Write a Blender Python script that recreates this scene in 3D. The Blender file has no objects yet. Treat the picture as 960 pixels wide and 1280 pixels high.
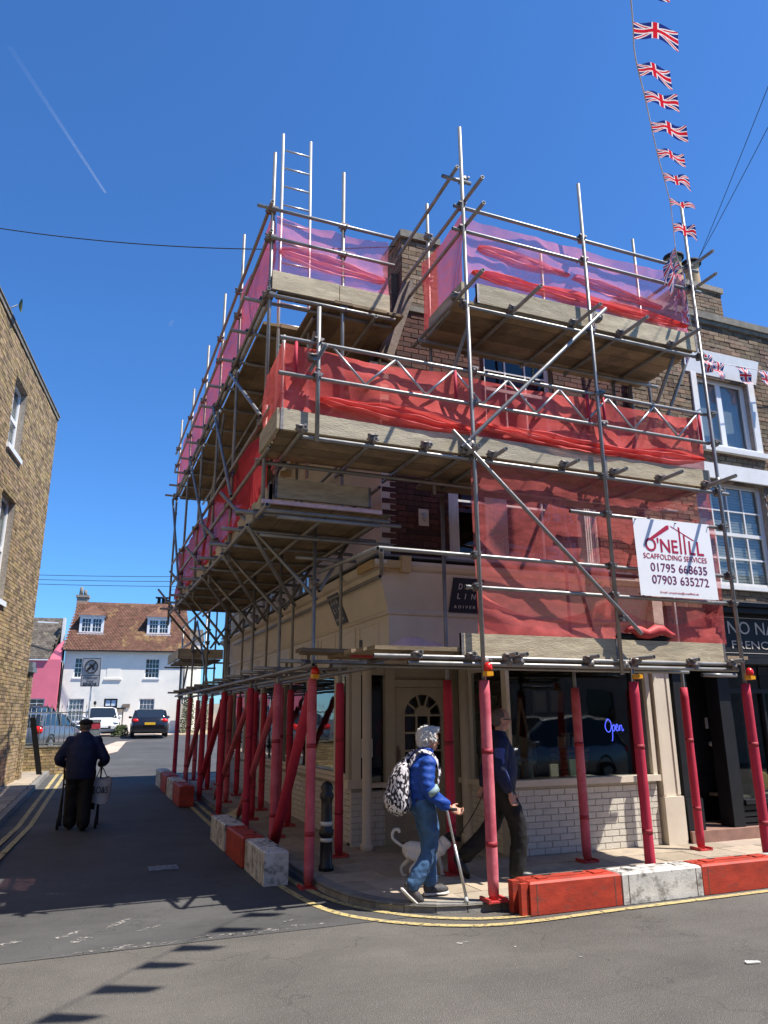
import bpy, math, random
from math import sin, cos, pi, radians, atan2, hypot, floor
from mathutils import Vector, Matrix, noise
random.seed(7)
SC = bpy.context.scene
COL = SC.collection
# ---------------------------------------------------------------- camera
PITCH, ROLL, YAW, FPX = radians(15.506), radians(-0.393), radians(22.031), 923.75
cp_, sp_ = cos(PITCH), sin(PITCH)
FWD = Vector((sin(YAW)*cp_, cos(YAW)*cp_, sp_))
RT0 = Vector((cos(YAW), -sin(YAW), 0)); UP0 = RT0.cross(FWD)
RT = RT0*cos(ROLL) + UP0*sin(ROLL); UP = UP0*cos(ROLL) - RT0*sin(ROLL)
cam = bpy.data.cameras.new('camera'); camo = bpy.data.objects.new('camera', cam); COL.objects.link(camo)
camo.matrix_world = Matrix(((RT.x, UP.x, -FWD.x, 0), (RT.y, UP.y, -FWD.y, 0), (RT.z, UP.z, -FWD.z, 1.7), (0, 0, 0, 1)))
cam.sensor_fit = 'VERTICAL'; cam.sensor_height = 36; cam.lens = FPX/1280*36
cam.clip_start = .05; cam.clip_end = 30000
SC.camera = camo
# ---------------------------------------------------------------- sky, sun, exposure
SUN = Vector((.47, -.35, 1)).normalized()
EL = math.asin(SUN.z); AZ = atan2(SUN.x, SUN.y)
w = bpy.data.worlds.new('World'); SC.world = w; w.use_nodes = True
nt = w.node_tree; nt.nodes.clear()
sky = nt.nodes.new('ShaderNodeTexSky'); sky.sky_type = 'NISHITA'; sky.sun_disc = False
sky.sun_elevation = EL; sky.sun_rotation = AZ; sky.altitude = 0; sky.air_density = 1.0; sky.dust_density = 0.25; sky.ozone_density = 3.2
bg = nt.nodes.new('ShaderNodeBackground'); bg.inputs[1].default_value = 0.10
hs = nt.nodes.new('ShaderNodeMix'); hs.data_type = 'RGBA'; hs.blend_type = 'MULTIPLY'; hs.inputs[0].default_value = 1; hs.inputs[7].default_value = (.41, .78, 1.19, 1)   # the deep blue of this clear day
wo = nt.nodes.new('ShaderNodeOutputWorld')
nt.links.new(sky.outputs[0], hs.inputs[6]); nt.links.new(hs.outputs[2], bg.inputs[0]); nt.links.new(bg.outputs[0], wo.inputs[0])
sl = bpy.data.lights.new('sun', 'SUN'); sl.energy = 5.0; sl.angle = radians(.5); sl.color = (1, .935, .845)
so = bpy.data.objects.new('sun', sl); COL.objects.link(so)
so.rotation_euler = SUN.to_track_quat('Z', 'Y').to_euler(); so.location = (20, -20, 40)
SC.view_settings.view_transform = 'Standard'; SC.view_settings.look = 'None'
SC.view_settings.exposure = 0.76; SC.view_settings.gamma = 1
SC.cycles.max_bounces = 7; SC.cycles.transparent_max_bounces = 16
# ---------------------------------------------------------------- materials
M = {}; TM = set()
def mat(name, col, rough=.6, metal=0., var=.18, scale=6., bump=0., bscale=90., spec=.4, col2=None, dirt=None, dscale=2.5, tone=0., trans=0., stretch=None, dthr=.55, broad=0.):
    m = bpy.data.materials.new(name); m.use_nodes = True; t = m.node_tree; N = t.nodes; L = t.links
    b = N['Principled BSDF']; b.inputs['Roughness'].default_value = rough; b.inputs['Metallic'].default_value = metal
    b.inputs['Specular IOR Level'].default_value = spec
    g = N.new('ShaderNodeNewGeometry'); vec = g.outputs['Position']
    if stretch:
        mp = N.new('ShaderNodeMapping'); mp.inputs['Scale'].default_value = stretch; L.new(vec, mp.inputs[0]); vec = mp.outputs[0]
    n1 = N.new('ShaderNodeTexNoise'); n1.inputs['Scale'].default_value = scale; n1.inputs['Detail'].default_value = 6; n1.inputs['Roughness'].default_value = .65
    L.new(vec, n1.inputs['Vector'])
    r = N.new('ShaderNodeValToRGB'); c2 = col2 or [c*(1-2*var) for c in col]
    c1 = [min(1, c*(1+var*.6)) for c in col] if not col2 else col
    r.color_ramp.elements[0].position = .3; r.color_ramp.elements[1].position = .7
    r.color_ramp.elements[0].color = (*c2, 1); r.color_ramp.elements[1].color = (*c1, 1)
    L.new(n1.outputs[0], r.inputs[0]); out = r.outputs[0]
    if dirt:
        n2 = N.new('ShaderNodeTexNoise'); n2.inputs['Scale'].default_value = dscale; n2.inputs['Detail'].default_value = 8; n2.inputs['Roughness'].default_value = .7
        L.new(vec, n2.inputs['Vector'])
        r2 = N.new('ShaderNodeValToRGB'); r2.color_ramp.elements[0].position = dthr; r2.color_ramp.elements[1].position = dthr+.14
        L.new(n2.outputs[0], r2.inputs[0])
        mx = N.new('ShaderNodeMix'); mx.data_type = 'RGBA'; mx.inputs[7].default_value = (*dirt, 1)
        L.new(r2.outputs[0], mx.inputs[0]); L.new(out, mx.inputs[6]); out = mx.outputs[2]
    if broad:
        mp2 = N.new('ShaderNodeMapping'); mp2.inputs['Scale'].default_value = (.45, 1.3, 1); L.new(g.outputs['Position'], mp2.inputs[0])
        n5 = N.new('ShaderNodeTexNoise'); n5.inputs['Scale'].default_value = 1.; n5.inputs['Detail'].default_value = 9; n5.inputs['Roughness'].default_value = .72; n5.inputs['Distortion'].default_value = .6
        L.new(mp2.outputs[0], n5.inputs['Vector']); r5 = N.new('ShaderNodeMapRange'); r5.inputs[1].default_value = .35; r5.inputs[2].default_value = .68; r5.inputs[3].default_value = 1-broad; r5.inputs[4].default_value = 1+broad*.5
        L.new(n5.outputs[0], r5.inputs[0]); cx5 = N.new('ShaderNodeTexVoronoi'); cx5.feature = 'DISTANCE_TO_EDGE'; cx5.inputs['Scale'].default_value = .42; ds = N.new('ShaderNodeVectorMath'); ds.operation = 'ADD'
        n6 = N.new('ShaderNodeTexNoise'); n6.inputs['Scale'].default_value = 2.5; n6.inputs['Detail'].default_value = 6; L.new(g.outputs['Position'], n6.inputs['Vector']); sc6 = N.new('ShaderNodeVectorMath'); sc6.operation = 'SCALE'; sc6.inputs['Scale'].default_value = .9
        L.new(n6.outputs['Color'], sc6.inputs[0]); L.new(g.outputs['Position'], ds.inputs[0]); L.new(sc6.outputs[0], ds.inputs[1]); L.new(ds.outputs[0], cx5.inputs['Vector'])
        r6 = N.new('ShaderNodeMapRange'); r6.inputs[1].default_value = .0; r6.inputs[2].default_value = .006; r6.inputs[3].default_value = .72; r6.inputs[4].default_value = 1.; L.new(cx5.outputs['Distance'], r6.inputs[0])
        m5 = N.new('ShaderNodeMath'); m5.operation = 'MULTIPLY'; L.new(r5.outputs[0], m5.inputs[0]); L.new(r6.outputs[0], m5.inputs[1])
        x5 = N.new('ShaderNodeMix'); x5.data_type = 'RGBA'; x5.blend_type = 'MULTIPLY'; x5.inputs[0].default_value = 1; L.new(out, x5.inputs[6]); L.new(m5.outputs[0], x5.inputs[7]); out = x5.outputs[2]
    if tone:
        TM.add(name)
        at = N.new('ShaderNodeAttribute'); at.attribute_name = 'tone'
        mm = N.new('ShaderNodeMix'); mm.data_type = 'RGBA'; mm.blend_type = 'MULTIPLY'; mm.inputs[0].default_value = tone
        L.new(out, mm.inputs[6]); L.new(at.outputs['Color'], mm.inputs[7]); out = mm.outputs[2]
    L.new(out, b.inputs['Base Color'])
    if bump:
        n3 = N.new('ShaderNodeTexNoise'); n3.inputs['Scale'].default_value = bscale; n3.inputs['Detail'].default_value = 4
        L.new(vec, n3.inputs['Vector'])
        bp = N.new('ShaderNodeBump'); bp.inputs['Strength'].default_value = bump; bp.inputs['Distance'].default_value = .02
        L.new(n3.outputs[0], bp.inputs['Height']); L.new(bp.outputs[0], b.inputs['Normal'])
    M[name] = m; return m
def glassmat(name, tint, clear=.5, rough=.02, ior=1.5):
    m = bpy.data.materials.new(name); m.use_nodes = True; t = m.node_tree; N = t.nodes; L = t.links; N.clear()
    o = N.new('ShaderNodeOutputMaterial'); mx = N.new('ShaderNodeMixShader'); tr = N.new('ShaderNodeBsdfTransparent'); gl = N.new('ShaderNodeBsdfGlossy')
    tr.inputs[0].default_value = (*tint, 1); gl.inputs['Roughness'].default_value = rough; gl.inputs[0].default_value = (1, 1, 1, 1)
    fr = N.new('ShaderNodeFresnel'); bf = N.new('ShaderNodeNewGeometry'); io = N.new('ShaderNodeMapRange'); io.inputs[3].default_value = ior; io.inputs[4].default_value = 1/ior; L.new(bf.outputs['Backfacing'], io.inputs[0]); L.new(io.outputs[0], fr.inputs[0])
    n = N.new('ShaderNodeTexNoise'); n.inputs['Scale'].default_value = 1.6; bp = N.new('ShaderNodeBump'); bp.inputs['Strength'].default_value = .06; bp.inputs['Distance'].default_value = .05
    g = N.new('ShaderNodeNewGeometry'); L.new(g.outputs['Position'], n.inputs['Vector']); L.new(n.outputs[0], bp.inputs['Height']); L.new(bp.outputs[0], gl.inputs['Normal'])
    L.new(fr.outputs[0], mx.inputs[0]); L.new(tr.outputs[0], mx.inputs[1]); L.new(gl.outputs[0], mx.inputs[2]); L.new(mx.outputs[0], o.inputs[0])
    M[name] = m; return m
def netmat(name, col, fac, dark):
    m = bpy.data.materials.new(name); m.use_nodes = True; t = m.node_tree; N = t.nodes; L = t.links; N.clear()
    o = N.new('ShaderNodeOutputMaterial'); mx = N.new('ShaderNodeMixShader'); tr = N.new('ShaderNodeBsdfTransparent')
    a = N.new('ShaderNodeAddShader'); df = N.new('ShaderNodeBsdfDiffuse'); tl = N.new('ShaderNodeBsdfTranslucent'); m2 = N.new('ShaderNodeMixShader')
    df.inputs[0].default_value = (*col, 1); tl.inputs[0].default_value = (*col, 1); m2.inputs[0].default_value = .22
    L.new(df.outputs[0], m2.inputs[1]); L.new(tl.outputs[0], m2.inputs[2])
    g = N.new('ShaderNodeNewGeometry'); n = N.new('ShaderNodeTexNoise'); n.inputs['Scale'].default_value = 5; n.inputs['Detail'].default_value = 5
    mp = N.new('ShaderNodeMapping'); mp.inputs['Scale'].default_value = (1, 1, 2.2); L.new(g.outputs['Position'], mp.inputs[0]); L.new(mp.outputs[0], n.inputs['Vector'])
    w_ = N.new('ShaderNodeTexNoise'); w_.inputs['Scale'].default_value = 160; w_.inputs['Detail'].default_value = 1; L.new(mp.outputs[0], w_.inputs['Vector'])
    r = N.new('ShaderNodeMapRange'); r.inputs[1].default_value = .3; r.inputs[2].default_value = .7; r.inputs[3].default_value = fac-.12; r.inputs[4].default_value = fac+.12
    L.new(n.outputs[0], r.inputs[0])
    ad = N.new('ShaderNodeMath'); ad.operation = 'MULTIPLY_ADD'; ad.inputs[1].default_value = .5; ad.inputs[2].default_value = -.25
    L.new(w_.outputs[0], ad.inputs[0]); a2 = N.new('ShaderNodeMath'); a2.operation = 'ADD'; a2.use_clamp = True
    L.new(ad.outputs[0], a2.inputs[0]); L.new(r.outputs[0], a2.inputs[1])
    tr.inputs[0].default_value = (*dark, 1)
    L.new(a2.outputs[0], mx.inputs[0]); L.new(tr.outputs[0], mx.inputs[1]); L.new(m2.outputs[0], mx.inputs[2]); L.new(mx.outputs[0], o.inputs[0])
    M[name] = m; return m
def emit(name, col, s):
    m = bpy.data.materials.new(name); m.use_nodes = True; N = m.node_tree.nodes
    b = N['Principled BSDF']; b.inputs['Base Color'].default_value = (*col, 1); b.inputs['Emission Color'].default_value = (*col, 1); b.inputs['Emission Strength'].default_value = s
    M[name] = m

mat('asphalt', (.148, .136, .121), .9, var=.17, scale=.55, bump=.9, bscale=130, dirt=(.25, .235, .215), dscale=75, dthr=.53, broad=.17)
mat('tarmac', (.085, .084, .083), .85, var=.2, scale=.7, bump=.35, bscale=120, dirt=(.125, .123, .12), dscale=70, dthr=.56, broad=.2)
mat('paveslab', (.40, .34, .265), .85, var=.10, scale=5, bump=.25, bscale=60, dirt=(.27, .235, .19), dscale=3.0, tone=.9)
mat('pavebase', (.16, .14, .115), .95, bump=.2)
mat('kerb', (.25, .24, .22), .85, var=.15, scale=8, bump=.35, bscale=80, dirt=(.12, .12, .11), dscale=7, tone=.8)
mat('yellow_paint', (.50, .40, .17), .8, var=.12, scale=20, dirt=(.20, .18, .14), dscale=22, dthr=.50)
mat('white_wear', (.42, .40, .37), .8, var=.3, scale=25)
mat('dark_brick', (.105, .042, .029), .85, var=.22, scale=14, bump=.35, bscale=70, tone=1)
mat('brown_brick', (.235, .165, .105), .88, var=.22, scale=14, bump=.4, bscale=70, tone=1, dirt=(.11, .075, .055), dscale=5)
mat('stock_brick', (.33, .245, .13), .88, var=.22, scale=14, bump=.4, bscale=70, tone=1, dirt=(.17, .12, .075), dscale=3)
mat('white_brick', (.68, .64, .55), .6, var=.06, scale=9, bump=.22, bscale=40, tone=.5, dirt=(.47, .43, .36), dscale=3.5, dthr=.6)
mat('mortar', (.34, .30, .25), .95, var=.2, scale=20, bump=.3)
mat('dark_mortar', (.13, .09, .07), .95, var=.2, scale=20, bump=.3)
mat('white_mortar', (.47, .45, .41), .9, var=.12, scale=12)
mat('cream_render', (.58, .51, .385), .8, var=.07, scale=2.2, bump=.12, bscale=30, dirt=(.50, .45, .36), dscale=1.6)
mat('cream_paint', (.68, .60, .48), .55, var=.05, scale=3, bump=.05, bscale=20, dirt=(.58, .50, .39), dscale=4, dthr=.6)
mat('door_paint', (.42, .365, .27), .5, var=.06, scale=4, bump=.05, bscale=30)
mat('white_paint', (.74, .74, .72), .45, var=.05, scale=5, dirt=(.58, .57, .53), dscale=6, dthr=.6)
mat('pvc', (.80, .81, .82), .3, var=.03)
mat('house_white', (.86, .82, .72), .8, var=.04, scale=1.2, bump=.08, bscale=20, dirt=(.70, .69, .63), dscale=.8)
mat('house_pink', (.72, .17, .235), .8, var=.05, scale=1.5)
mat('roof_red', (.185, .09, .06), .9, var=.25, scale=3, bump=.5, bscale=12, dirt=(.38, .25, .10), dscale=.9, dthr=.56, tone=.8)
mat('roof_grey', (.13, .11, .09), .9, var=.25, scale=3, bump=.5, bscale=12, dirt=(.22, .20, .15), dscale=1.4, tone=.8)
mat('tile_dark', (.075, .058, .05), .85, var=.25, scale=6, bump=.4, bscale=40, tone=.8)
mat('lead', (.20, .21, .22), .55, metal=.3, var=.15, bump=.1)
mat('galv', (.29, .285, .27), .42, metal=.45, var=.16, scale=5, bump=.06, bscale=60, dirt=(.27, .22, .19), dscale=4.5, dthr=.60)
mat('coupler', (.27, .25, .24), .55, metal=.7, var=.3, scale=20, dirt=(.26, .06, .05), dscale=6, dthr=.57)
mat('alu', (.48, .48, .47), .4, metal=.6, var=.08, scale=7)
mat('bore_shade', (.02, .02, .02), .9)  # flush disc in the tube ends, shade of the hollow bore as colour
mat('foam_red', (.50, .030, .065), .72, var=.09, scale=4, bump=.05, bscale=20, dirt=(.40, .03, .05), dscale=5, spec=.35)
mat('foam_pink', (.56, .10, .135), .75, var=.14, scale=3, dirt=(.62, .16, .19), dscale=2.5, spec=.3, dthr=.48)
mat('foam_tape', (.36, .025, .04), .6)
mat('steel_plate_red', (.50, .05, .05), .6, var=.15, scale=9)
mat('board', (.52, .44, .31), .85, var=.2, scale=2.2, bump=.3, bscale=25, dirt=(.33, .27, .19), dscale=3.2, dthr=.5, tone=.9, stretch=(1, 1, 5))  # lighter copy for toe boards, with their sunlight put into the colour
mat('deck_board_shade', (.33, .25, .155), .88, var=.22, scale=2.2, bump=.3, bscale=25, dirt=(.18, .135, .09), dscale=2.6, dthr=.5, tone=.9, stretch=(1, 1, 5))  # scaffold timber again, darkened: shade under the decks is in its colour
mat('board_grey', (.50, .44, .33), .85, var=.2, scale=2.5, bump=.3, bscale=25, dirt=(.32, .28, .21), dscale=4, tone=.8, stretch=(1, 1, 5))
mat('new_wood', (.56, .385, .19), .7, var=.1, scale=3, stretch=(1, 1, 6))
mat('old_wood', (.24, .185, .145), .85, var=.22, scale=3, bump=.3, bscale=30)
mat('barrier_red', (.44, .048, .024), .6, var=.2, scale=4, bump=.1, bscale=30, dirt=(.20, .055, .04), dscale=5, dthr=.54, stretch=(1, 1, 2.2))
mat('barrier_white', (.62, .60, .55), .65, var=.12, scale=4, bump=.15, bscale=40, dirt=(.16, .15, .135), dscale=5.0, dthr=.49, stretch=(1.3, 1.3, 1.6))
mat('lens_red', (.70, .015, .01), .2, var=.03, spec=.6)
mat('lens_amber', (.80, .36, .02), .2, var=.03, spec=.6)
mat('black_paint', (.018, .018, .02), .35, var=.1, spec=.5)
mat('dark_shop', (.017, .018, .021), .5, var=.12, spec=.25)
mat('black_matt', (.012, .012, .013), .8)
mat('interior', (.10, .085, .07), .9, var=.2)
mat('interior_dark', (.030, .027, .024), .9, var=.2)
mat('step_stone', (.30, .17, .13), .85, var=.15, bump=.2)
mat('sign_navy', (.022, .030, .055), .45, var=.04)
mat('sign_white', (.82, .82, .80), .5, var=.02)
mat('logo_ink', (.74, .74, .72), .5, var=.02)
mat('banner_vinyl', (.84, .85, .86), .42, var=.02, scale=2)
mat('banner_red', (.42, .015, .05), .45, var=.04)
mat('banner_navy', (.16, .02, .09), .45, var=.04)
mat('gold', (.55, .50, .42), .4, var=.05)
mat('blind', (.9, .9, .87), .6, var=.06)
mat('curtain', (.72, .78, .84), .8, var=.1, scale=3, stretch=(14, 14, .6))
mat('terracotta', (.50, .36, .20), .85, var=.18, scale=5)
mat('stone_cap', (.23, .21, .17), .9, var=.25, scale=6, bump=.3)
mat('skin', (.50, .27, .185), .5, var=.06, scale=20, spec=.35)
mat('hair_white', (.80, .78, .73), .6, var=.16, scale=40, bump=.9, bscale=120)
mat('hair_grey', (.16, .13, .11), .7, var=.3, scale=60, bump=.6, bscale=150)
mat('jacket_blue', (.010, .060, .32), .62, var=.1, scale=12, bump=.3, bscale=40, spec=.3)
mat('jacket_navy', (.006, .014, .055), .7, var=.15, scale=12, bump=.3, bscale=25)
mat('shirt_blue', (.06, .085, .26), .7, var=.12, scale=12, bump=.3, bscale=25)
mat('cuff_teal', (.25, .36, .38), .6)
mat('denim', (.05, .125, .26), .8, var=.25, scale=7, bump=.35, bscale=26, dirt=(.085, .18, .33), dscale=5, dthr=.52)
mat('trouser_black', (.006, .006, .007), .75, var=.2, bump=.3, bscale=20)
mat('shoe_black', (.013, .013, .014), .4, var=.1)
mat('shoe_grey', (.075, .07, .075), .7, var=.3, scale=30)
mat('rubber_white', (.66, .64, .60), .6, var=.08)
mat('cap_dark', (.02, .019, .018), .9, var=.2)
mat('grey_alu', (.55, .56, .56), .4, metal=.7, var=.08)
mat('fur_white', (.74, .71, .66), .85, var=.08, scale=30, bump=.5, bscale=110)
mat('fur_black', (.014, .013, .013), .8, var=.1, scale=30, bump=.5, bscale=110)
mat('plastic_bag', (.52, .50, .47), .35, var=.08)
mat('ink', (.02, .02, .02), .6)
mat('dog_red', (.5, .03, .03), .5)
mat('car_white', (.80, .80, .80), .22, var=.02, spec=.6)
mat('car_black', (.012, .012, .016), .15, var=.02, spec=.7)
mat('car_grey', (.16, .18, .21), .22, metal=.5, var=.03, spec=.6)
mat('car_navy', (.02, .03, .045), .2, metal=.3, var=.03, spec=.6)
mat('car_silver', (.5, .51, .52), .25, metal=.6, var=.03)
mat('car_glass', (.015, .02, .024), .05, var=.02, spec=.8)
mat('tyre', (.02, .02, .02), .85)
mat('rim', (.42, .43, .44), .3, metal=.8)
mat('chrome', (.6, .6, .6), .12, metal=1)
mat('lamp_glass', (.75, .78, .80), .1, spec=.7, var=.02)
mat('plate_yellow', (.72, .42, .03), .4, var=.03)
mat('fence_metal', (.20, .22, .21), .5, metal=.4, var=.15)
mat('sign_back', (.50, .515, .52), .5, metal=.2, var=.05)
mat('leaf', (.075, .105, .03), .7, var=.35, scale=12)
mat('bark', (.12, .09, .06), .9)
mat('cable', (.03, .03, .03), .6)
mat('cord_white', (.75, .75, .75), .6)
mat('pale_board', (.42, .44, .44), .6, var=.1)
mat('far_wall', (.55, .42, .33), .9, var=.12, scale=1)
mat('ochre', (.42, .33, .20), .9, var=.2, scale=1.2)
mat('pink_plastic', (.72, .50, .52), .3, var=.12, scale=8)
mat('basket', (.30, .15, .07), .8, var=.3, scale=40, bump=.5)
mat('paper', (.62, .57, .47), .8, var=.05)
mat('book_green', (.25, .30, .22), .7); mat('book_cream', (.62, .56, .40), .7); mat('book_ochre', (.55, .36, .08), .7)
mat('velvet_red', (.35, .01, .015), .8)
glassmat('glass', (.72, .75, .75)); glassmat('glass_dark', (.40, .42, .43))
netmat('net', (.88, .17, .16), .64, (1, .66, .66))
netmat('net_thin', (.92, .22, .20), .36, (1, .82, .82)); netmat('net_top', (.95, .33, .42), .45, (1, .82, .88)); netmat('net_dense', (.62, .07, .085), .84, (1, .5, .5)); netmat('net_side', (.85, .14, .15), .72, (1, .66, .7)); netmat('net_pink', (.96, .36, .42), .70, (1, .85, .9))
netmat('net_fold', (.88, .20, .18), .74, (1, .6, .6))
netmat('plastic_wrap', (.70, .45, .47), .55, (1, .9, .9))
emit('neon', (.09, .12, 1.0), 1.6); emit('spot', (1, .92, .8), 14)
cm = M['contrail'] = bpy.data.materials.new('contrail'); cm.use_nodes = True
_n = cm.node_tree.nodes; _n.clear(); _o = _n.new('ShaderNodeOutputMaterial'); _m = _n.new('ShaderNodeMixShader'); _t = _n.new('ShaderNodeBsdfTransparent'); _e = _n.new('ShaderNodeBsdfTranslucent'); _at = _n.new('ShaderNodeAttribute'); _at.attribute_name = 'tone'
cm.node_tree.links.new(_at.outputs['Fac'], _m.inputs[0]); cm.node_tree.links.new(_t.outputs[0], _m.inputs[1]); cm.node_tree.links.new(_e.outputs[0], _m.inputs[2]); cm.node_tree.links.new(_m.outputs[0], _o.inputs[0])

def worn(m, sc_, thr):
    t = m.node_tree; N = t.nodes; L = t.links; o = N['Material Output']; b = N['Principled BSDF']; g = N.new('ShaderNodeNewGeometry'); n = N.new('ShaderNodeTexNoise'); n.inputs['Scale'].default_value = sc_; n.inputs['Detail'].default_value = 6; n.inputs['Roughness'].default_value = .75
    r = N.new('ShaderNodeMapRange'); r.inputs[1].default_value = thr-.05; r.inputs[2].default_value = thr+.05; tr = N.new('ShaderNodeBsdfTransparent'); mx = N.new('ShaderNodeMixShader')
    L.new(g.outputs['Position'], n.inputs['Vector']); L.new(n.outputs[0], r.inputs[0]); L.new(r.outputs[0], mx.inputs[0]); L.new(tr.outputs[0], mx.inputs[1]); L.new(b.outputs[0], mx.inputs[2]); L.new(mx.outputs[0], o.inputs[0])
worn(M['white_wear'], 26, .545); worn(M['yellow_paint'], 14, .41)
# cloth of a union flag, drawn from the flag's own u,v
def flagmat():
    m = bpy.data.materials.new('union_cloth'); m.use_nodes = True; t = m.node_tree; N = t.nodes; L = t.links
    b = N['Principled BSDF']; b.inputs['Roughness'].default_value = .6
    uv = N.new('ShaderNodeUVMap'); uv.uv_map = 'UVMap'; sp = N.new('ShaderNodeSeparateXYZ'); L.new(uv.outputs[0], sp.inputs[0])
    def mth(op, a, b_=None):
        n = N.new('ShaderNodeMath'); n.operation = op
        for i, v in enumerate((a, b_)):
            if v is None: continue
            if isinstance(v, (int, float)): n.inputs[i].default_value = v
            else: L.new(v, n.inputs[i])
        return n.outputs[0]
    x = mth('MULTIPLY', mth('SUBTRACT', sp.outputs[0], .5), 2); y = mth('SUBTRACT', sp.outputs[1], .5)   # x -1..1, y -.5...5
    ax = mth('ABSOLUTE', x); ay = mth('ABSOLUTE', y)
    d = mth('ABSOLUTE', mth('SUBTRACT', ay, mth('MULTIPLY', ax, .5)))
    def mix(f, c1, c2):
        n = N.new('ShaderNodeMix'); n.data_type = 'RGBA'; L.new(f, n.inputs[0])
        if isinstance(c1, tuple): n.inputs[6].default_value = (*c1, 1)
        else: L.new(c1, n.inputs[6])
        n.inputs[7].default_value = (*c2, 1); return n.outputs[2]
    W, R, B = (.82, .80, .80), (.62, .015, .035), (.015, .03, .20)
    c = mix(mth('LESS_THAN', d, .105), B, W)
    c = mix(mth('LESS_THAN', d, .04), c, R)
    c = mix(mth('MAXIMUM', mth('LESS_THAN', ay, .165), mth('LESS_THAN', ax, .165)), c, W)
    c = mix(mth('MAXIMUM', mth('LESS_THAN', ay, .1), mth('LESS_THAN', ax, .1)), c, R)
    L.new(c, b.inputs['Base Color'])
    o = N['Material Output']; tl = N.new('ShaderNodeBsdfTranslucent'); mx = N.new('ShaderNodeMixShader'); mx.inputs[0].default_value = .3
    L.new(c, tl.inputs[0]); L.new(b.outputs[0], mx.inputs[1]); L.new(tl.outputs[0], mx.inputs[2]); L.new(mx.outputs[0], o.inputs[0])
    M['union_cloth'] = m
flagmat()
# bag cloth: white with black dabs
def dabs():
    m = mat('dab_cloth', (.72, .70, .70), .7); t = m.node_tree; N = t.nodes; L = t.links; b = N['Principled BSDF']
    tc = N.new('ShaderNodeTexCoord'); v = N.new('ShaderNodeTexVoronoi'); v.inputs['Scale'].default_value = 62; v.inputs['Randomness'].default_value = 1
    mp = N.new('ShaderNodeMapping'); mp.inputs['Scale'].default_value = (1.1, 1.1, .55); L.new(tc.outputs['Object'], mp.inputs[0]); L.new(mp.outputs[0], v.inputs['Vector'])
    r = N.new('ShaderNodeValToRGB'); r.color_ramp.interpolation = 'CONSTANT'; r.color_ramp.elements[0].color = (.015, .013, .02, 1); r.color_ramp.elements[1].position = .5; r.color_ramp.elements[1].color = (.66, .62, .64, 1)
    sx = N.new('ShaderNodeSeparateColor'); L.new(v.outputs['Color'], sx.inputs[0]); L.new(sx.outputs[0], r.inputs[0]); L.new(r.outputs[0], b.inputs['Base Color'])
dabs()
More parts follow.
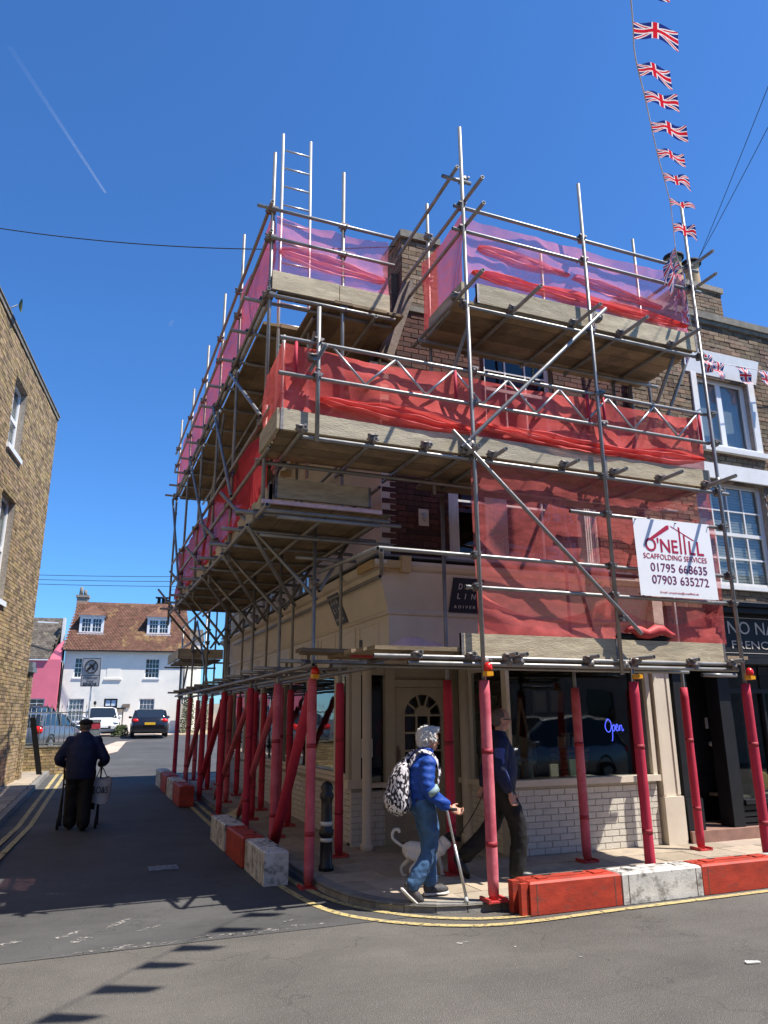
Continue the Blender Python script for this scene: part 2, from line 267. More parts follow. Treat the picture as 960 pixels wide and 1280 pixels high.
# ---------------------------------------------------------------- mesh helpers
WPOS = {}
class MB:
    def __init__(s): s.v = []; s.f = []; s.m = []; s.t = []; s.sm = []; s.uv = {}
    def face(s, idx, m=0, tone=1., sm=False): s.f.append(tuple(idx)); s.m.append(m); s.t.append(tone); s.sm.append(sm)
    def pts(s, ps): k = len(s.v); s.v.extend([tuple(p) for p in ps]); return k
    def quad(s, a, b, c, d, m=0, tone=1.): k = s.pts((a, b, c, d)); s.face((k, k+1, k+2, k+3), m, tone)
    def box8(s, P, m=0, tone=1.):
        k = s.pts(P); A, B, C_, D = Vector(P[0]), Vector(P[1]), Vector(P[3]), Vector(P[4]); fl_ = (B-A).cross(C_-A).dot(D-A) < 0
        for q in ((0, 3, 2, 1), (4, 5, 6, 7), (0, 1, 5, 4), (1, 2, 6, 5), (2, 3, 7, 6), (3, 0, 4, 7)): s.face([k+i for i in (q[::-1] if fl_ else q)], m, tone)
    def box(s, x0, x1, y0, y1, z0, z1, m=0, tone=1.):
        s.box8(((x0, y0, z0), (x1, y0, z0), (x1, y1, z0), (x0, y1, z0), (x0, y0, z1), (x1, y0, z1), (x1, y1, z1), (x0, y1, z1)), m, tone)
    def bar(s, p, q, wx, wz, m=0, tone=1., up=(0, 0, 1)):
        p, q = Vector(p), Vector(q); d = (q-p).normalized(); u = Vector(up)
        if abs(d.dot(u)) > .98: u = Vector((0, 1, 0))
        a = d.cross(u).normalized()*wx/2; b = a.cross(d).normalized()*wz/2
        s.box8([p-a-b, p+a-b, q+a-b, q-a-b, p-a+b, p+a+b, q+a+b, q-a+b], m, tone)
    def tube(s, p, q, r0, r1=None, n=10, m=0, cap=True, capm=None, tone=1.):
        r1 = r0 if r1 is None else r1; p, q = Vector(p), Vector(q); d = (q-p).normalized()
        a = d.orthogonal().normalized(); b = d.cross(a); k = len(s.v)
        for c, r in ((p, r0), (q, r1)):
            for i in range(n): t = 2*pi*i/n; s.v.append(tuple(c+a*cos(t)*r+b*sin(t)*r))
        for i in range(n): j = (i+1) % n; s.face((k+i, k+j, k+n+j, k+n+i), m, tone, True)
        if cap: s.face([k+i for i in range(n)][::-1], m if capm is None else capm, tone); s.face([k+n+i for i in range(n)], m if capm is None else capm, tone)
    def sweep(s, P, R, n=10, m=0, flat=None, closed=True, tone=1.):
        P = [Vector(p) for p in P]; k = len(s.v); prev = None
        for i, p in enumerate(P):
            d = (P[min(i+1, len(P)-1)]-P[max(i-1, 0)]).normalized()
            if prev is None: a = d.orthogonal().normalized() if flat is None else (Vector(flat)-d*Vector(flat).dot(d)).normalized()
            else: a = (prev-d*prev.dot(d)).normalized()
            prev = a; b = d.cross(a); r = R[i] if isinstance(R, (list, tuple)) else R
            ra, rb = r if isinstance(r, (list, tuple)) else (r, r)
            for j in range(n): t = 2*pi*j/n; s.v.append(tuple(p+a*cos(t)*ra+b*sin(t)*rb))
        for i in range(len(P)-1):
            for j in range(n): j2 = (j+1) % n; s.face((k+i*n+j, k+i*n+j2, k+(i+1)*n+j2, k+(i+1)*n+j), m, tone, True)
        if closed: s.face([k+j for j in range(n)][::-1], m, tone, True); e = k+(len(P)-1)*n; s.face([e+j for j in range(n)], m, tone, True)
    def ball(s, c, rx, ry=None, rz=None, nu=12, nv=8, m=0, R=None, tone=1.):
        ry = rx if ry is None else ry; rz = rx if rz is None else rz; c = Vector(c); k = len(s.v)
        for i in range(1, nv):
            for j in range(nu):
                a = pi*i/nv; t = 2*pi*j/nu; v = Vector((rx*sin(a)*cos(t), ry*sin(a)*sin(t), rz*cos(a)))
                s.v.append(tuple(c+(R @ v if R else v)))
        top = len(s.v); v = Vector((0, 0, rz)); s.v.append(tuple(c+(R @ v if R else v))); s.v.append(tuple(c-(R @ v if R else v)))
        for i in range(nv-2):
            for j in range(nu): j2 = (j+1) % nu; s.face((k+i*nu+j, k+(i+1)*nu+j, k+(i+1)*nu+j2, k+i*nu+j2), m, tone, True)
        for j in range(nu):
            j2 = (j+1) % nu; s.face((top, k+j, k+j2), m, tone, True); e = k+(nv-2)*nu; s.face((top+1, e+j2, e+j), m, tone, True)
    def prism(s, poly, z0, z1, m=0, tone=1.):
        n = len(poly); k = s.pts([(x, y, z0) for x, y in poly]+[(x, y, z1) for x, y in poly])
        s.face([k+i for i in range(n)][::-1], m, tone); s.face([k+n+i for i in range(n)], m, tone)
        for i in range(n): j = (i+1) % n; s.face((k+i, k+j, k+n+j, k+n+i), m, tone)
    def grid(s, fn, nu, nv, m=0, sm=True, uv=False, tone=1.):
        k = len(s.v)
        for j in range(nv+1):
            for i in range(nu+1): s.v.append(tuple(fn(i/nu, j/nv)))
        for j in range(nv):
            for i in range(nu):
                a = k+j*(nu+1)+i; s.face((a, a+1, a+nu+2, a+nu+1), m, tone, sm)
                if uv: s.uv[len(s.f)-1] = ((i/nu, j/nv), ((i+1)/nu, j/nv), ((i+1)/nu, (j+1)/nv), (i/nu, (j+1)/nv))
    def mesh(s, name, mats, c=Vector((0, 0, 0))):
        me = bpy.data.meshes.new(name)
        me.from_pydata([(v[0]-c[0], v[1]-c[1], v[2]-c[2]) for v in s.v], [], s.f)
        for q in ([mats] if isinstance(mats, str) else mats): me.materials.append(M[q])
        me.polygons.foreach_set('material_index', s.m); me.polygons.foreach_set('use_smooth', s.sm)
        if any(t != 1. for t in s.t) or any(q in TM for q in ([mats] if isinstance(mats, str) else mats)):
            ca = me.color_attributes.new('tone', 'FLOAT_COLOR', 'CORNER'); arr = []
            for p, t in zip(me.polygons, s.t):
                c3 = t if isinstance(t, tuple) else (t, t, t)
                arr += [c3[0], c3[1], c3[2], 1.]*p.loop_total
            ca.data.foreach_set('color', arr)
        if s.uv:
            ul = me.uv_layers.new(name='UVMap')
            for p in me.polygons:
                if p.index in s.uv:
                    for li, u in zip(p.loop_indices, s.uv[p.index]): ul.data[li].uv = u
        me.update(); return me
    def centre(s):
        return Vector([(min(v[i] for v in s.v)+max(v[i] for v in s.v))/2 for i in range(3)])
    def build(s, name, mats, parent=None, **kw):
        c = s.centre(); me = s.mesh(name, mats, c); o = bpy.data.objects.new(name, me); COL.objects.link(o); return attach(o, c, parent, **kw)
def attach(o, c, parent=None, label=None, cat=None, group=None, kind=None):
    c = Vector(c); WPOS[o.name] = c; o.location = c-(WPOS[parent.name] if parent else Vector((0, 0, 0))); o.parent = parent
    if label: o['label'] = label
    if cat: o['category'] = cat
    if group: o['group'] = group
    if kind: o['kind'] = kind
    return o
def thing(name, label, cat, loc=(0, 0, 0), group=None):
    o = bpy.data.objects.new(name, None); o.empty_display_size = .2; COL.objects.link(o); return attach(o, loc, None, label, cat, group)
def inst(name, me, loc, parent, rot=(0, 0, 0), scale=(1, 1, 1)):
    o = bpy.data.objects.new(name, me); COL.objects.link(o); attach(o, loc, parent); o.rotation_euler = rot; o.scale = scale; return o
def tn(lo=.7, hi=1.15): v = random.uniform(lo, hi); return (v, v, v)
class Fr:                                                            # a wall's own frame: u along it, z up, o outward
    def __init__(s, O, d, n): s.O = Vector((*O, 0)); s.d = Vector((*d, 0)).normalized(); s.n = Vector((*n, 0)).normalized(); s.rot = atan2(s.d.y, s.d.x)
    def p(s, u, z, o=0.): return s.O+s.d*u+s.n*o+Vector((0, 0, z))
    def box(s, mb, u0, u1, z0, z1, o0, o1, m=0, tone=1.):
        p = s.p; mb.box8([p(u0, z0, o0), p(u1, z0, o0), p(u1, z0, o1), p(u0, z0, o1), p(u0, z1, o0), p(u1, z1, o0), p(u1, z1, o1), p(u0, z1, o1)], m, tone)
def wallholes(mb, F, u0, u1, z0, z1, holes, th=.22, off=0., m=0):
    us = sorted({u0, u1, *[x for h in holes for x in h[:2] if u0 < x < u1]}); zs = sorted({z0, z1, *[x for h in holes for x in h[2:4] if z0 < x < z1]})
    for a, b in zip(us, us[1:]):
        run = None
        for c, d in zip(zs, zs[1:]):
            mu, mz = (a+b)/2, (c+d)/2; solid = not any(h[0] < mu < h[1] and h[2] < mz < h[3] for h in holes)
            if solid: run = (run[0], d) if run else (c, d)
            if run and (not solid or d == zs[-1]): F.box(mb, a, b, run[0], run[1], off-th, off, m); run = None
TONES = {}
def tonemesh(kind, mname, f):
    if kind not in TONES:
        TONES[kind] = []
        for i in range(9):
            b = MB(); b.box(-.5, .5, -.5, .5, -.5, .5, 0, f(random)); TONES[kind].append(b.mesh(kind, mname))
    return random.choice(TONES[kind])
CAMP = Vector((0, 0, 1.7))
def bricks(parent, F, u0, u1, z0, z1, holes, mname, tf, proud=.008, keep=300, bw=.225, bh=.075, inside=None, name='brick', depth=.06, face=0., j=.011):
    L = []; nz = int(round((z1-z0)/bh)); 
    for r in range(nz):
        z = z0+r*bh; u = u0-(bw/2 if r % 2 else 0)
        while u < u1-.01:
            a, b = max(u, u0), min(u+bw, u1); u += bw; segs = [(a, b)]
            for h in holes:
                if z+bh*.5 > h[2] and z+bh*.5 < h[3]:
                    ns = []
                    for a_, b_ in segs:
                        if b_ <= h[0] or a_ >= h[1]: ns.append((a_, b_)); continue
                        if a_ < h[0]: ns.append((a_, h[0]))
                        if b_ > h[1]: ns.append((h[1], b_))
                    segs = ns
            for a_, b_ in segs:
                if b_-a_ > .04 and (inside is None or inside((a_+b_)/2, z+bh/2)): L.append((a_, b_, z))
    L.sort(key=lambda q: (F.p((q[0]+q[1])/2, q[2])-CAMP).length-(q[1]-q[0])*4)
    big, rest = L[:keep], L[keep:]
    for a, b, z in big:
        o = face+random.uniform(0, proud)
        inst(name, tonemesh(name+mname, mname, tf), F.p((a+b)/2, z+bh/2, o-depth/2), parent, (0, random.uniform(-.006, .006), F.rot), (b-a-j, depth, bh-j))
    if rest:
        mb = MB()
        for a, b, z in rest: o = face+random.uniform(0, proud); F.box(mb, a+j/2, b-j/2, z+j/2, z+bh-j/2, o-depth, o, 0, tf(random))
        mb.build(name, mname, parent, kind='stuff')
def tf_dark(r): v = r.uniform(.55, 1.35); return (v*r.uniform(.9, 1.15), v, v*r.uniform(.9, 1.1))
def tf_stock(r): v = r.choice([.62, .85, 1., 1.1, 1.25, 1.35])*r.uniform(.9, 1.1); return (v, v*r.uniform(.9, 1.02), v*r.uniform(.8, 1.1))
def tf_white(r): v = r.uniform(.88, 1.04); return (v, v, v*.99)
# a sash or casement window: part of a building, its panes and sill sub-parts
def window(parent, F, u0, u1, z0, z1, cols, rows, rec=.09, fw=.055, bar=.022, fm='white_paint', gm='glass', sill=.06, sillm=None, meet=None, back=None, label=None):
    mb = MB(); d0, d1 = -rec-.05, -rec
    F.box(mb, u0, u0+fw, z0, z1, d0, d1); F.box(mb, u1-fw, u1, z0, z1, d0, d1); F.box(mb, u0+fw, u1-fw, z1-fw, z1, d0, d1); F.box(mb, u0+fw, u1-fw, z0, z0+fw, d0, d1)
    a0, a1, b0, b1 = u0+fw, u1-fw, z0+fw, z1-fw
    for i in range(1, cols): u = a0+(a1-a0)*i/cols; F.box(mb, u-bar/2, u+bar/2, b0, b1, d0+.012, d1-.008)
    for i in range(1, rows):
        z = b0+(b1-b0)*i/rows; w_ = (bar*2.2 if meet == i else bar)
        F.box(mb, a0, a1, z-w_/2, z+w_/2, d0+.01, d1-(.002 if meet == i else .011))
    wo_ = mb.build('window', fm, parent, label=label)
    for i in range(cols):
        for k in range(rows):
            g = MB(); F.box(g, a0+(a1-a0)*i/cols+.002, a0+(a1-a0)*(i+1)/cols-.002, b0+(b1-b0)*k/rows+.002, b0+(b1-b0)*(k+1)/rows-.002, d0+.018, d0+.024); g.build('pane', gm, wo_)
    if sill:
        g = MB(); F.box(g, u0-.06, u1+.06, z0-sill-.004, z0-.004, -rec-.04, .055); g.build('sill', sillm or fm, wo_)
    if back:
        g = MB(); F.box(g, u0+.02, u1-.02, z0+.02, z1-.02, d0-.035, d0-.025); g.build('curtain' if back == 'curtain' else 'interior_panel', back, wo_)
    return wo_
def text(name, s, mname, parent, F3, w_, h_, th=.003, bold=0., depth=None, **kw):
    """lettering laid in the frame F3=(origin, right, up, normal), fitted to w x h"""
    cu = bpy.data.curves.new('lettering', 'FONT'); cu.body = s; cu.extrude = th/2; cu.offset = bold; cu.resolution_u = 3
    to = bpy.data.objects.new('lettering', cu); COL.objects.link(to); dg = bpy.context.evaluated_depsgraph_get()
    me = bpy.data.meshes.new_from_object(to.evaluated_get(dg)); bpy.data.objects.remove(to); bpy.data.curves.remove(cu)
    xs = [v.co.x for v in me.vertices]; ys = [v.co.y for v in me.vertices]
    x0, x1, y0, y1 = min(xs), max(xs), min(ys), max(ys); O, R_, U_, N_ = [Vector(q) for q in F3]
    c = O+R_*w_/2+U_*h_/2
    for v in me.vertices:
        v.co = R_*((v.co.x-x0)/(x1-x0)*w_-w_/2)+U_*((v.co.y-y0)/(y1-y0)*h_-h_/2)+N_*(v.co.z*1.+th)
    me.materials.clear(); me.materials.append(M[mname]); me.name = name
    o = bpy.data.objects.new(name, me); COL.objects.link(o); return attach(o, c, parent, **kw)
def gz(y):
    t = y-9
    if t <= -1: return 0.
    if t < 1: return .0225*(t+1)**2/4
    return .0225*t if y < 45 else .81
def ss(t): t = max(0., min(1., t)); return t*t*(3-2*t)
# ================================================================ THE GROUND
def sheet(name, m, xs, ys, off, kind='structure', **kw):
    mb = MB(); k = len(mb.v)
    for y in ys:
        for x in xs: mb.v.append((x, y, gz(y)+off))
    n = len(xs)
    for j in range(len(ys)-1):
        for i in range(n-1): a = j*n+i; mb.face((a, a+1, a+n+1, a+n), 0, 1., True)
    return mb.build(name, m, None, kind=kind)
YS = [6.6, 8, 8.5, 9, 9.5, 10, 12, 15, 20, 25, 30, 35, 40, 45, 50, 60, 90]
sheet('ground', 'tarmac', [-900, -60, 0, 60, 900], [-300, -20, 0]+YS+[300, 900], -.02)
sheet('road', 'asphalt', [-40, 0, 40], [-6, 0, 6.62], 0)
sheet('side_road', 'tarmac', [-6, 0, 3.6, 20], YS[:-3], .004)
def flatpoly(name, m, pts, off, **kw):
    mb = MB(); k = mb.pts([(x, y, gz(y)+off) for x, y in pts]); mb.face(range(k, k+len(pts))); return mb.build(name, m, None, kind='structure', **kw)
# worn white scraps along the seam, faint old markings
mb = MB(); rr = random.Random(3)
for i in range(60):
    x = rr.uniform(.0, 2.15); y = 6.63+rr.uniform(-.03, .07)+.02*x; a = rr.uniform(.02, .10); b = rr.uniform(.008, .03); k = mb.pts([(x+a*cos(t)*rr.uniform(.6, 1), y+b*sin(t)*rr.uniform(.6, 1), .0085) for t in [i_*pi/4 for i_ in range(8)]]); mb.face(range(k, k+8))
for x, y, a, b, ang in ((-.35, 7.1, 0.17600000000000002, 0.0468, .5), (.12, 7.2, 0.16000000000000003, 0.039, .6), (.5, 7.4, 0.2, 0.0364, .7), (.2, 7.0, 0.128, 0.052000000000000005, .7), (.75, 7.15, 0.144, 0.031200000000000002, .4), (.0, 8.9, 0.24, 0.078, .2), (-.2, 9.2, 0.24, 0.078, .15), (1.9, 6.9, 0.11200000000000002, 0.031200000000000002, .1)):
    k = mb.pts([(x+a*cos(t)*cos(ang)*rr.uniform(.5, 1)-b*sin(t)*sin(ang), y+a*cos(t)*sin(ang)+b*sin(t)*rr.uniform(.5, 1), .0085) for t in [i_*pi/5 for i_ in range(10)]]); mb.face(range(k, k+10))
mb.build('road_marking', 'white_wear', None, kind='structure')
mb = MB()
for x, y, a in ((2.95, 5.75, .11), (3.3, 5.5, .07), (5.2, 5.1, .05), (4.9, 4.9, .04), (3.6, 5.1, .03), (4.1, 5.4, .02), (4.5, 5.35, .02), (3.1, 4.4, .02)):
    k = mb.pts([(x+a*cos(t)*rr.uniform(.5, 1), y+a*.25*sin(t), .0045) for t in [i_*pi/4 for i_ in range(8)]]); mb.face(range(k, k+8))
mb.build('road_speck', 'white_wear', None, kind='structure')
# utility cover in the side road
t = thing('inspection_cover', 'small rectangular iron cover set in the shaded side road', 'cover', (1.1, 9.7, gz(9.7)+.006))
mb = MB(); mb.box(.95, 1.28, 9.55, 9.82, gz(9.7)+.005, gz(9.7)+.012); mb.build('frame', 'lead', t)
mb = MB()
for i in range(4): mb.box(.97+i*.075, 1.03+i*.075, 9.57, 9.80, gz(9.7)+.0125, gz(9.7)+.017)
mb.build('lid', 'white_wear', t)
# --- right-hand pavement: kerb path, clipped slabs
PH = .075
KP = [(14.5, 6.50), (3.76, 6.50), (3.43, 6.53), (3.15, 6.61), (2.90, 6.76), (2.70, 6.98), (2.56, 7.30), (2.47, 7.75), (2.45, 8.2), (2.45, 21.)]
def offs(P, d):
    out = []
    for i, p in enumerate(P):
        a = Vector(P[max(i-1, 0)]); b = Vector(P[min(i+1, len(P)-1)]); v = (b-a).normalized(); n = Vector((v.y, -v.x)); out.append(tuple(Vector(p)+n*d))
    return out
KI = offs(KP, .15)
def clip(poly, C):
    for i in range(len(C)):
        a, b = C[i], C[(i+1) % len(C)]; out = []
        def side(p): return (b[0]-a[0])*(p[1]-a[1])-(b[1]-a[1])*(p[0]-a[0])
        for j in range(len(poly)):
            p, q = poly[j], poly[(j+1) % len(poly)]; sp, sq = side(p), side(q)
            if sp >= 0: out.append(p)
            if sp*sq < 0: t = sp/(sp-sq); out.append((p[0]+(q[0]-p[0])*t, p[1]+(q[1]-p[1])*t))
        poly = out
        if len(poly) < 3: return []
    return poly
mb = MB(); PP = KP+[(14.5, 21.)]; k = mb.pts([(x, y, gz(y)+PH-.012) for x, y in KP[:-1]+[(2.45, 9), (5.2, 9), (5.2, 8.6), (14.5, 8.6)]]); mb.face(range(k, k+len(KP)+3))
k = mb.pts([(2.45, 9, PH-.012), (2.45, 10, gz(10)+PH-.012), (2.45, 21, gz(21)+PH-.012), (5.2, 21, gz(21)+PH-.012), (5.2, 10, gz(10)+PH-.012), (5.2, 9, PH-.012)]); mb.face(range(k, k+6))
pave = mb.build('pavement', 'pavebase', None, kind='structure')
CC = KI[::-1]; CC = [(KI[-1][0], 21.)]+CC[1:]+[(14.5, 21.)]
CC = CC if sum((CC[i][0]*CC[(i+1) % len(CC)][1]-CC[(i+1) % len(CC)][0]*CC[i][1]) for i in range(len(CC))) > 0 else CC[::-1]
rr = random.Random(5); ns = 0
def slab(poly):
    global ns
    if len(poly) < 3: return
    area = abs(sum(poly[i][0]*poly[(i+1) % len(poly)][1]-poly[(i+1) % len(poly)][0]*poly[i][1] for i in range(len(poly))))/2
    if area < .006: return
    c = Vector((sum(p[0] for p in poly)/len(poly), sum(p[1] for p in poly)/len(poly)))
    q = [tuple(c+(Vector(p)-c)*(1-.006/max(.12, (Vector(p)-c).length))) for p in poly]
    tl = rr.uniform(-.0018, .0018); th = rr.uniform(-.0018, .0018); m_ = MB(); n = len(q); v = rr.uniform(.72, 1.12); tone = (v, v*rr.uniform(.95, 1), v*rr.uniform(.88, 1))
    k = m_.pts([(x, y, gz(y)+PH-.03) for x, y in q]+[(x, y, gz(y)+PH+(x-c.x)*tl*4+(y-c.y)*th*4) for x, y in q])
    m_.face([k+n+i for i in range(n)], 0, tone)
    for i in range(n): j = (i+1) % n; m_.face((k+i, k+j, k+n+j, k+n+i), 0, tone)
    m_.build('paving_slab', 'paveslab', pave); ns += 1
r = 0; y = 6.50
while y < 9.6:
    x = 2.3+(.3 if r % 2 else 0)-.6
    while x < 12.5:
        if not (y >= 8.4 and x > 5.2) and not (y > 8.8 and x < 2.2): slab(clip([(x, y), (x+.6, y), (x+.6, y+.45), (x, y+.45)], CC))
        x += .6
    y += .45; r += 1
while y < 20:
    for x in (2.45, 3.0): slab(clip([(x, y), (x+.55, y), (x+.55, y+.6), (x, y+.6)], CC))
    y += .6
# kerb stones
def kerbrun(P, parent, step=.6, wd=.148, h=PH, inward=1):
    acc = []; 
    for a, b in zip(P, P[1:]):
        L_ = (Vector(b)-Vector(a)).length; n = max(1, int(round(L_/step)))
        for i in range(n): acc.append((Vector(a).lerp(Vector(b), i/n), Vector(a).lerp(Vector(b), (i+1)/n)))
    for a, b in acc:
        v = (b-a).normalized(); n_ = Vector((v.y, -v.x))*inward; g = v*.006; a1, b1 = a+g, b-g; v_ = rr.uniform(.75, 1.15); dz = rr.uniform(-.003, .004); c_ = n_*.018
        q = [a1, b1, b1+n_*wd, a1+n_*wd]; m_ = MB(); m_.box8([(*p, gz(p.y)-.03) for p in q]+[(*p, gz(p.y)+h+dz) for p in (a1+c_, b1+c_, q[2], q[3])], 0, (v_, v_, v_*.98)); m_.build('kerbstone', 'kerb', parent)
kerbrun(KP[:3], pave, .9); kerbrun(KP[2:9], pave, .42); kerbrun(KP[8:], pave, .9)
# double yellow lines (outer, inner) along the corner, and along the left kerb
def stripe(name, P, w_=.075, off=.009):
    mb = MB(); L_ = offs(P, w_/2); R_ = offs(P, -w_/2); k = mb.pts([(x, y, gz(y)+off) for x, y in L_]+[(x, y, gz(y)+off) for x, y in R_]); n = len(P)
    for i in range(n-1): mb.face((k+i, k+i+1, k+n+i+1, k+n+i))
    return mb.build(name, 'yellow_paint', None, kind='structure')
def spline(P, n=6):
    out = []
    for i in range(len(P)-1):
        p0, p1, p2, p3 = [Vector(P[max(0, min(len(P)-1, i+k))]) for k in (-1, 0, 1, 2)]
        for j in range(n): t = j/n; out.append(tuple(.5*((2*p1)+(p2-p0)*t+(2*p0-5*p1+4*p2-p3)*t*t+(3*p1-p0-3*p2+p3)*t**3)))
    return out+[P[-1]]
OUT = [(14, 6.09), (8, 6.09), (4.9, 6.08), (3.64, 6.06), (3.05, 6.24), (2.55, 6.66), (2.28, 7.2), (2.16, 8.2), (2.14, 9.2), (2.13, 12), (2.13, 16), (2.13, 20)]
INN = [(14, 6.33), (8, 6.33), (4.9, 6.32), (3.78, 6.24), (3.2, 6.42), (2.78, 6.80), (2.50, 7.32), (2.36, 8.1), (2.31, 9.2), (2.30, 12), (2.30, 16), (2.30, 20)]
stripe('yellow_line', spline(OUT)); stripe('yellow_line', spline(INN))
LK = [(-1.75, 2.), (-.91, 13.5), (-.36, 24.9), (.3, 27.5)]
stripe('yellow_line', [(-1.50, 3), (-.66, 13.5), (-.22, 24.)]); stripe('yellow_line', [(-1.33, 3), (-.49, 13.5), (-.05, 24.)])
# --- left pavement
mb = MB(); P = [(-5, 1.), (-1.9, 1.), (-.99, 13.5), (-.44, 24.9), (-.2, 26), (-6, 26)]
def gy(x, y, o): return (x, y, gz(y)+o)
q = [-5, -5, -5]
ysl = [1, 8, 9, 10, 13.5, 18, 24.9]; kx = lambda y: -1.75+(y-2)*(.84/11.5) if y < 13.5 else -.91+(y-13.5)*(.55/11.4)
k = len(mb.v)
for y in ysl: mb.v += [gy(-6, y, .095), gy(kx(y)-.12, y, .095)]
for i in range(len(ysl)-1): a = 2*i; mb.face((a, a+1, a+3, a+2))
lp = mb.build('left_pavement', 'pavebase', None, kind='structure')
kerbrun([(kx(y), y) for y in (1, 8, 9.2, 13.5, 18, 24.9)], lp, .9, .12, .1, -1)
y = 9.
while y < 24:
    xk = kx(y)-.13
    for i in range(2 if y < 21 else 1):
        x1 = xk-.006-i*.56; m_ = MB(); v = rr.uniform(.75, 1.1); m_.box8([gy(x1-.55, y+.005, .07), gy(x1, y+.005, .07), gy(x1, y+.595, .07), gy(x1-.55, y+.595, .07), gy(x1-.55, y+.005, .1), gy(x1, y+.005, .1), gy(x1, y+.595, .1), gy(x1-.55, y+.595, .1)], 0, (v, v*.98, v*.94)); m_.build('paving_slab', 'paveslab', lp)
    y += .6
# sunlit paved apron of the car park and the bank beyond
flatpoly('parking_apron', 'far_wall', [(-9, 24.9), (.1, 26.5), (1.6, 31), (2.3, 38), (5.6, 47), (5.2, 52), (-9, 56)], .012)
flatpoly('verge', 'ochre', [(5.5, 44), (7.2, 44.), (12, 60), (7, 60)], .02)
mb = MB(); mb.box(7., 24, 58, 58.4, .7, 2.0); attach(o := mb.build('garden_wall', 'far_wall', None), WPOS['garden_wall'], None, 'long low pinkish wall far beyond the scaffold poles', 'wall')
mb = MB(); mb.box(7.2, 26, 66, 66.4, .7, 2.9); o = mb.build('retaining_wall', 'cream_render', None); o['label'] = 'pale wall farthest behind the scaffolding at the end of the street'; o['category'] = 'wall'

# ================================================================ THE CORNER SHOP
shop = thing('corner_shop', 'brick and cream corner shop wrapped in scaffolding, with raked fascia and corner door', 'building', (5.3, 13, 0))
F1 = Fr((0, 8.3), (1, 0), (0, -1)); F2 = Fr((3.32, 0), (0, 1), (-1, 0)); XR = 7.45; YB = 18.7
H1 = [(4.27, 6.65, 3.72, 5.25), (4.9, 6.05, 5.55, 6.85)]
mb = MB(); wallholes(mb, F1, 3.72, XR, 3.5, 7.1, H1, .2, -.009); F1.box(mb, 3.325, 3.72, 3.5, 6.3, -.2, -.009)
mb.box8([(3.325, 8.31, 6.3), (3.72, 8.31, 6.3), (3.72, 8.5, 6.3), (3.325, 8.5, 6.3), (3.70, 8.31, 7.4), (3.719, 8.31, 7.4), (3.719, 8.5, 7.4), (3.70, 8.5, 7.4)])
w1 = mb.build('brick_wall', 'dark_mortar', shop)
bricks(w1, F1, 3.325, XR, 3.55, 7.1, H1, 'dark_brick', tf_dark, inside=lambda u, z: u-.1 > 3.32+max(0, (z-6.3))*.34)
mb = MB(); F1.box(mb, 3.7, XR, 7.1, 7.18, -.24, .03); mb.build('coping', 'stone_cap', shop)
# left flank
H2 = [(11.5, 12.45, 3.65, 5.1), (13.9, 14.85, 3.65, 5.1), (16.3, 17.25, 3.65, 5.1)]
mb = MB(); wallholes(mb, F2, 8.3, YB, 3.45, 6.3, H2, .2, 0.); mb.build('rendered_wall', 'cream_render', shop)
for h in H2: window(shop, F2, *h, 2, 4, rec=.06, back='curtain', meet=2)
mb = MB(); mb.box(XR-.2, XR-.02, 8.5, YB-.2, 2.5, 7.1); mb.box(3.4, XR, YB-.2, YB, 0, 6.9); mb.box(3.5, XR-.2, 8.5, YB-.2, 3.30, 3.42); mb.box(3.5, XR-.2, 8.5, YB-.2, 5.35, 5.45); mb.build('inner_wall', 'interior', shop)
# mansard slope in rows of tiles, flat top, eaves
mb = MB(); mb.box8([(3.30, 8.5, 6.28), (3.5, 8.5, 6.28), (3.5, YB, 6.28), (3.30, YB, 6.28), (3.66, 8.5, 7.42), (3.9, 8.5, 7.42), (3.9, YB, 7.42), (3.66, YB, 7.42)]); mb.box(3.66, XR, 8.51, YB, 7.0, 7.09); mb.build('roof', 'roof_grey', shop)
mb = MB(); rt = random.Random(9)
for k in range(11):
    z = 6.27+k*.105; x = 3.285+k*.033; y = 8.5-(.08 if k % 2 else 0)
    while y < YB:
        v = rt.uniform(.6, 1.3); mb.box8([(x-.012, y, z), (x+.012, y, z), (x+.012, y+.155, z), (x-.012, y+.155, z), (x+.022, y, z+.125), (x+.045, y, z+.125), (x+.045, y+.155, z+.125), (x+.022, y+.155, z+.125)], 0, (v, v, v)); y += .165
mb.build('roof_tile', 'tile_dark', shop, kind='stuff')
mb = MB(); mb.bar((3.375, 8.24, 6.30), (3.74, 8.24, 7.50), .05, .20, up=(0, -1, 0)); mb.bar((3.36, 8.24, 6.28), (3.745, 8.24, 7.48), .20, .05, up=(0, -1, 0)); mb.build('bargeboard', 'old_wood', shop)
mb = MB(); mb.box(3.20, 3.31, 8.35, YB, 6.16, 6.27); mb.build('gutter', 'white_paint', shop)
mb = MB()
for i in range(14): mb.box(3.12, 3.30, 8.5+i*.72, 8.56+i*.72, 6.05, 6.14)
mb.build('eaves_bracket', 'new_wood', shop)
# chimney stack
ch = MB(); ch.box(3.66, 4.20, 8.311, 9.0, 6.9, 8.26); ch.box(3.56, 3.655, 8.45, 9.0, 6.9, 7.75); cho = ch.build('chimney', 'dark_mortar', shop)
bricks(cho, F1, 3.65, 4.21, 7.1, 8.25, [], 'brown_brick', tf_dark, keep=120)
bricks(cho, Fr((3.655, 0), (0, 1), (-1, 0)), 8.31, 9.0, 7.75, 8.25, [], 'brown_brick', tf_dark, keep=60)
bricks(cho, Fr((3.555, 0), (0, 1), (-1, 0)), 8.45, 9.0, 6.9, 7.75, [], 'brown_brick', tf_dark, keep=60)
mb = MB(); mb.box(3.62, 4.25, 8.26, 9.05, 8.26, 8.36); mb.box(3.68, 4.19, 8.32, 8.98, 8.36, 8.42); mb.build('chimney_cap', 'stone_cap', cho)
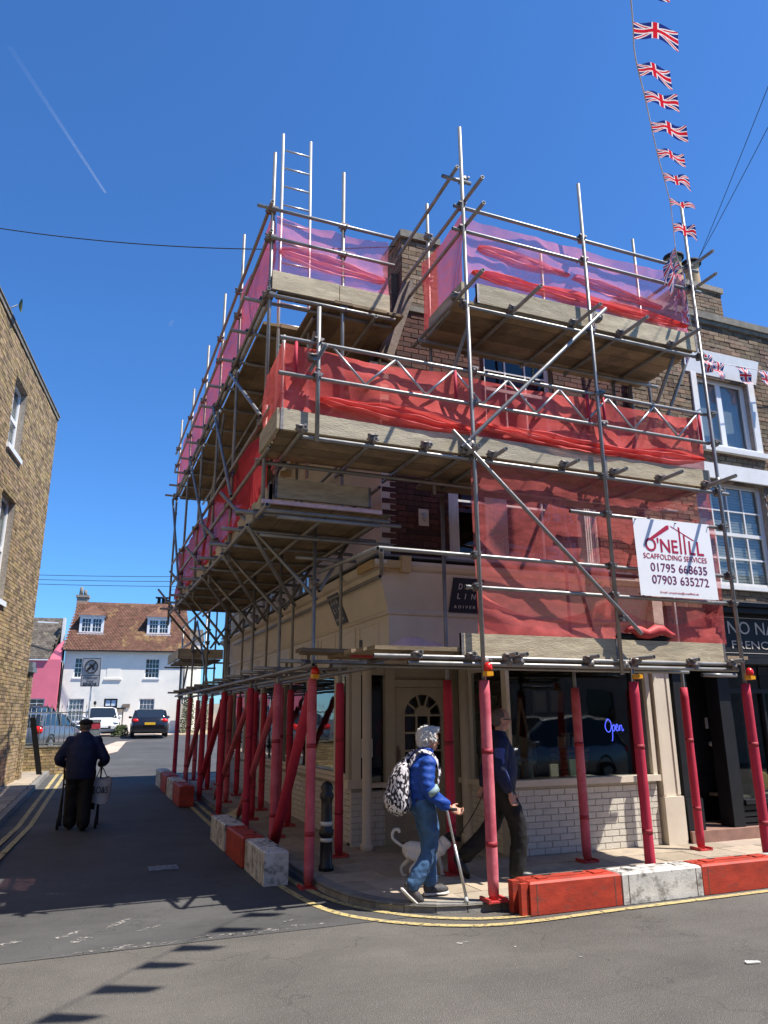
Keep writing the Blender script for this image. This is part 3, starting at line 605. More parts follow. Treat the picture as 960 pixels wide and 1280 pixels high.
# windows on the brick face: first floor wide one in three lights, second floor sash
def posts(parent, F, us, z0, z1, m='white_paint'):
    mb = MB()
    for a, b in us:
        F.box(mb, a, b, z0, z1, -.14, -.03)
        k = int((b-a)/.035)
        for i in range(k): u = a+(b-a)*(i+.5)/k; F.box(mb, u-.008, u+.008, z0+.05, z1-.05, -.03, -.018)
    return mb.build('window_post', m, parent)
posts(shop, F1, ((4.27, 4.43), (4.92, 5.17), (6.42, 6.65)), 3.72, 5.25)
window(shop, F1, 4.43, 4.92, 3.72, 5.25, 1, 2, rec=.11, fw=.03, bar=.03, gm='glass_dark', sill=0); window(shop, F1, 5.17, 6.42, 3.72, 5.25, 2, 2, rec=.11, fw=.04, bar=.03, gm='glass_dark', sill=0)
mb = MB(); F1.box(mb, 4.2, 6.72, 3.63, 3.715, -.12, .06); mb.build('sill', 'white_paint', shop)
window(shop, F1, 4.9, 6.05, 5.55, 6.85, 3, 4, rec=.1, fw=.07, meet=2, gm='glass_dark')
mb = MB(); F1.box(mb, 4.86, 6.09, 6.852, 6.99, .002, .014); mb.build('window_arch', 'dark_brick', shop)
mb = MB(); F1.box(mb, 3.83, 3.97, 4.05, 4.27, .009, .02); o = mb.build('vent_plate', 'cream_paint', shop)
mb = MB(); mb.tube(F1.p(3.9, 4.2, .02), F1.p(3.9, 4.10, .05), .035, .01, 8); mb.build('vent_cowl', 'pale_board', o)
mb = MB(); mb.tube(F1.p(XR-.03, 2.5, .05), F1.p(XR-.03, 7.0, .05), .035, m=0); mb.build('downpipe', 'black_paint', shop)
# raked fascia with frieze, cornice, one mitred shell round the corner
def ringband(name, m, prof, x1=7.28, y1=18.55, cx=3.42, cy=8.3, parent=shop):
    mb = MB(); k = len(mb.v); n = len(prof)
    for o_, z in prof: mb.v += [(x1, cy-o_, z), (cx-o_, cy-o_, z), (cx-o_, y1, z)]
    for i in range(n-1):
        a = 3*i; mb.face((a+1, a, a+3, a+4)); mb.face((a+2, a+1, a+4, a+5))
    mb.face([3*i for i in range(n)]); mb.face([3*i+2 for i in range(n)][::-1]); return mb.build(name, m, parent)
ringband('frieze', 'cream_paint', [(-.2, 2.44), (.015, 2.44), (.015, 2.90), (-.2, 2.90)])
ringband('fascia', 'cream_paint', [(-.2, 2.901), (.035, 2.901), (.05, 2.93), (.035, 2.96), (.215, 3.40), (-.2, 3.40)])
ringband('cornice', 'cream_paint', [(-.2, 3.402), (.20, 3.402), (.26, 3.43), (.30, 3.47), (.30, 3.51), (-.2, 3.56)])
ringband('shelf_moulding', 'cream_paint', [(-.2, 2.36), (.06, 2.36), (.11, 2.40), (.11, 2.438), (-.2, 2.438)])
mb = MB(); mb.box(3.14, XR-.18, 8.02, 8.3, 3.56, 3.585); mb.box(3.14, 3.4, 8.3, 18.5, 3.56, 3.585); mb.build('lead_flashing', 'lead', shop)
mb = MB()
y = 8.6
while y < 18: mb.box(3.395, 3.41, y, y+.72, 2.50, 2.53); mb.box(3.395, 3.41, y, y+.72, 2.83, 2.86); mb.box(3.395, 3.41, y, y+.03, 2.53, 2.83); mb.box(3.395, 3.41, y+.69, y+.72, 2.53, 2.83); y += .86
mb.build('frieze_panel_moulding', 'cream_paint', shop)
mb = MB()
mb.box(3.26, 3.56, 8.03, 8.06, 3.38, 3.50); mb.bar((3.12, 8.05, 3.46), (3.12, 8.55, 3.46), .05, .10); mb.bar((3.12, 8.05, 3.46), (3.55, 7.98, 3.46), .05, .09); mb.box(3.44, 3.56, 7.93, 8.03, 3.36, 3.56); mb.build('cornice_repair_timber', 'new_wood', shop)
# ground floor: painted brick risers, sills, columns, windows, door
wb = MB(); F1.box(wb, 5.0, 7.25, 0, .86, -.25, -.03); wb.box(3.45, 3.65, 9.72, YB, 0, .74+.12); wb.box(3.45, 4.02, 9.73, 9.9, 0, .76); wb.box(5.03, 5.2, 8.55, 9.6, 0, .8); wbo = wb.build('stall_riser', 'white_mortar', shop)
bricks(wbo, F1, 5.0, 7.25, PH, .86, [], 'white_brick', tf_white, face=-.022, proud=.004)
bricks(wbo, Fr((3.44, 0), (0, 1), (-1, 0)), 9.72, 17.5, PH+.05, .80, [], 'white_brick', tf_white, keep=170, face=0., proud=.004)
bricks(wbo, Fr((0, 9.72), (1, 0), (0, -1)), 3.44, 4.02, PH, .76, [], 'white_brick', tf_white, keep=40, face=0., proud=.004)
bricks(wbo, Fr((5.02, 0), (0, 1), (-1, 0)), 8.31, 9.6, PH, .80, [], 'white_brick', tf_white, keep=80, face=0., proud=.004)
mb = MB(); F1.box(mb, 4.96, 7.27, .865, .94, -.2, .05); mb.build('sill', 'cream_paint', shop)
mb = MB(); mb.box(3.37, 3.62, 9.65, 18.4, .86, .91); mb.box(3.37, 4.03, 9.65, 9.9, .80, .86); mb.box(4.96, 5.2, 8.4, 9.6, .83, .90); mb.build('sill', 'cream_paint', shop)
def pane(parent, F, u0, u1, z0, z1, o=-.06, m='glass'):
    g = MB(); F.box(g, u0, u1, z0, z1, o-.008, o); return g.build('pane', m, parent)
mb = MB(); F1.box(mb, 5.0, 5.05, .94, 2.40, -.12, 0); F1.box(mb, 7.2, 7.27, .94, 2.40, -.12, 0); F1.box(mb, 5.05, 7.2, 2.30, 2.36, -.12, -.01); sf = mb.build('display_window', 'cream_paint', shop)
pane(sf, F1, 5.05, 7.2, .94, 2.30)
F5 = Fr((5.02, 0), (0, 1), (-1, 0)); mb = MB(); F5.box(mb, 9.35, 9.6, .9, 2.4, -.1, 0); F5.box(mb, 8.42, 9.35, 2.28, 2.36, -.1, 0); sg = mb.build('side_display_window', 'cream_paint', shop); pane(sg, F5, 8.42, 9.35, .9, 2.28)
F6 = Fr((3.44, 0), (0, 1), (-1, 0)); mb = MB(); MU = [9.72, 10.42, 11.85, 13.55, 15.2, 16.8, 18.3]
for u in MU: F6.box(mb, u-.05, u+.05, .91, 2.36, -.12, 0)
F6.box(mb, 9.7, 18.3, 2.27, 2.355, -.118, -.004); F6.box(mb, 9.7, 18.3, .911, .96, -.118, -.004)
sh_ = mb.build('flank_window', 'cream_paint', shop)
for a, b in zip(MU, MU[1:]): pane(sh_, F6, a+.05, b-.05, .96, 2.27, -.05)
F7 = Fr((0, 9.72), (1, 0), (0, -1)); mb = MB(); F7.box(mb, 3.395, 3.52, .86, 2.36, -.1, .03); F7.box(mb, 3.92, 4.06, 0, 2.42, -.1, .04); F7.box(mb, 3.52, 3.92, 2.26, 2.36, -.1, .02); F7.box(mb, 4.92, 5.04, 0, 2.42, -.1, .04); F7.box(mb, 4.06, 4.92, 2.10, 2.2, -.1, .03); F7.box(mb, 4.06, 4.92, 2.2, 2.42, -.1, -.03)
dfm = mb.build('door_surround', 'door_paint', shop); pane(dfm, F7, 3.52, 3.92, .86, 2.26, -.05, 'glass_dark')
mb = MB(); mb.sweep([(3.55, 9.42, PH), (3.55, 9.42, .16), (3.55, 9.42, .17), (3.55, 9.42, 2.36)], [.085, .085, .062, .062], 14); mb.build('column', 'cream_paint', shop)
mb = MB(); mb.sweep([(5.0, 9.42, PH), (5.0, 9.42, .2), (5.0, 9.42, .21), (5.0, 9.42, 2.36)], [.10, .10, .078, .078], 14); mb.build('column', 'cream_paint', shop)
# the door: arch-topped fanlight over a three by three grid of panes
dr = MB(); A0, A1, DZ0, DZ1 = 4.22, 4.78, 1.02, 1.72; cx = (A0+A1)/2; R_ = (A1-A0)/2
F7.box(dr, 4.06, A0, PH, 2.095, -.07, 0); F7.box(dr, A1, 4.92, PH, 2.095, -.07, 0); F7.box(dr, A0, A1, PH, DZ0, -.07, 0)
n = 16
for i in range(n):
    t0, t1 = pi-pi*i/n, pi-pi*(i+1)/n; x0, z0, x1, z1 = cx+R_*cos(t0), DZ1+R_*sin(t0), cx+R_*cos(t1), DZ1+R_*sin(t1)
    dr.box8([F7.p(x0, z0, -.07), F7.p(x1, z1, -.07), F7.p(x1, z1, 0), F7.p(x0, z0, 0), F7.p(x0, 2.095, -.07), F7.p(x1, 2.095, -.07), F7.p(x1, 2.095, 0), F7.p(x0, 2.095, 0)])
for i in (1, 2): u = A0+(A1-A0)*i/3; F7.box(dr, u-.013, u+.013, DZ0, DZ1-.0, -.05, -.012)
for i in (1, 2, 3): z = DZ0+(DZ1-DZ0)*i/3; F7.box(dr, A0, A1, z-.013, z+.013, -.048, -.010)
k = 8
for i in range(k): 
    t0, t1 = pi*i/k, pi*(i+1)/k; r1 = .12
    dr.box8([F7.p(cx, DZ1+.012, -.05), F7.p(cx+r1*cos(t1), DZ1+.012+r1*sin(t1), -.05), F7.p(cx+r1*cos(t1), DZ1+.012+r1*sin(t1), -.008), F7.p(cx, DZ1+.012, -.008), F7.p(cx, DZ1+.013, -.05), F7.p(cx+r1*cos(t0), DZ1+.012+r1*sin(t0), -.05), F7.p(cx+r1*cos(t0), DZ1+.012+r1*sin(t0), -.008), F7.p(cx, DZ1+.013, -.008)])
for t_ in (36, 72, 108, 144): t0 = radians(t_); dr.bar(F7.p(cx+.11*cos(t0), DZ1+.11*sin(t0), -.028), F7.p(cx+R_*cos(t0), DZ1+R_*sin(t0), -.028), .022, .034, up=(0, -1, 0))
door = dr.build('door', 'door_paint', shop)
for i in range(3):
    for j in range(3): pane(door, F7, A0+(A1-A0)*i/3, A0+(A1-A0)*(i+1)/3, DZ0+(DZ1-DZ0)*j/3, DZ0+(DZ1-DZ0)*(j+1)/3, -.03, 'glass_dark')
g = MB(); kk = g.pts([F7.p(cx+R_*cos(t), DZ1+R_*sin(t), -.032) for t in [pi*i/12 for i in range(13)]]); g.face(range(kk, kk+13)); g.build('fanlight_pane', 'glass_dark', door)
mb = MB(); F7.box(mb, 4.2, 4.8, .22, .25, 0, .012); F7.box(mb, 4.2, 4.8, .86, .89, 0, .012); F7.box(mb, 4.2, 4.23, .25, .86, 0, .012); F7.box(mb, 4.77, 4.8, .25, .86, 0, .012); mb.build('door_panel', 'door_paint', door)
mb = MB(); F7.box(mb, 4.10, 4.13, 1.08, 1.32, 0, .02); mb.tube(F7.p(4.115, 1.15, .05), F7.p(4.115, 1.27, .05), .012); mb.build('handle', 'old_wood', door)
mb = MB(); F7.box(mb, 4.06, 4.92, PH-.02, PH+.03, 0.005, .2); mb.build('doorstep', 'step_stone', shop)
mb = MB(); mb.box(3.44, 5.05, 8.3, 9.75, 2.37, 2.435); mb.build('porch_soffit', 'cream_paint', shop)
# cream pilaster at the right end
mb = MB(); F1.box(mb, 7.29, 7.61, 0, .66, -.1, .06); F1.box(mb, 7.31, 7.59, .661, 2.36, -.1, .02); F1.box(mb, 7.31, 7.36, .68, 2.3, .021, .035); F1.box(mb, 7.54, 7.59, .68, 2.3, .021, .035); F1.box(mb, 7.29, 7.61, 2.361, 2.44, -.1, .08); F1.box(mb, 7.29, 7.46, 2.441, 3.5, -.1, .20); mb.build('pilaster', 'cream_paint', shop)
# interior of the shop: floor, ceiling, back wall, shelves
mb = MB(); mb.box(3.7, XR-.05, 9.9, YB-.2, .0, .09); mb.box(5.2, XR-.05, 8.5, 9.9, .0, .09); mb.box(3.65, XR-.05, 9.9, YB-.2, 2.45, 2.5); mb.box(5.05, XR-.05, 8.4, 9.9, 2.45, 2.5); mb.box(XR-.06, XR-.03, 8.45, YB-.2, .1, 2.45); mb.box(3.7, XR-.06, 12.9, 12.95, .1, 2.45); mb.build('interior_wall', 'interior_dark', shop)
mb = MB(); mb.box(5.05, 7.2, 8.45, 9.15, .80, .86); mb.build('display_shelf', 'interior', shop)
# the sign boards on the raked fascia
tl = Vector((0, -.18, .44)).normalized(); nr = Vector((0, -.44, -.18)).normalized(); R1 = Vector((1, 0, 0)); O1 = Vector((4.20, 8.262, 2.968))+tl*.0
def plate(parent, O, R_, U_, N_, w_, h_, m, th=.012, name='sign_board'):
    mb = MB(); mb.box8([O, O+R_*w_, O+R_*w_+U_*h_, O+U_*h_, O+N_*th, O+R_*w_+N_*th, O+R_*w_+U_*h_+N_*th, O+U_*h_+N_*th]); return mb.build(name, m, parent)
def shoplogo(O, R_, U_, N_, w_, h_, m):
    s_ = plate(shop, O+N_*.004, R_, U_, N_, w_, h_, m); B = O+N_*.018
    for s, x, y, ww, hh in (('D', .20, .68, .12, .16), ('U', .43, .68, .12, .16), ('N', .66, .68, .13, .16), ('L', .20, .40, .10, .16), ('I', .45, .40, .022, .16), ('N', .66, .40, .13, .16), ('& D I V E R', .14, .13, .70, .085)):
        text('lettering', s, 'logo_ink', s_, (B+R_*x*w_+U_*y*h_, R_, U_, N_), ww*w_, hh*h_, .002)
shoplogo(Vector((4.20, 8.262, 2.962))+tl*.0, R1, tl, nr, .43, .44, 'sign_navy')
tl2 = Vector((-.18, 0, .44)).normalized(); nl2 = Vector((-.44, 0, -.18)).normalized()
shoplogo(Vector((3.382, 10.14, 2.968)), Vector((0, -1, 0)), tl2, nl2, .46, .44, 'sign_navy')

# things in the shop window
def tagm(o, label, cat, group=None):
    o['label'] = label; o['category'] = cat
    if group: o['group'] = group
    return o
ne = thing('neon_sign', 'blue neon Open sign hanging in the shop window', 'neon sign', (6.75, 8.47, 1.55))
def stroke(P, r=.006, m='neon', O=(6.60, 8.46, 1.46), s=.31):
    mb = MB(); mb.sweep([(O[0]+x*s, O[1], O[2]+y*s) for x, y in spline(P, 5)], r, 6); mb.build('neon_tube', m, ne)
stroke([(.18, .62), (.05, .5), (.0, .3), (.08, .12), (.22, .1), (.32, .28), (.3, .5), (.18, .62), (.1, .6)])
stroke([(.33, .22), (.38, .36), (.37, .1), (.34, -.22), (.30, -.28)]); stroke([(.375, .3), (.45, .38), (.52, .3), (.47, .14), (.38, .14)])
stroke([(.52, .2), (.6, .26), (.66, .36), (.6, .4), (.56, .26), (.62, .13), (.70, .18)]); stroke([(.70, .18), (.76, .36), (.76, .13), (.78, .3), (.85, .37), (.88, .26), (.9, .12), (.97, .2)])
for a, b, c, l in ((5.32, .14, .19, 'pale green book standing at the left end of the window ledge'), (5.72, .12, .15, 'small cream book propped on the window ledge by a red pole'), (6.02, .13, .20, 'grey green book standing near the middle of the window ledge')):
    mb = MB(); F1.box(mb, a, a+b, .95, .95+c, -.24, -.20, 0); mb2 = MB(); t = thing('book', l, 'book', F1.p(a+b/2, .95, -.22), 'books on the window ledge'); mb.build('cover', 'book_green' if a != 5.72 else 'book_cream', t); F1.box(mb2, a+.01, a+b-.004, .955, .945+c, -.236, -.204); mb2.build('pages', 'paper', t)
mb = MB(); F1.box(mb, 6.1, 6.5, .88, .91, -.5, -.2); F1.box(mb, 6.12, 6.46, .912, .94, -.48, -.22, 0); tagm(mb.build('magazine_stack', 'paper', None), 'low stack of magazines lying on the window ledge under the basket', 'magazines')
# cream tub chair
t = thing('tub_chair', 'rounded cream tub chair seen through the left half of the shop window', 'chair', (5.55, 9.35, .86)); mb = MB()
mb.grid(lambda u, v: (5.62+.42*cos(pi*(u*1.2-.1))*(1-.06*v), 9.35+.36*sin(pi*(u*1.2-.1))*(.98), 1.02+.44*v*(.72+.28*sin(pi*u))), 20, 4); mb.grid(lambda u, v: (5.62+.36*cos(pi*(u*1.2-.1)), 9.35+.30*sin(pi*(u*1.2-.1)), 1.02+.44*v*(.70+.28*sin(pi*u))), 20, 4); mb.build('chair_shell', 'book_cream', t)
mb = MB(); mb.ball((5.62, 9.27, 1.08), .36, .3, .09); mb.build('cushion', 'paper', t); mb = MB(); [mb.tube((5.62+sx*.25, 9.35+sy*.2, .1), (5.62+sx*.22, 9.35+sy*.18, 1.05), .018) for sx in (-1, 1) for sy in (-1, 1)]; mb.build('chair_legs', 'old_wood', t)
# wicker basket of books
t = thing('book_basket', 'woven basket full of upright books in the middle of the shop window', 'basket', (6.35, 8.95, .86)); mb = MB()
for k in range(6): mb.sweep([(6.35+(.2+.012*k)*cos(a), 8.95+(.16+.01*k)*sin(a), .9+k*.07) for a in [i*pi/8 for i in range(17)]], .03, 6, closed=False)
mb.build('wicker', 'basket', t)
for i, m_ in enumerate(('book_cream', 'book_green', 'paper', 'book_ochre', 'book_cream')): mb = MB(); mb.bar((6.22+i*.065, 8.95, .95), (6.22+i*.07, 8.93, 1.42+.05*(i % 2)), .03, .16); mb.build('book', m_, t)
# bookcase at the back
t = thing('bookcase', 'dark bookcase with framed prints and books at the back of the shop', 'bookcase', (6.2, 11.9, .1)); mb = MB()
for z in (.1, .65, 1.2, 1.75, 2.3): mb.box(5.1, 7.3, 11.8, 12.1, z, z+.03)
for x in (5.1, 6.2, 7.27): mb.box(x, x+.03, 11.79, 12.1, .1, 2.33)
mb.build('frame', 'old_wood', t); rb = random.Random(4)
for z in (.68, 1.23, 1.78):
    x = 5.2
    while x < 7.1:
        w_ = rb.uniform(.03, .08)
        if rb.random() < .7: mb = MB(); mb.box(x, x+w_, 11.82, 12.0, z, z+rb.uniform(.2, .42)); mb.build('book', rb.choice(('book_cream', 'book_green', 'book_ochre', 'paper', 'velvet_red', 'old_wood')), t)
        x += w_+rb.choice((.004, .004, .1))
for x in (6.62, 6.92):
    t = thing('picture_frame', 'framed print in the shop, '+('left of the pair above the neon' if x < 6.7 else 'right of the pair above the neon'), 'picture', (x, 10., 1.6)); mb = MB(); mb.box(x-.12, x+.12, 10, 10.02, 1.75, 2.08); mb.build('frame', 'pale_board', t); mb = MB(); mb.box(x-.09, x+.09, 9.985, 9.999, 1.78, 2.05); mb.build('print', 'paper', t)
t = thing('easel', 'wooden easel standing behind the tub chair in the shop window', 'easel', (5.98, 9.5, .1)); mb = MB()
mb.bar((5.8, 9.5, .9), (5.98, 9.55, 1.95), .03, .03); mb.bar((6.15, 9.5, .9), (5.98, 9.55, 1.95), .03, .03); mb.bar((5.82, 9.49, 1.3), (6.12, 9.49, 1.3), .03, .03); mb.bar((5.98, 9.9, .1), (5.98, 9.57, 1.9), .03, .03); mb.build('easel_frame', 'terracotta', t)
for i, (x, y, z) in enumerate(((3.62, 10.3, 2.2), (3.88, 10.3, 2.18))): mb = MB(); mb.ball((x, y, z), .016); t = thing('spotlight', ('left' if i == 0 else 'right')+' one of two tiny bright spotlights seen over the porch window', 'light', (x, y, z)); mb.build('bulb', 'spot', t); mb = MB(); mb.tube((x, y, z+.015), (x, y, 2.45), .02); mb.build('stem', 'black_paint', t)
mb = MB(); F7.box(mb, 3.60, 3.76, 1.18, 1.42, -.045, -.043); tagm(mb.build('menu_card', 'sign_white', None), 'white printed card in the narrow porch window left of the door', 'card')
mb = MB(); mb.ball((4.33, 10.6, 1.55), .2, .12, .15); mb.ball((4.33, 10.6, 1.25), .2, .14, .2); tagm(mb.build('red_cushion', 'velvet_red', None), 'red cushion stacked on another behind the shop door panes', 'cushion')
# pink wrapped bundle on the corner boards
mb = MB(); mb.grid(lambda u, v: (3.02+.82*u, 7.35+.40*v, 2.33+(.19*sin(pi*u)**.5*sin(pi*v)**.5)*(1+.35*noise.noise((u*4, v*3, 1)))+.02*noise.noise((u*14, v*9, 3))), 28, 14); o = tagm(mb.build('wrapped_bundle', 'pink_plastic', None), 'crumpled pink plastic wrapped bundle on the corner of the lowest scaffold deck', 'bundle')
# ================================================================ THE DELI NEXT DOOR
deli = thing('deli_building', 'brown brick terrace house with black painted shopfront, right of the scaffolded corner', 'building', (10, 12, 0))
XN = 13.5; H3 = [(8.55, 10.0, 3.58, 5.26), (8.82, 9.95, 5.84, 7.06), (11.4, 12.8, 3.58, 5.26), (11.4, 12.6, 5.84, 7.06)]
mb = MB(); wallholes(mb, F1, XR, XN, 3.2, 8.12, H3, .2, -.009); mb.box(XR+.01, XR+.25, 8.51, 17, 2.5, 8.12); mb.box(XR, XN, 17, 17.2, 0, 8.1); mb.box(XN-.2, XN-.01, 8.31, 17, 0, 8.1); mb.box(XR+.3, XN, 8.6, 16.9, 7.6, 7.7); mb.box(XR+.25, XN, 8.6, 12, 3.35, 3.45); mb.box(XR+.25, XN, 8.6, 12, 5.45, 5.55)
dw = mb.build('brick_wall', 'mortar', deli)
bricks(dw, F1, XR, XN-1.2, 3.2, 8.09, H3+[(8.6, 10.2, 7.07, 7.5), (8.5, 10.6, 5.27, 5.56)], 'brown_brick', tf_dark, proud=.012)
mb = MB(); F1.box(mb, XR, XN, 8.10, 8.22, -.25, .07); F1.box(mb, XR, XN, 8.03, 8.095, -.1, .04); mb.build('coping', 'stone_cap', deli)
mb = MB(); mb.box8([F1.p(8.62, 7.07, .0), F1.p(10.16, 7.07, 0), F1.p(10.16, 7.07, .02), F1.p(8.62, 7.07, .02), F1.p(8.72, 7.50, 0), F1.p(10.26, 7.50, 0), F1.p(10.26, 7.5, .05), F1.p(8.62, 7.50, .05)]); F1.box(mb, 8.72, 8.83, 5.8, 7.066, .001, .03); F1.box(mb, 9.95, 10.08, 5.8, 7.066, .001, .03)
F1.box(mb, 7.9, 11., 5.27, 5.52, .0, .05); F1.box(mb, 11.3, 13, 5.27, 5.52, 0, .05); mb.build('lintel', 'white_paint', deli)
window(deli, F1, 8.83, 9.95, 5.84, 7.06, 2, 1, rec=.08, fw=.07, bar=.1, fm='pvc', back='curtain'); 
mb = MB(); F1.box(mb, 8.78, 10.14, 5.72, 5.80, -.1, .09); mb.build('sill', 'white_paint', deli)
wn = window(deli, F1, 8.55, 10.0, 3.58, 5.26, 4, 4, rec=.1, fw=.07, bar=.025, meet=2, gm='glass')
mb = MB()
for i in range(34): z = 3.64+i*.047; F1.box(mb, 8.62, 9.93, z, z+.039, -.175, -.16)
mb.build('blind_slat', 'blind', wn)
window(deli, F1, 11.4, 12.8, 3.58, 5.26, 4, 4, rec=.1); window(deli, F1, 11.4, 12.6, 5.84, 7.06, 2, 1, rec=.1)
# shopfront
mb = MB(); F1.box(mb, 8.45, XN, 2.50, 3.12, -.1, .16); F1.box(mb, 8.42, XN, 2.40, 2.49, -.1, .22); fb = mb.build('sign_board', 'dark_shop', deli)
mb = MB()
for z in (2.555, 3.065): F1.box(mb, 8.5, XN, z, z+.008, .161, .166)
mb.build('sign_border', 'gold', fb)
N1 = Vector((0, -1, 0)); Z1 = Vector((0, 0, 1))
text('lettering', 'NO NAME', 'gold', fb, (Vector((8.66, 8.138, 2.83)), R1, Z1, N1), 1.28, .185); text('lettering', 'FRENCH DELI', 'gold', fb, (Vector((8.70, 8.138, 2.62)), R1, Z1, N1), 1.42, .115)
mb = MB(); F1.box(mb, 8.40, XN, 3.13, 3.2, -.1, .30); F1.box(mb, 8.40, XN, 3.21, 3.26, -.1, .36); F1.box(mb, XR+.2, 8.4, 2.43, 2.50, -.1, .12); F1.box(mb, XR+.2, 8.4, 2.51, 3.2, -.1, .08); mb.build('cornice', 'dark_shop', deli)
mb = MB(); F1.box(mb, 8.40, XN, 3.262, 3.275, -.1, .38); F1.box(mb, 8.44, XN, 3.276, 3.34, -.05, .015); mb.build('lead_flashing', 'lead', deli)
mb = MB(); F1.box(mb, 7.65, 7.93, 0, .62, -.2, .06); F1.box(mb, 7.67, 7.91, .621, 2.42, -.2, .02); F1.box(mb, 8.46, 8.66, 0, 2.39, -.2, .04); mb.build('pilaster', 'dark_shop', deli)
mb = MB(); F1.box(mb, 7.65, 9.6, 0, .22, -.9, .10, 0); mb.build('step', 'step_stone', deli)
F8 = Fr((0, 8.95), (1, 0), (0, -1)); mb = MB(); F8.box(mb, 7.93, 9.0, .22, 2.42, -.06, 0); dd = mb.build('door', 'black_paint', deli)
mb = MB()
for a, b in ((8.02, 8.42), (8.52, 8.9)):
    for c, d in ((.35, .85), (.95, 1.95)): F8.box(mb, a, b, c, c+.03, .001, .02); F8.box(mb, a, b, d-.03, d, .001, .02); F8.box(mb, a, a+.03, c+.03, d-.03, .001, .02); F8.box(mb, b-.03, b, c+.03, d-.03, .001, .02)
mb.build('door_panel', 'dark_shop', dd)
mb = MB(); mb.ball(F8.p(8.86, 1.28, .03), .035); F8.box(mb, 8.82, 8.88, 1.50, 1.66, 0, .015); mb.build('knob', 'sign_white', dd)
mb = MB(); mb.box(7.93, 7.95, 8.4, 8.95, .22, 2.42); mb.box(9.0, 9.05, 8.4, 8.95, .22, 2.42); mb.box(7.93, 9.05, 8.31, 8.96, 2.425, 2.45); mb.build('door_reveal', 'dark_shop', deli)
mb = MB(); F1.box(mb, 8.66, 8.72, .5, 2.39, -.1, .0); F1.box(mb, 8.72, 11.6, 2.0, 2.06, -.1, 0); F1.box(mb, 9.35, 9.39, .56, 2.0, -.1, -.01); F1.box(mb, 10.4, 10.44, .56, 2.0, -.1, -.01); F1.box(mb, 8.72, XN, .50, .56, -.1, .04); F1.box(mb, 8.66, XN, 0, .10, -.3, 0); dwn = mb.build('display_window', 'dark_shop', deli)
for a, b in ((8.72, 9.35), (9.39, 10.4), (10.44, 11.6)): pane(dwn, F1, a, b, .56, 2.0); pane(dwn, F1, a, b, 2.06, 2.39)
mb = MB()
for i in range(5): F1.box(mb, 8.66, XN, .11+i*.078, .17+i*.078, -.06, -.0)
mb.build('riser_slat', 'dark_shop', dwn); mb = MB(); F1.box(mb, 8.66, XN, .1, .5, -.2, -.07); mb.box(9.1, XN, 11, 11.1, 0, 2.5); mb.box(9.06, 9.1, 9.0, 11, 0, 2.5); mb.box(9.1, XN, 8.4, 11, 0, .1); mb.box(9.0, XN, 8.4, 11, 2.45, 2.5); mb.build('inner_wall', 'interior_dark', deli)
mb = MB(); F1.box(mb, 8.75, 11.5, .56, .6, -.8, -.12); mb.build('display_shelf', 'board', deli)
rb = random.Random(8)
for i in range(5): mb = MB(); x = 8.95+i*.26; mb.tube((x, 8.62, .62), (x, 8.60, .95), .0, .0) if False else mb.ball((x, 8.6, .76), .12, .03, .13, 16, 10); tagm(mb.build('display_plate', 'book_cream' if i % 2 else 'book_ochre', None), ['round yellow plate at the left end of the deli window display', 'cream plate second from the left in the deli window', 'yellow plate third from the left in the deli window', 'cream plate second from the right in the deli window', 'yellow plate at the right end of the deli window'][i], 'plate', 'plates in the deli window')
# chimney behind the parapet with two pots
mb = MB(); mb.box(10.17, 11.05, 9.51, 10.4, 7.7, 9.72); mb.box(10.12, 11.10, 9.46, 10.45, 9.72, 9.83); dc = mb.build('chimney', 'mortar', deli)
bricks(dc, Fr((0, 9.5), (1, 0), (0, -1)), 10.16, 11.06, 7.75, 9.72, [], 'brown_brick', tf_dark, keep=80); bricks(dc, Fr((10.16, 0), (0, 1), (-1, 0)), 9.5, 10.4, 7.75, 9.72, [], 'brown_brick', tf_dark, keep=80)
for x, h in ((10.37, .75), (10.82, .72)): mb = MB(); mb.sweep([(x, 9.9, 9.83), (x, 9.9, 9.9), (x, 9.9, 9.9+h*.75), (x, 9.9, 9.83+h)], [.17, .15, .135, .16], 14); mb.build('chimney_pot', 'terracotta', dc)
mb = MB(); mb.sweep([(10.82, 9.9, 10.56), (10.82, 9.9, 10.62)], [.2, .2], 14); mb.sweep([(10.37, 9.9, 10.59), (10.37, 9.9, 10.65)], [.2, .2], 14); mb.build('pot_cowl', 'black_matt', dc)
mb = MB()
for i in range(7): a = Vector((11.9+i*.09, 8.3, 8.22)); mb.tube(a, a+Vector((rb.uniform(-.1, .1), 0, rb.uniform(.05, .16))), .008)
mb.tube((11.7, 8.3, 8.23), (13, 8.3, 8.30), .012); mb.build('roof_spikes', 'black_matt', deli)

# ================================================================ LEFT BRICK HOUSE
lh = thing('brick_house', 'tall sunlit yellow brick house at the left edge, seen steeply along its wall', 'building', (-4, 15, 0))
F3 = Fr((-1.15, 19.8), (.146, .989), (.989, -.146)); H4 = [(-4.25, -3.2, 7.02, 8.5), (-4.1, -3.0, 4.02, 6.12), (-9.2, -8.1, 4.02, 6.12), (-9.2, -8.1, 7.02, 8.5)]
mb = MB(); wallholes(mb, F3, -24, -.26, -.1, 9.2, H4, .3, -.009); F3.box(mb, -24, -.26, -.1, 9.2, -6.3, -6); F3.box(mb, -.259, -.02, -.1, 9.2, -6.3, -.009); F3.box(mb, -24.3, -24.01, -.1, 9.2, -6.3, -.02); F3.box(mb, -23.9, 0, 9.0, 9.1, -5.9, -.31); F3.box(mb, -23.9, 0, 3.5, 3.6, -5.9, -.31); F3.box(mb, -23.9, 0, 6.5, 6.6, -5.9, -.31)
lw = mb.build('brick_wall', 'mortar', lh)
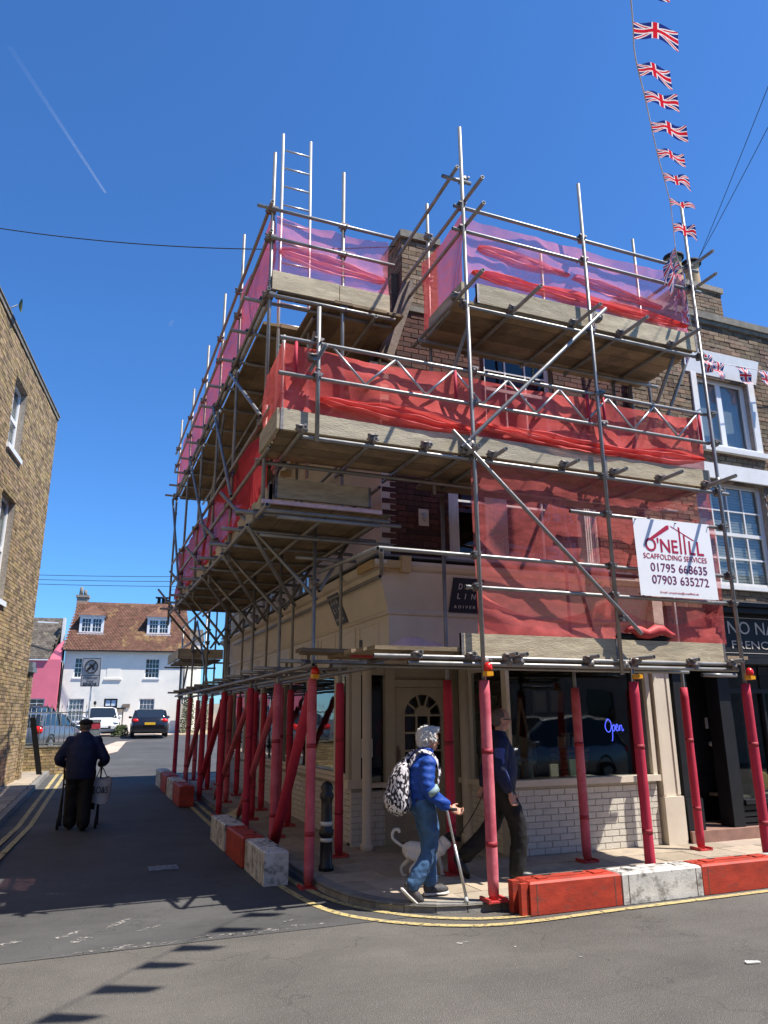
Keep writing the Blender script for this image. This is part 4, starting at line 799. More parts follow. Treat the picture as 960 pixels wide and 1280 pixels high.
bricks(lw, F3, -12, -.01, -.05, 9.2, H4, 'stock_brick', tf_stock, proud=.01)
mb = MB(); F3.box(mb, -24, .02, 9.2, 9.30, -.3, .03); F3.box(mb, -24, .04, 9.301, 9.33, -.3, .05); mb.build('coping', 'stone_cap', lh)
for h in H4: window(lh, F3, *h, 2, 2, rec=.13, fw=.07, bar=.04, sill=.10, fm='pvc', meet=1, back='curtain')
mb = MB(); F3.box(mb, -24, .0, -.1, .22, 0, .03); mb.build('plinth', 'dark_mortar', lh)
t = thing('satellite_dish', 'small greenish dish aerial on the roof edge of the left brick house', 'aerial', F3.p(-5.3, 9.4, -.1)); mb = MB(); c = F3.p(-5.2, 9.55, .1)
mb.grid(lambda u, v: c+Vector((.02+.05*(v*v), .14*v*cos(2*pi*u), .14*v*sin(2*pi*u))), 14, 4); mb.build('dish', 'leaf', t); mb = MB(); mb.tube(F3.p(-5.3, 9.35, -.1), c, .012); mb.build('bracket', 'lead', t)
pr_ = thing('gate_pier', 'narrow brick pier with dark stone cap at the end of the left brick house', 'pier', (-.95, 20.4, .25)); mb = MB(); F3.box(mb, .30, .66, .1, 2.8, -.4, -.02); pw = mb.build('shaft', 'mortar', pr_)
bricks(pw, F3, .30, .67, .2, 2.8, [], 'stock_brick', tf_stock, keep=80); bricks(pw, Fr(tuple(F3.p(.29, 0, 0))[:2], (-.989, .146), (-.146, -.989)), 0.02, .4, .2, 2.8, [], 'stock_brick', tf_stock, keep=0)
mb = MB(); F3.box(mb, .25, .72, 2.8, 2.92, -.45, .06); F3.box(mb, .29, .68, 2.92, 3.05, -.4, .03); mb.build('cap', 'lead', pr_)
mb = MB(); mb.bar((-.98, 20.9, 1.75), (-.70, 21.3, .36), .05, .13, up=(1, 0, .3)); tagm(mb.build('leaning_board', 'black_matt', None), 'dark board leaning on the low wall beside the brick pier', 'board')
# low wall and railing
lw2 = thing('boundary_wall', 'low yellow brick wall under the car park railing', 'wall', (-.5, 22.4, .3)); Fw = Fr((-1.0, 22.3), (1, .12), (.12, -1)); mb = MB(); Fw.box(mb, -.4, 1.35, .1, .98, -.2, -.009); c0 = mb.build('core', 'mortar', lw2)
bricks(c0, Fw, -.4, 1.36, .24, .99, [], 'stock_brick', tf_stock, keep=300); mb = MB(); Fw.box(mb, -.4, 1.37, .985, 1.03, -.22, .02); mb.build('coping', 'stone_cap', lw2)
rl = thing('railing', 'grey metal railing with pointed bars on the low brick wall', 'railing', (-.5, 22.4, 1.03)); mb = MB(); Fw.box(mb, -.4, 1.35, 1.07, 1.10, -.1, -.08); Fw.box(mb, -.4, 1.35, 1.86, 1.89, -.1, -.08); mb.build('rail', 'fence_metal', rl)
for i in range(14): 
    u = -.34+i*.125; mb = MB(); a = Fw.p(u, 1.03, -.09); mb.tube(a, a+Vector((0, 0, .97)), .009, None, 6); mb.tube(a+Vector((0, 0, .97)), a+Vector((0, 0, 1.10+.03*(i % 2))), .012, .001, 6); mb.build('baluster', 'fence_metal', rl)
# ================================================================ COTTAGES AT THE END OF THE STREET
F4 = Fr((-.98, 52.18), (.993, -.118), (-.118, -.993)); G0 = .78
wh = thing('white_cottage', 'white rendered cottage with red tiled roof and two dormers ending the street', 'building', tuple(F4.p(3.6, G0, -2.5)))
HW = 7.65; H5 = [(.62, 1.5, 4.25, 5.5), (4.95, 5.85, 4.25, 5.5), (.5, 1.42, 1.55, 2.95), (4.75, 5.7, 1.55, 2.95), (2.6, 3.42, .8, 2.95)]
mb = MB(); wallholes(mb, F4, 0, HW, .6, 6.0, H5, .25, 0.); F4.box(mb, 0, HW, .6, 6.0, -5.3, -5.05); F4.box(mb, .001, .25, .6, 6., -5.04, -.251); F4.box(mb, HW-.25, HW-.001, .6, 6., -5.04, -.251); F4.box(mb, .26, HW-.26, 3.4, 3.5, -5, -.26); mb.build('wall', 'house_white', wh)
mb = MB(); F4.box(mb, 2.62, 3.45, 4.25, 5.5, 0, .02); F4.box(mb, 2.5, 3.55, 4.13, 4.22, 0, .08); mb.build('blind_window_panel', 'house_white', wh)
for h in H5[:4]: window(wh, F4, *h, 4, 4, rec=.06, fw=.05, bar=.02, meet=2, sill=.08, back='curtain' if h[2] < 3 else None, fm='pvc')
mb = MB(); F4.box(mb, .2, HW-.2, 1, 5.9, -2, -1.9); mb.build('inner_wall', 'interior', wh)
mb = MB(); F4.box(mb, 2.6, 3.42, .78, 2.38, -.16, -.1); F4.box(mb, 2.68, 2.98, 1.0, 2.2, -.1, -.085); F4.box(mb, 3.04, 3.34, 1.0, 2.2, -.1, -.085); F4.box(mb, 2.6, 3.42, 2.4, 2.95, -.14, -.10); dd = mb.build('door', 'dark_shop', wh)
for a in (2.7, 3.05): mb = MB(); F4.box(mb, a, a+.28, 2.5, 2.86, -.1, -.09); mb.build('pane', 'curtain', dd)
mb = MB(); F4.box(mb, 2.3, 3.95, 2.30, 2.38, .0, .7); mb.build('door_canopy', 'black_matt', wh); mb = MB(); mb.tube(F4.p(3.85, G0, .65), F4.p(3.85, 2.3, .65), .03); mb.tube(F4.p(2.4, G0, .65), F4.p(2.4, 2.3, .65), .03); mb.build('canopy_post', 'black_matt', wh)
mb = MB(); F4.box(mb, 3.75, 4.2, 2.4, 2.62, .02, .08); mb.build('letter_plaque', 'old_wood', wh)
mb = MB(); mb.tube(F4.p(2.1, 2.4, 0), F4.p(2.1, 2.6, .25), .02); mb.ball(F4.p(2.1, 2.68, .25), .09, .09, .13); mb.build('wall_lantern', 'black_matt', wh)
mb = MB()
for i in range(8): mb.tube(F4.p(2.62+i*.1, G0, .9), F4.p(2.62+i*.1, 2.2, .9), .012, None, 5)
mb.build('gate', 'black_matt', wh)
# mansard roof: steep tiled slope set between the gables
RS = 2.7; RZ = 9.35
rm = MB(); P = F4.p; rm.box8([P(-.12, 5.98, .22), P(HW+.22, 5.98, .22), P(HW+.22, 5.98, -5.4), P(-.12, 5.98, -5.4), P(.25, RZ, -RS+.5), P(HW-.35, RZ, -RS+.5), P(HW-.35, RZ, -RS-.5), P(.25, RZ, -RS-.5)]); rf = rm.build('roof', 'roof_red', wh)
mb = MB(); rt = random.Random(2); rows = 32; slopeL = (RS-.5+.22)
for k in range(rows):
    f0 = k/rows; z = 6.0+(RZ-6.0)*f0; o = .235-slopeL*f0; f1 = (k+1.15)/rows; z1 = 6.0+(RZ-6)*f1; o1 = .225-slopeL*f1; u = -.12+.37*f0-(.1 if k % 2 else 0); ue = HW+.22-.57*f0
    while u < ue: v = rt.uniform(.78, 1.18); b = min(u+.17, ue); mb.box8([P(u, z, o), P(b-.01, z, o), P(b-.01, z, o+.035), P(u, z, o+.035), P(u, z1, o1), P(b-.01, z1, o1), P(b-.01, z1, o1+.012), P(u, z1, o1+.012)], 0, (v, v*rt.uniform(.9, 1.1), v)); u += .2
mb.build('roof_tile', 'roof_red', rf, kind='stuff')
mb = MB(); mb.tube(P(.15, RZ+.03, -RS+.1), P(HW-.3, RZ+.03, -RS+.1), .1); mb.build('ridge', 'roof_red', rf)
mb = MB(); F4.box(mb, -.15, HW+.25, 5.9, 5.975, .2, .33); mb.tube(P(-.08, .8, .1), P(-.08, 5.95, .1), .05); mb.tube(P(HW-.22, .8, .1), P(HW-.22, 5.95, .1), .045); mb.build('gutter', 'black_paint', wh)
for u0 in (.6, 4.85):
    z0, z1 = 7.12, 8.18; F9 = Fr(tuple(P(0, 0, -.62))[:2], (.993, -.118), (-.118, -.993))
    mb = MB(); F9.box(mb, u0, u0+1.5, z0-.05, z1+.06, -1.6, -.12); dm = mb.build('dormer', 'lead', wh); window(dm, F9, u0, u0+1.5, z0, z1+.02, 4, 3, rec=-.06, fw=.13, bar=.045, sill=.06, gm='car_glass', fm='pvc') if False else None
    mb = MB(); F9.box(mb, u0, u0+1.5, z0, z0+.13, -.12, .02); F9.box(mb, u0, u0+1.5, z1-.1, z1+.04, -.12, .02); F9.box(mb, u0, u0+.16, z0+.13, z1-.1, -.12, .02); F9.box(mb, u0+1.34, u0+1.5, z0+.13, z1-.1, -.12, .02); F9.box(mb, u0+.68, u0+.82, z0+.13, z1-.1, -.12, .018)
    for q in (.35, .52, .99, 1.16): F9.box(mb, u0+q-.012, u0+q+.012, z0+.13, z1-.1, -.1, .0)
    for q in (.30, .58): F9.box(mb, u0+.16, u0+1.34, z0+.13+q-.012, z0+.13+q+.012, -.1, .003)
    F9.box(mb, u0-.08, u0+1.58, z0-.07, z0-.005, -.1, .1); F9.box(mb, u0-.08, u0+1.58, z1+.045, z1+.13, -1.2, .12); mb.build('dormer_window', 'pvc', dm)
    mb = MB(); F9.box(mb, u0+.16, u0+1.34, z0+.13, z1-.1, -.09, -.07); mb.build('pane', 'car_glass', dm)
    mb = MB(); q = F9.p; a, b = u0-.15, u0+1.65; m_ = (a+b)/2; kk = mb.pts([q(a, z1+.13, .18), q(b, z1+.13, .18), q(m_, z1+.95, -.55), q(a, z1+.13, -2.), q(b, z1+.13, -2.), q(m_, z1+.95, -2.2)])
    for f in ((0, 1, 2), (0, 2, 5, 3), (1, 4, 5, 2), (0, 3, 4, 1)): mb.face([kk+i for i in f])
    mb.build('dormer_roof', 'roof_red', dm)
mb = MB(); F4.box(mb, .05, .75, 8.0, 9.75, -3.0, -2.3); F4.box(mb, -.02, .82, 9.75, 9.9, -3.07, -2.23); mb.build('chimney', 'mortar', wh)
mb = MB(); [mb.tube(P(.25+i*.28, 9.9, -2.65), P(.25+i*.28, 10.5-.2*i, -2.65), .13, .1) for i in range(2)]; mb.build('chimney_pot', 'stone_cap', wh)
mb = MB(); F4.box(mb, 5.2, 6.1, 9.0, 9.65, -4., -3.3); mb.build('chimney', 'dark_mortar', wh); mb = MB(); [mb.tube(P(5.4+i*.3, 9.65, -3.6), P(5.4+i*.3, 10.05, -3.6), .13, .12) for i in range(2)]; F4.box(mb, 5.15, 6.15, 10.06, 10.12, -3.9, -3.4); mb.build('chimney_pot', 'black_matt', wh)
mb = MB(); a = P(6.9, 9.0, -2.5); mb.tube(a, a+Vector((0, 0, 1.6)), .02); mb.tube(a+Vector((-.8, .2, 1.5)), a+Vector((.3, -.1, 1.6)), .015); mb.build('tv_aerial', 'lead', wh)
# pink house
ph = thing('pink_house', 'bright pink house with grey slate roof, left of the white cottage', 'building', tuple(P(-2.5, G0, -2.5)))
H6 = [(-1.75, -.85, 2.35, 2.95)]; Fp = Fr(tuple(P(0, 0, .4))[:2], (.993, -.118), (-.118, -.993)); mb = MB(); wallholes(mb, Fp, -7, -.16, .6, 5.35, H6, .25, 0.); Fp.box(mb, -7, -.16, .6, 5.35, -5.3, -5.05); Fp.box(mb, -6.99, -.17, .7, 5.3, -1.5, -1.4); mb.box8([Fp.p(-.9, 5.35, -.01), Fp.p(-.16, 5.35, -.01), Fp.p(-.16, 5.35, -.4), Fp.p(-.9, 5.35, -.4), Fp.p(-.5, 6.3, -.5), Fp.p(-.16, 6.6, -.5), Fp.p(-.16, 6.6, -.8), Fp.p(-.5, 6.3, -.8)]); mb.build('wall', 'house_pink', ph)
window(ph, Fp, *H6[0], 2, 2, rec=.06, back=None, fm='curtain')
mb = MB(); q = Fp.p; mb.box8([q(-7, 5.36, .1), q(-.95, 5.36, .1), q(-.95, 5.36, -5.3), q(-7, 5.36, -5.3), q(-7, 8.2, -2.2), q(-.6, 8.2, -2.2), q(-.6, 8.2, -3), q(-7, 8.2, -3)]); mb.build('roof', 'roof_grey', ph)
mb = MB()
for k in range(22):
    f = k/22; z = 5.38+2.82*f; o = .12-2.3*f; u = -6-(.12 if k % 2 else 0)
    while u < -.95+.35*f: v = rt.uniform(.6, 1.3); mb.box8([q(u, z, o), q(u+.2, z, o), q(u+.2, z, o+.03), q(u, z, o+.03), q(u, z+.145, o-.115), q(u+.2, z+.145, o-.115), q(u+.2, z+.145, o-.1), q(u, z+.145, o-.1)], 0, (v, v, v)); u += .215
mb.build('roof_tile', 'roof_grey', ph, kind='stuff')
mb = MB(); Fp.box(mb, -3.2, -2.35, 6.5, 7.75, -1.5, -.35); Fp.box(mb, -7, -.9, 5.28, 5.35, .0, .14); mb.build('dormer', 'pvc', ph); mb = MB(); [Fp.box(mb, -3.1+i*.36, -2.8+i*.36, 6.62+j*.36, 6.92+j*.36, -.35, -.34) for i in range(2) for j in range(3)]; mb.build('pane', 'car_glass', ph)
mb = MB(); Fp.box(mb, -.42, -.28, 5.4, 8.1, -1.4, -.9); mb.bar(Fp.p(-2.1, 7.9, -1.9), Fp.p(-.8, 7.85, -1.9), .1, .1); mb.build('verge_trim', 'white_paint', ph)
# white gable beyond, right of the cottage
gb = thing('white_gable', 'tall narrow white house half hidden behind the left end of the scaffolding', 'building', tuple(P(8.4, G0, -5))); mb = MB(); Fg = Fr(tuple(P(0, 0, -3))[:2], (.993, -.118), (-.118, -.993)); wallholes(mb, Fg, 7.4, 8.6, .6, 7.0, [(7.8, 8.3, 5.2, 6.2)], .25, 0.); Fg.box(mb, 7.4, 8.6, .6, 7, -3, -2.8); mb.build('wall', 'house_white', gb); window(gb, Fg, 7.8, 8.3, 5.2, 6.2, 2, 2, rec=.05, back=None); mb = MB(); mb.box8([Fg.p(7.3, 7, .1), Fg.p(8.7, 7, .1), Fg.p(8.7, 7, -3.1), Fg.p(7.3, 7, -3.1), Fg.p(7.5, 7.9, -.8), Fg.p(8.6, 7.9, -.8), Fg.p(8.6, 7.9, -2), Fg.p(7.5, 7.9, -2)]); mb.build('roof', 'roof_grey', gb)
mb = MB(); F4.box(mb, 7.3, 8.1, .7, 2.6, .3, .5); tagm(mb.build('garden_wall', 'cream_render', None), 'short pale wall at the right corner of the white cottage', 'wall')
# shrubs
def shrub(name, label, c, r, h, n, seed):
    t = thing(name, label, 'shrub', c); rb = random.Random(seed); mb = MB(); c = Vector(c)
    for i in range(n):
        a = rb.uniform(0, 2*pi); q_ = rb.random()**.5*r; z = rb.random()*h; q_ *= (1-.5*z/h); p = c+Vector((q_*cos(a), q_*sin(a), z+.04)); s = rb.uniform(.04, .09); d1 = Vector((rb.uniform(-1, 1), rb.uniform(-1, 1), rb.uniform(-.4, 1))).normalized()*s; d2 = d1.orthogonal().normalized()*s*.5
        v = rb.uniform(.5, 1.4); k = mb.pts([p-d1, p+d2, p+d1, p-d2]); mb.face((k, k+1, k+2, k+3))
    mb.build('foliage', 'leaf', t, kind='stuff'); mb = MB(); [mb.tube(c, c+Vector((rb.uniform(-r, r)*.6, rb.uniform(-r, r)*.6, h*.8)), .012, .004, 5) for i in range(6)]; mb.build('stem', 'bark', t)
shrub('low_shrub', 'low green shrub between the white hatchback and the black car', (2.35, 43.4, .78), .5, .55, 500, 1)
shrub('tall_shrub', 'tall straggly green shrub at the right end of the white cottage', (6.6, 49.6, .8), .55, 2.4, 1200, 2)
shrub('far_shrub', 'small dark bush on the horizon behind the scaffold poles', (8.5, 56, .8), .8, 2.6, 900, 3)
# ================================================================ CARS
def car(name, label, paint, loc, rz, L_=4.3, W_=1.78, H_=1.45, style='hatch', plate=None, lights=True):
    root = thing(name, label, 'car'); hw = W_/2
    # stations: y, bottom, belt z, half width
    sedan = style == 'sedan'
    st = [(-.5, .42, .60, .80), (-.485, .26, .86 if not sedan else .90, .90), (-.44, .2, .98 if not sedan else 1.0, .97), (-.30, .18, 1.0, 1.), (0, .18, .97, 1.), (.2, .18, .95, 1.), (.34, .19, .88, .985), (.44, .2, .76, .95), (.485, .24, .66, .86), (.5, .38, .52, .74)]
    mb = MB(); n = 12; k = 0
    for y, zb, zt, f in st:
        h = hw*f; mb.v += [(-h*.88, y*L_, zb), (-h*.98, y*L_, zb+.10), (-h, y*L_, (zb+zt)/2), (-h*.985, y*L_, zt-.10), (-h*.93, y*L_, zt-.02), (-h*.5, y*L_, zt+.03), (h*.5, y*L_, zt+.03), (h*.93, y*L_, zt-.02), (h*.985, y*L_, zt-.10), (h, y*L_, (zb+zt)/2), (h*.98, y*L_, zb+.10), (h*.88, y*L_, zb)]
    for i in range(len(st)-1):
        for j in range(n): j2 = (j+1) % n; mb.face((i*n+j, i*n+j2, (i+1)*n+j2, (i+1)*n+j), 0, 1., True)
    mb.face(range(n)[::-1], 0, 1.); e = (len(st)-1)*n; mb.face(range(e, e+n)); mb.build('body', paint, root)
    # greenhouse
    if sedan: gs = [(-.34, 1.0, 1.02, .86), (-.20, .98, H_-.03, .80), (-.02, .97, H_, .80), (.09, .96, H_-.04, .80), (.24, .94, .97, .86)]
    else: gs = [(-.475, .96, 1.0, .86), (-.40, .98, H_-.10, .79), (-.28, .98, H_-.01, .79), (-.02, .97, H_, .79), (.09, .96, H_-.05, .79), (.27, .93, .97, .86)]
    def loft(S, m, nm, sc=1., dz=0.):
        mb = MB()
        for y, zb, zt, f in S: h = hw*f*sc; mb.v += [(-hw*.90*sc, y*L_, zb-.05), (-h, y*L_, zt-.06+dz), (-h*.8, y*L_, zt+dz), (h*.8, y*L_, zt+dz), (h, y*L_, zt-.06+dz), (hw*.90*sc, y*L_, zb-.05)]
        for i in range(len(S)-1):
            for j in range(6): j2 = (j+1) % 6; mb.face((i*6+j, i*6+j2, (i+1)*6+j2, (i+1)*6+j), 0, 1., j in (1, 3))
        mb.face(range(6)[::-1]); e = (len(S)-1)*6; mb.face(range(e, e+6)); return mb.build(nm, m, root)
    loft(gs, 'car_glass', 'windows')
    mb = MB(); i0, i1 = (1, 3) if sedan else (1, 4)
    top = gs[i0:i1+1]; k = 0
    for y, zb, zt, f in top: h = hw*f; mb.v += [(-h-.01, y*L_, zt-.055), (-h*.8, y*L_, zt+.012), (h*.8, y*L_, zt+.012), (h+.01, y*L_, zt-.055)]
    for i in range(len(top)-1):
        for j in range(3): mb.face((i*4+j, i*4+j+1, (i+1)*4+j+1, (i+1)*4+j), 0, 1., True)
    mb.build('roof', paint, root)
    mb = MB()
    for s in (-1, 1):
        for i in (0, len(gs)-2):
            (ya, _, za, fa), (yb, _, zb_, fb) = gs[i], gs[i+1]; pa = (s*hw*.89, ya*L_, za-.05) ; pb = (s*hw*fb, yb*L_, zb_-.05)
            if i: pa = (s*hw*fa, ya*L_, za-.05); pb = (s*hw*.89, yb*L_, zb_-.04)
            mb.bar(pa, pb, .07, .06)
        mb.bar((s*hw*.93, -.06*L_, .93), (s*hw*.80, -.08*L_, H_-.05), .07, .05)
    mb.build('pillar', paint, root)
    for s in (-1, 1):
        mb = MB(); mb.ball((s*(hw+.07), .17*L_, 1.0), .09, .06, .07); mb.tube((s*hw*.9, .18*L_, .96), (s*(hw+.05), .17*L_, .98), .02); mb.build('wing_mirror', paint, root)
        for y in (-.31, .315):
            mb = MB(); mb.sweep([(s*(hw-.20), y*L_, .32), (s*(hw-.185), y*L_, .32), (s*(hw-.02), y*L_, .32), (s*(hw+.0), y*L_, .32)], [.28, .32, .32, .28], 20); wl = mb.build('wheel', 'tyre', root)
            mb = MB(); mb.tube((s*(hw-.02), y*L_, .32), (s*(hw+.004), y*L_, .32), .21, .19, 20); [mb.bar((s*(hw+.006), y*L_, .32), (s*(hw+.006), y*L_+.19*cos(a), .32+.19*sin(a)), .012, .045, up=(0, -sin(a), cos(a))) for a in [i*2*pi/5 for i in range(5)]]; mb.build('rim', 'rim', wl)
            mb = MB(); mb.sweep([(s*(hw*.985+.012), y*L_+.36*cos(a), .32+.36*sin(a)) for a in [pi*i/12 for i in range(13)]], .02, 6); mb.build('wheel_arch', 'black_matt', root)
        mb = MB(); mb.ball((s*hw*.72, .47*L_, .68), .17, .13, .085, 12, 8); mb.build('headlight', 'lamp_glass', root)
        mb = MB(); mb.ball((s*hw*.76, -.478*L_, .82), .17, .09, .11 if sedan else .15, 12, 8); mb.build('tail_light', 'lens_red', root)
    mb = MB(); mb.box(-hw*.45, hw*.45, .493*L_, .502*L_, .36, .50); mb.build('grille', 'black_matt', root)
    mb = MB(); mb.box(-hw*.82, hw*.82, -.503*L_, -.49*L_, .26, .40); mb.build('rear_bumper_trim', 'black_matt', root)
    mb = MB(); mb.box(-.26, .26, -.508*L_, -.498*L_, .62, .74); mb.build('number_plate', plate or 'plate_yellow', root)
    mb = MB(); mb.box(-.26, .26, .503*L_, .508*L_, .42, .53); mb.build('number_plate', 'sign_white', root)
    root.location = loc; root.rotation_euler = (0, 0, rz); return root
FY = -YAW
car('parked_car', 'black saloon seen from behind, parked in front of the white cottage', 'car_black', (3.70, 42.8, gz(42.8)+.02), -.07, 4.5, 1.85, 1.40, 'sedan')
car('parked_car', 'white hatchback facing the street in front of the cottage door', 'car_white', (1.35, 45.6, gz(45)+.02), pi-YAW+.42, 3.9, 1.72, 1.50)
car('parked_car', 'grey hatchback with red tail light behind the left railing', 'car_grey', (-1.15, 31.5, gz(31.5)), -YAW+.05, 4.2, 1.8, 1.45)
car('parked_car', 'dark navy car parked beyond the grey hatchback, behind the railing', 'car_navy', (-1.25, 36.2, gz(36)), -YAW-1.05, 4.5, 1.8, 1.45, 'sedan')
car('parked_car', 'dark car roof showing just behind the grey hatchback', 'car_black', (-1.8, 39.2, gz(39)), -YAW+.1, 4.3, 1.8, 1.62)
car('parked_car', 'silver estate parked across the main street, mirrored in the shop window', 'car_silver', (11.6, -.9, 0), pi/2, 4.5, 1.85, 1.68)
mb = MB(); mb.box(.62, .98, 33.8, 34.1, gz(34), gz(34)+1.0); mb.box(.58, 1.02, 33.76, 34.14, gz(34)+1.0, gz(34)+1.12); t = thing('litter_bin', 'grey litter bin standing just beside the sign pole', 'bin', (.8, 34, gz(34))); mb.build('bin_body', 'fence_metal', t); mb = MB(); mb.box(.6, 1.0, 33.78, 33.79, gz(34)+.75, gz(34)+.98); mb.build('faded_band', 'foam_tape', t)
# opposite side of the main street (behind the photographer, seen only in the glass)
op = thing('opposite_terrace', 'plain brick terrace across the main street, seen only as a reflection', 'building', (6, -8, 0)); mb = MB(); Fo = Fr((0, -4.6), (1, 0), (0, 1)); HO = [(x, x+1., z, z+1.5) for x in range(-8, 30, 4) for z in (1, 4)]; wallholes(mb, Fo, -10, 32, 0, 7, HO, .3, 0); mb.box(-10, 32, -10, -9.8, 0, 7); mb.box(-10, 32, -9.8, -4.9, 6.9, 7); mb.build('wall', 'brown_brick' if False else 'far_wall', op); mb = MB(); [Fo.box(mb, h[0], h[1], h[2], h[3], -.15, -.12) for h in HO]; mb.build('pane', 'car_glass', op)
# ================================================================ STREET SIGN
Fs = Fr((.36, 27.85), (cos(YAW), -sin(YAW)), (-sin(YAW), -cos(YAW)))
sg_ = thing('road_sign', 'grey road sign on a pole ending the pedestrian zone', 'sign', (.36, 27.85, gz(28))); mb = MB(); mb.tube((.42, 27.93, gz(28)), (.42, 27.93, 3.6), .038); mb.build('pole', 'sign_back', sg_)
SW, SH = .66, .97; sO = 2.77; mb = MB(); r_ = .05; pts = [(cx_+r_*cos(a), cz_+r_*sin(a)) for cx_, cz_, s_ in ((SW/2-r_, sO+SH-r_, 0), (-SW/2+r_, sO+SH-r_, pi/2), (-SW/2+r_, sO+r_, pi), (SW/2-r_, sO+r_, 1.5*pi)) for a in [s_+i*pi/8 for i in range(5)]]
k = mb.pts([Fs.p(u, z, 0) for u, z in pts]+[Fs.p(u, z, .012) for u, z in pts]); nn = len(pts); mb.face([k+i for i in range(nn)]); mb.face([k+nn+i for i in range(nn)]); [mb.face((k+i, k+(i+1) % nn, k+nn+(i+1) % nn, k+nn+i)) for i in range(nn)]; pn = mb.build('panel', 'sign_back', sg_)
mb = MB()
def border(u0, u1, z0, z1, w_=.016, o=.014): Fs.box(mb, u0, u1, z0, z0+w_, .012, o); Fs.box(mb, u0, u1, z1-w_, z1, .012, o); Fs.box(mb, u0, u0+w_, z0+w_, z1-w_, .012, o); Fs.box(mb, u1-w_, u1, z0+w_, z1-w_, .012, o)
border(-SW/2+.015, SW/2-.015, sO+.015, sO+SH-.015); Fs.box(mb, -SW/2+.02, SW/2-.02, sO+.37, sO+.385, .012, .014)
cz_ = sO+.67; mb.sweep([Fs.p(.215*cos(a), cz_+.215*sin(a), .02) for a in [i*pi/16 for i in range(33)]], .018, 6, closed=False); mb.bar(Fs.p(-.15, cz_-.15, .03), Fs.p(.15, cz_+.15, .03), .01, .04, up=(0, 0, 1))
mb.ball(Fs.p(-.02, cz_+.06, .015), .045, .01, .04); mb.ball(Fs.p(-.09, cz_-.07, .015), .05, .01, .05); mb.ball(Fs.p(.09, cz_-.07, .015), .05, .01, .05); mb.bar(Fs.p(-.09, cz_-.03, .018), Fs.p(.09, cz_-.0, .018), .008, .05); mb.build('roundel', 'ink', pn)
Rs = Fs.d; 
text('lettering', 'Pedestrian', 'ink', pn, (Fs.p(-.24, sO+.265, .013), Rs, Z1, Fs.n), .48, .075); text('lettering', 'Zone', 'ink', pn, (Fs.p(-.12, sO+.165, .013), Rs, Z1, Fs.n), .24, .06); text('lettering', 'ENDS', 'ink', pn, (Fs.p(-.23, sO+.035, .013), Rs, Z1, Fs.n), .46, .10, bold=.02)
# ================================================================ WIRES, CONTRAIL
def wire(name, label, a, b, sag, r, n=24, m='cable', cat='cable', tag_=True):
    a, b = Vector(a), Vector(b); mb = MB(); mb.sweep([a.lerp(b, i/n)-Vector((0, 0, sag*4*(i/n)*(1-i/n))) for i in range(n+1)], r, 5); o = mb.build(name, m, None)
    if tag_: tagm(o, label, cat)
    return o
def ray(x, y): return (FWD*FPX+RT*(x-480)+UP*(640-y))/FPX
wire('overhead_cable', 'thin black cable crossing the sky from the left to the corner chimney', (-2.9, 11.6, 9.15), (3.62, 8.45, 8.2), .25, .008)
wire('service_cable', 'upper of two thin cables rising right from the deli chimney pots', (10.9, 9.9, 10.5), (8.0, 4.6, 11.2), .05, .006); wire('service_cable', 'lower of two thin cables rising right from the deli chimney pots', (10.8, 9.9, 10.4), (8.25, 4.6, 10.75), .05, .006)
for i in range(3): wire('telephone_wire', ['highest', 'middle', 'lowest'][i]+' of the three faint wires strung above the far cottages', (-8, 54, 10.9-i*.28), (9, 47, 10.5-i*.33), .12, .018)
mb = MB(); A = ray(12, 58)*9000; B = ray(132, 241)*9000; N_ = 24
for i in range(N_):
    a = A.lerp(B, i/N_); b = A.lerp(B, (i+1)/N_); f = ((i+.5)/N_)**1.5; mb.tube(a, b, 30-16*i/N_, 30-16*(i+1)/N_, 8, cap=False, tone=.008+.045*f); mb.tube(a, b, 13-5*i/N_, 13-5*(i+1)/N_, 8, cap=False, tone=.012+.09*f)
_o = mb.build('contrail', 'contrail', None, kind='stuff')
mb = MB(); mb.ball(ray(214, 404)*9000, 24, 4, 40, 16, 12, R=Matrix((RT, FWD, UP)).transposed() @ Matrix.Rotation(.6, 3, 'Y'), tone=.07); mb.build('moon', 'contrail', None, kind='structure')
# ================================================================ SCAFFOLDING
sc = thing('scaffolding', 'galvanised tube scaffolding with timber decks wrapped round the corner shop', 'scaffolding', (3.7, 7.4, 0))
def unit_tube():
    mb = MB(); n = 10; r = .0228
    k = len(mb.v)
    for z in (-.5, .5):
        for q in (1., .78): mb.v += [(r*q*cos(2*pi*i/n), r*q*sin(2*pi*i/n), z) for i in range(n)]
    for i in range(n):
        j = (i+1) % n; mb.face((i, j, 2*n+j, 2*n+i), 0, 1., True)
        mb.face((i, n+i, n+j, j), 0); mb.face((2*n+i, 2*n+j, 3*n+j, 3*n+i), 0)
    mb.face([n+i for i in range(n)][::-1], 1); mb.face([3*n+i for i in range(n)], 1)
    return mb.mesh('tube', ['galv', 'bore_shade'])
UT = unit_tube()
def tb(name, p, q, parent=None):
    p, q = Vector(p), Vector(q); d = q-p; o = inst(name, UT, (p+q)/2, parent or sc, d.to_track_quat('Z', 'Y').to_euler(), (1, 1, d.length)); return o
_c = MB(); _c.tube((-.032, 0, 0), (.032, 0, 0), .036, None, 8); _c.tube((0, .03, -.034), (0, .03, .034), .037, None, 8); _c.bar((-.05, -.02, .03), (.05, -.02, .03), .03, .02); _c.tube((.02, -.06, .0), (.02, .07, .0), .011, None, 6); _c.tube((-.045, 0, .02), (-.045, .08, .02), .012, None, 6)
CM = _c.mesh('coupler', 'coupler'); NC = [0]; rc = random.Random(21)
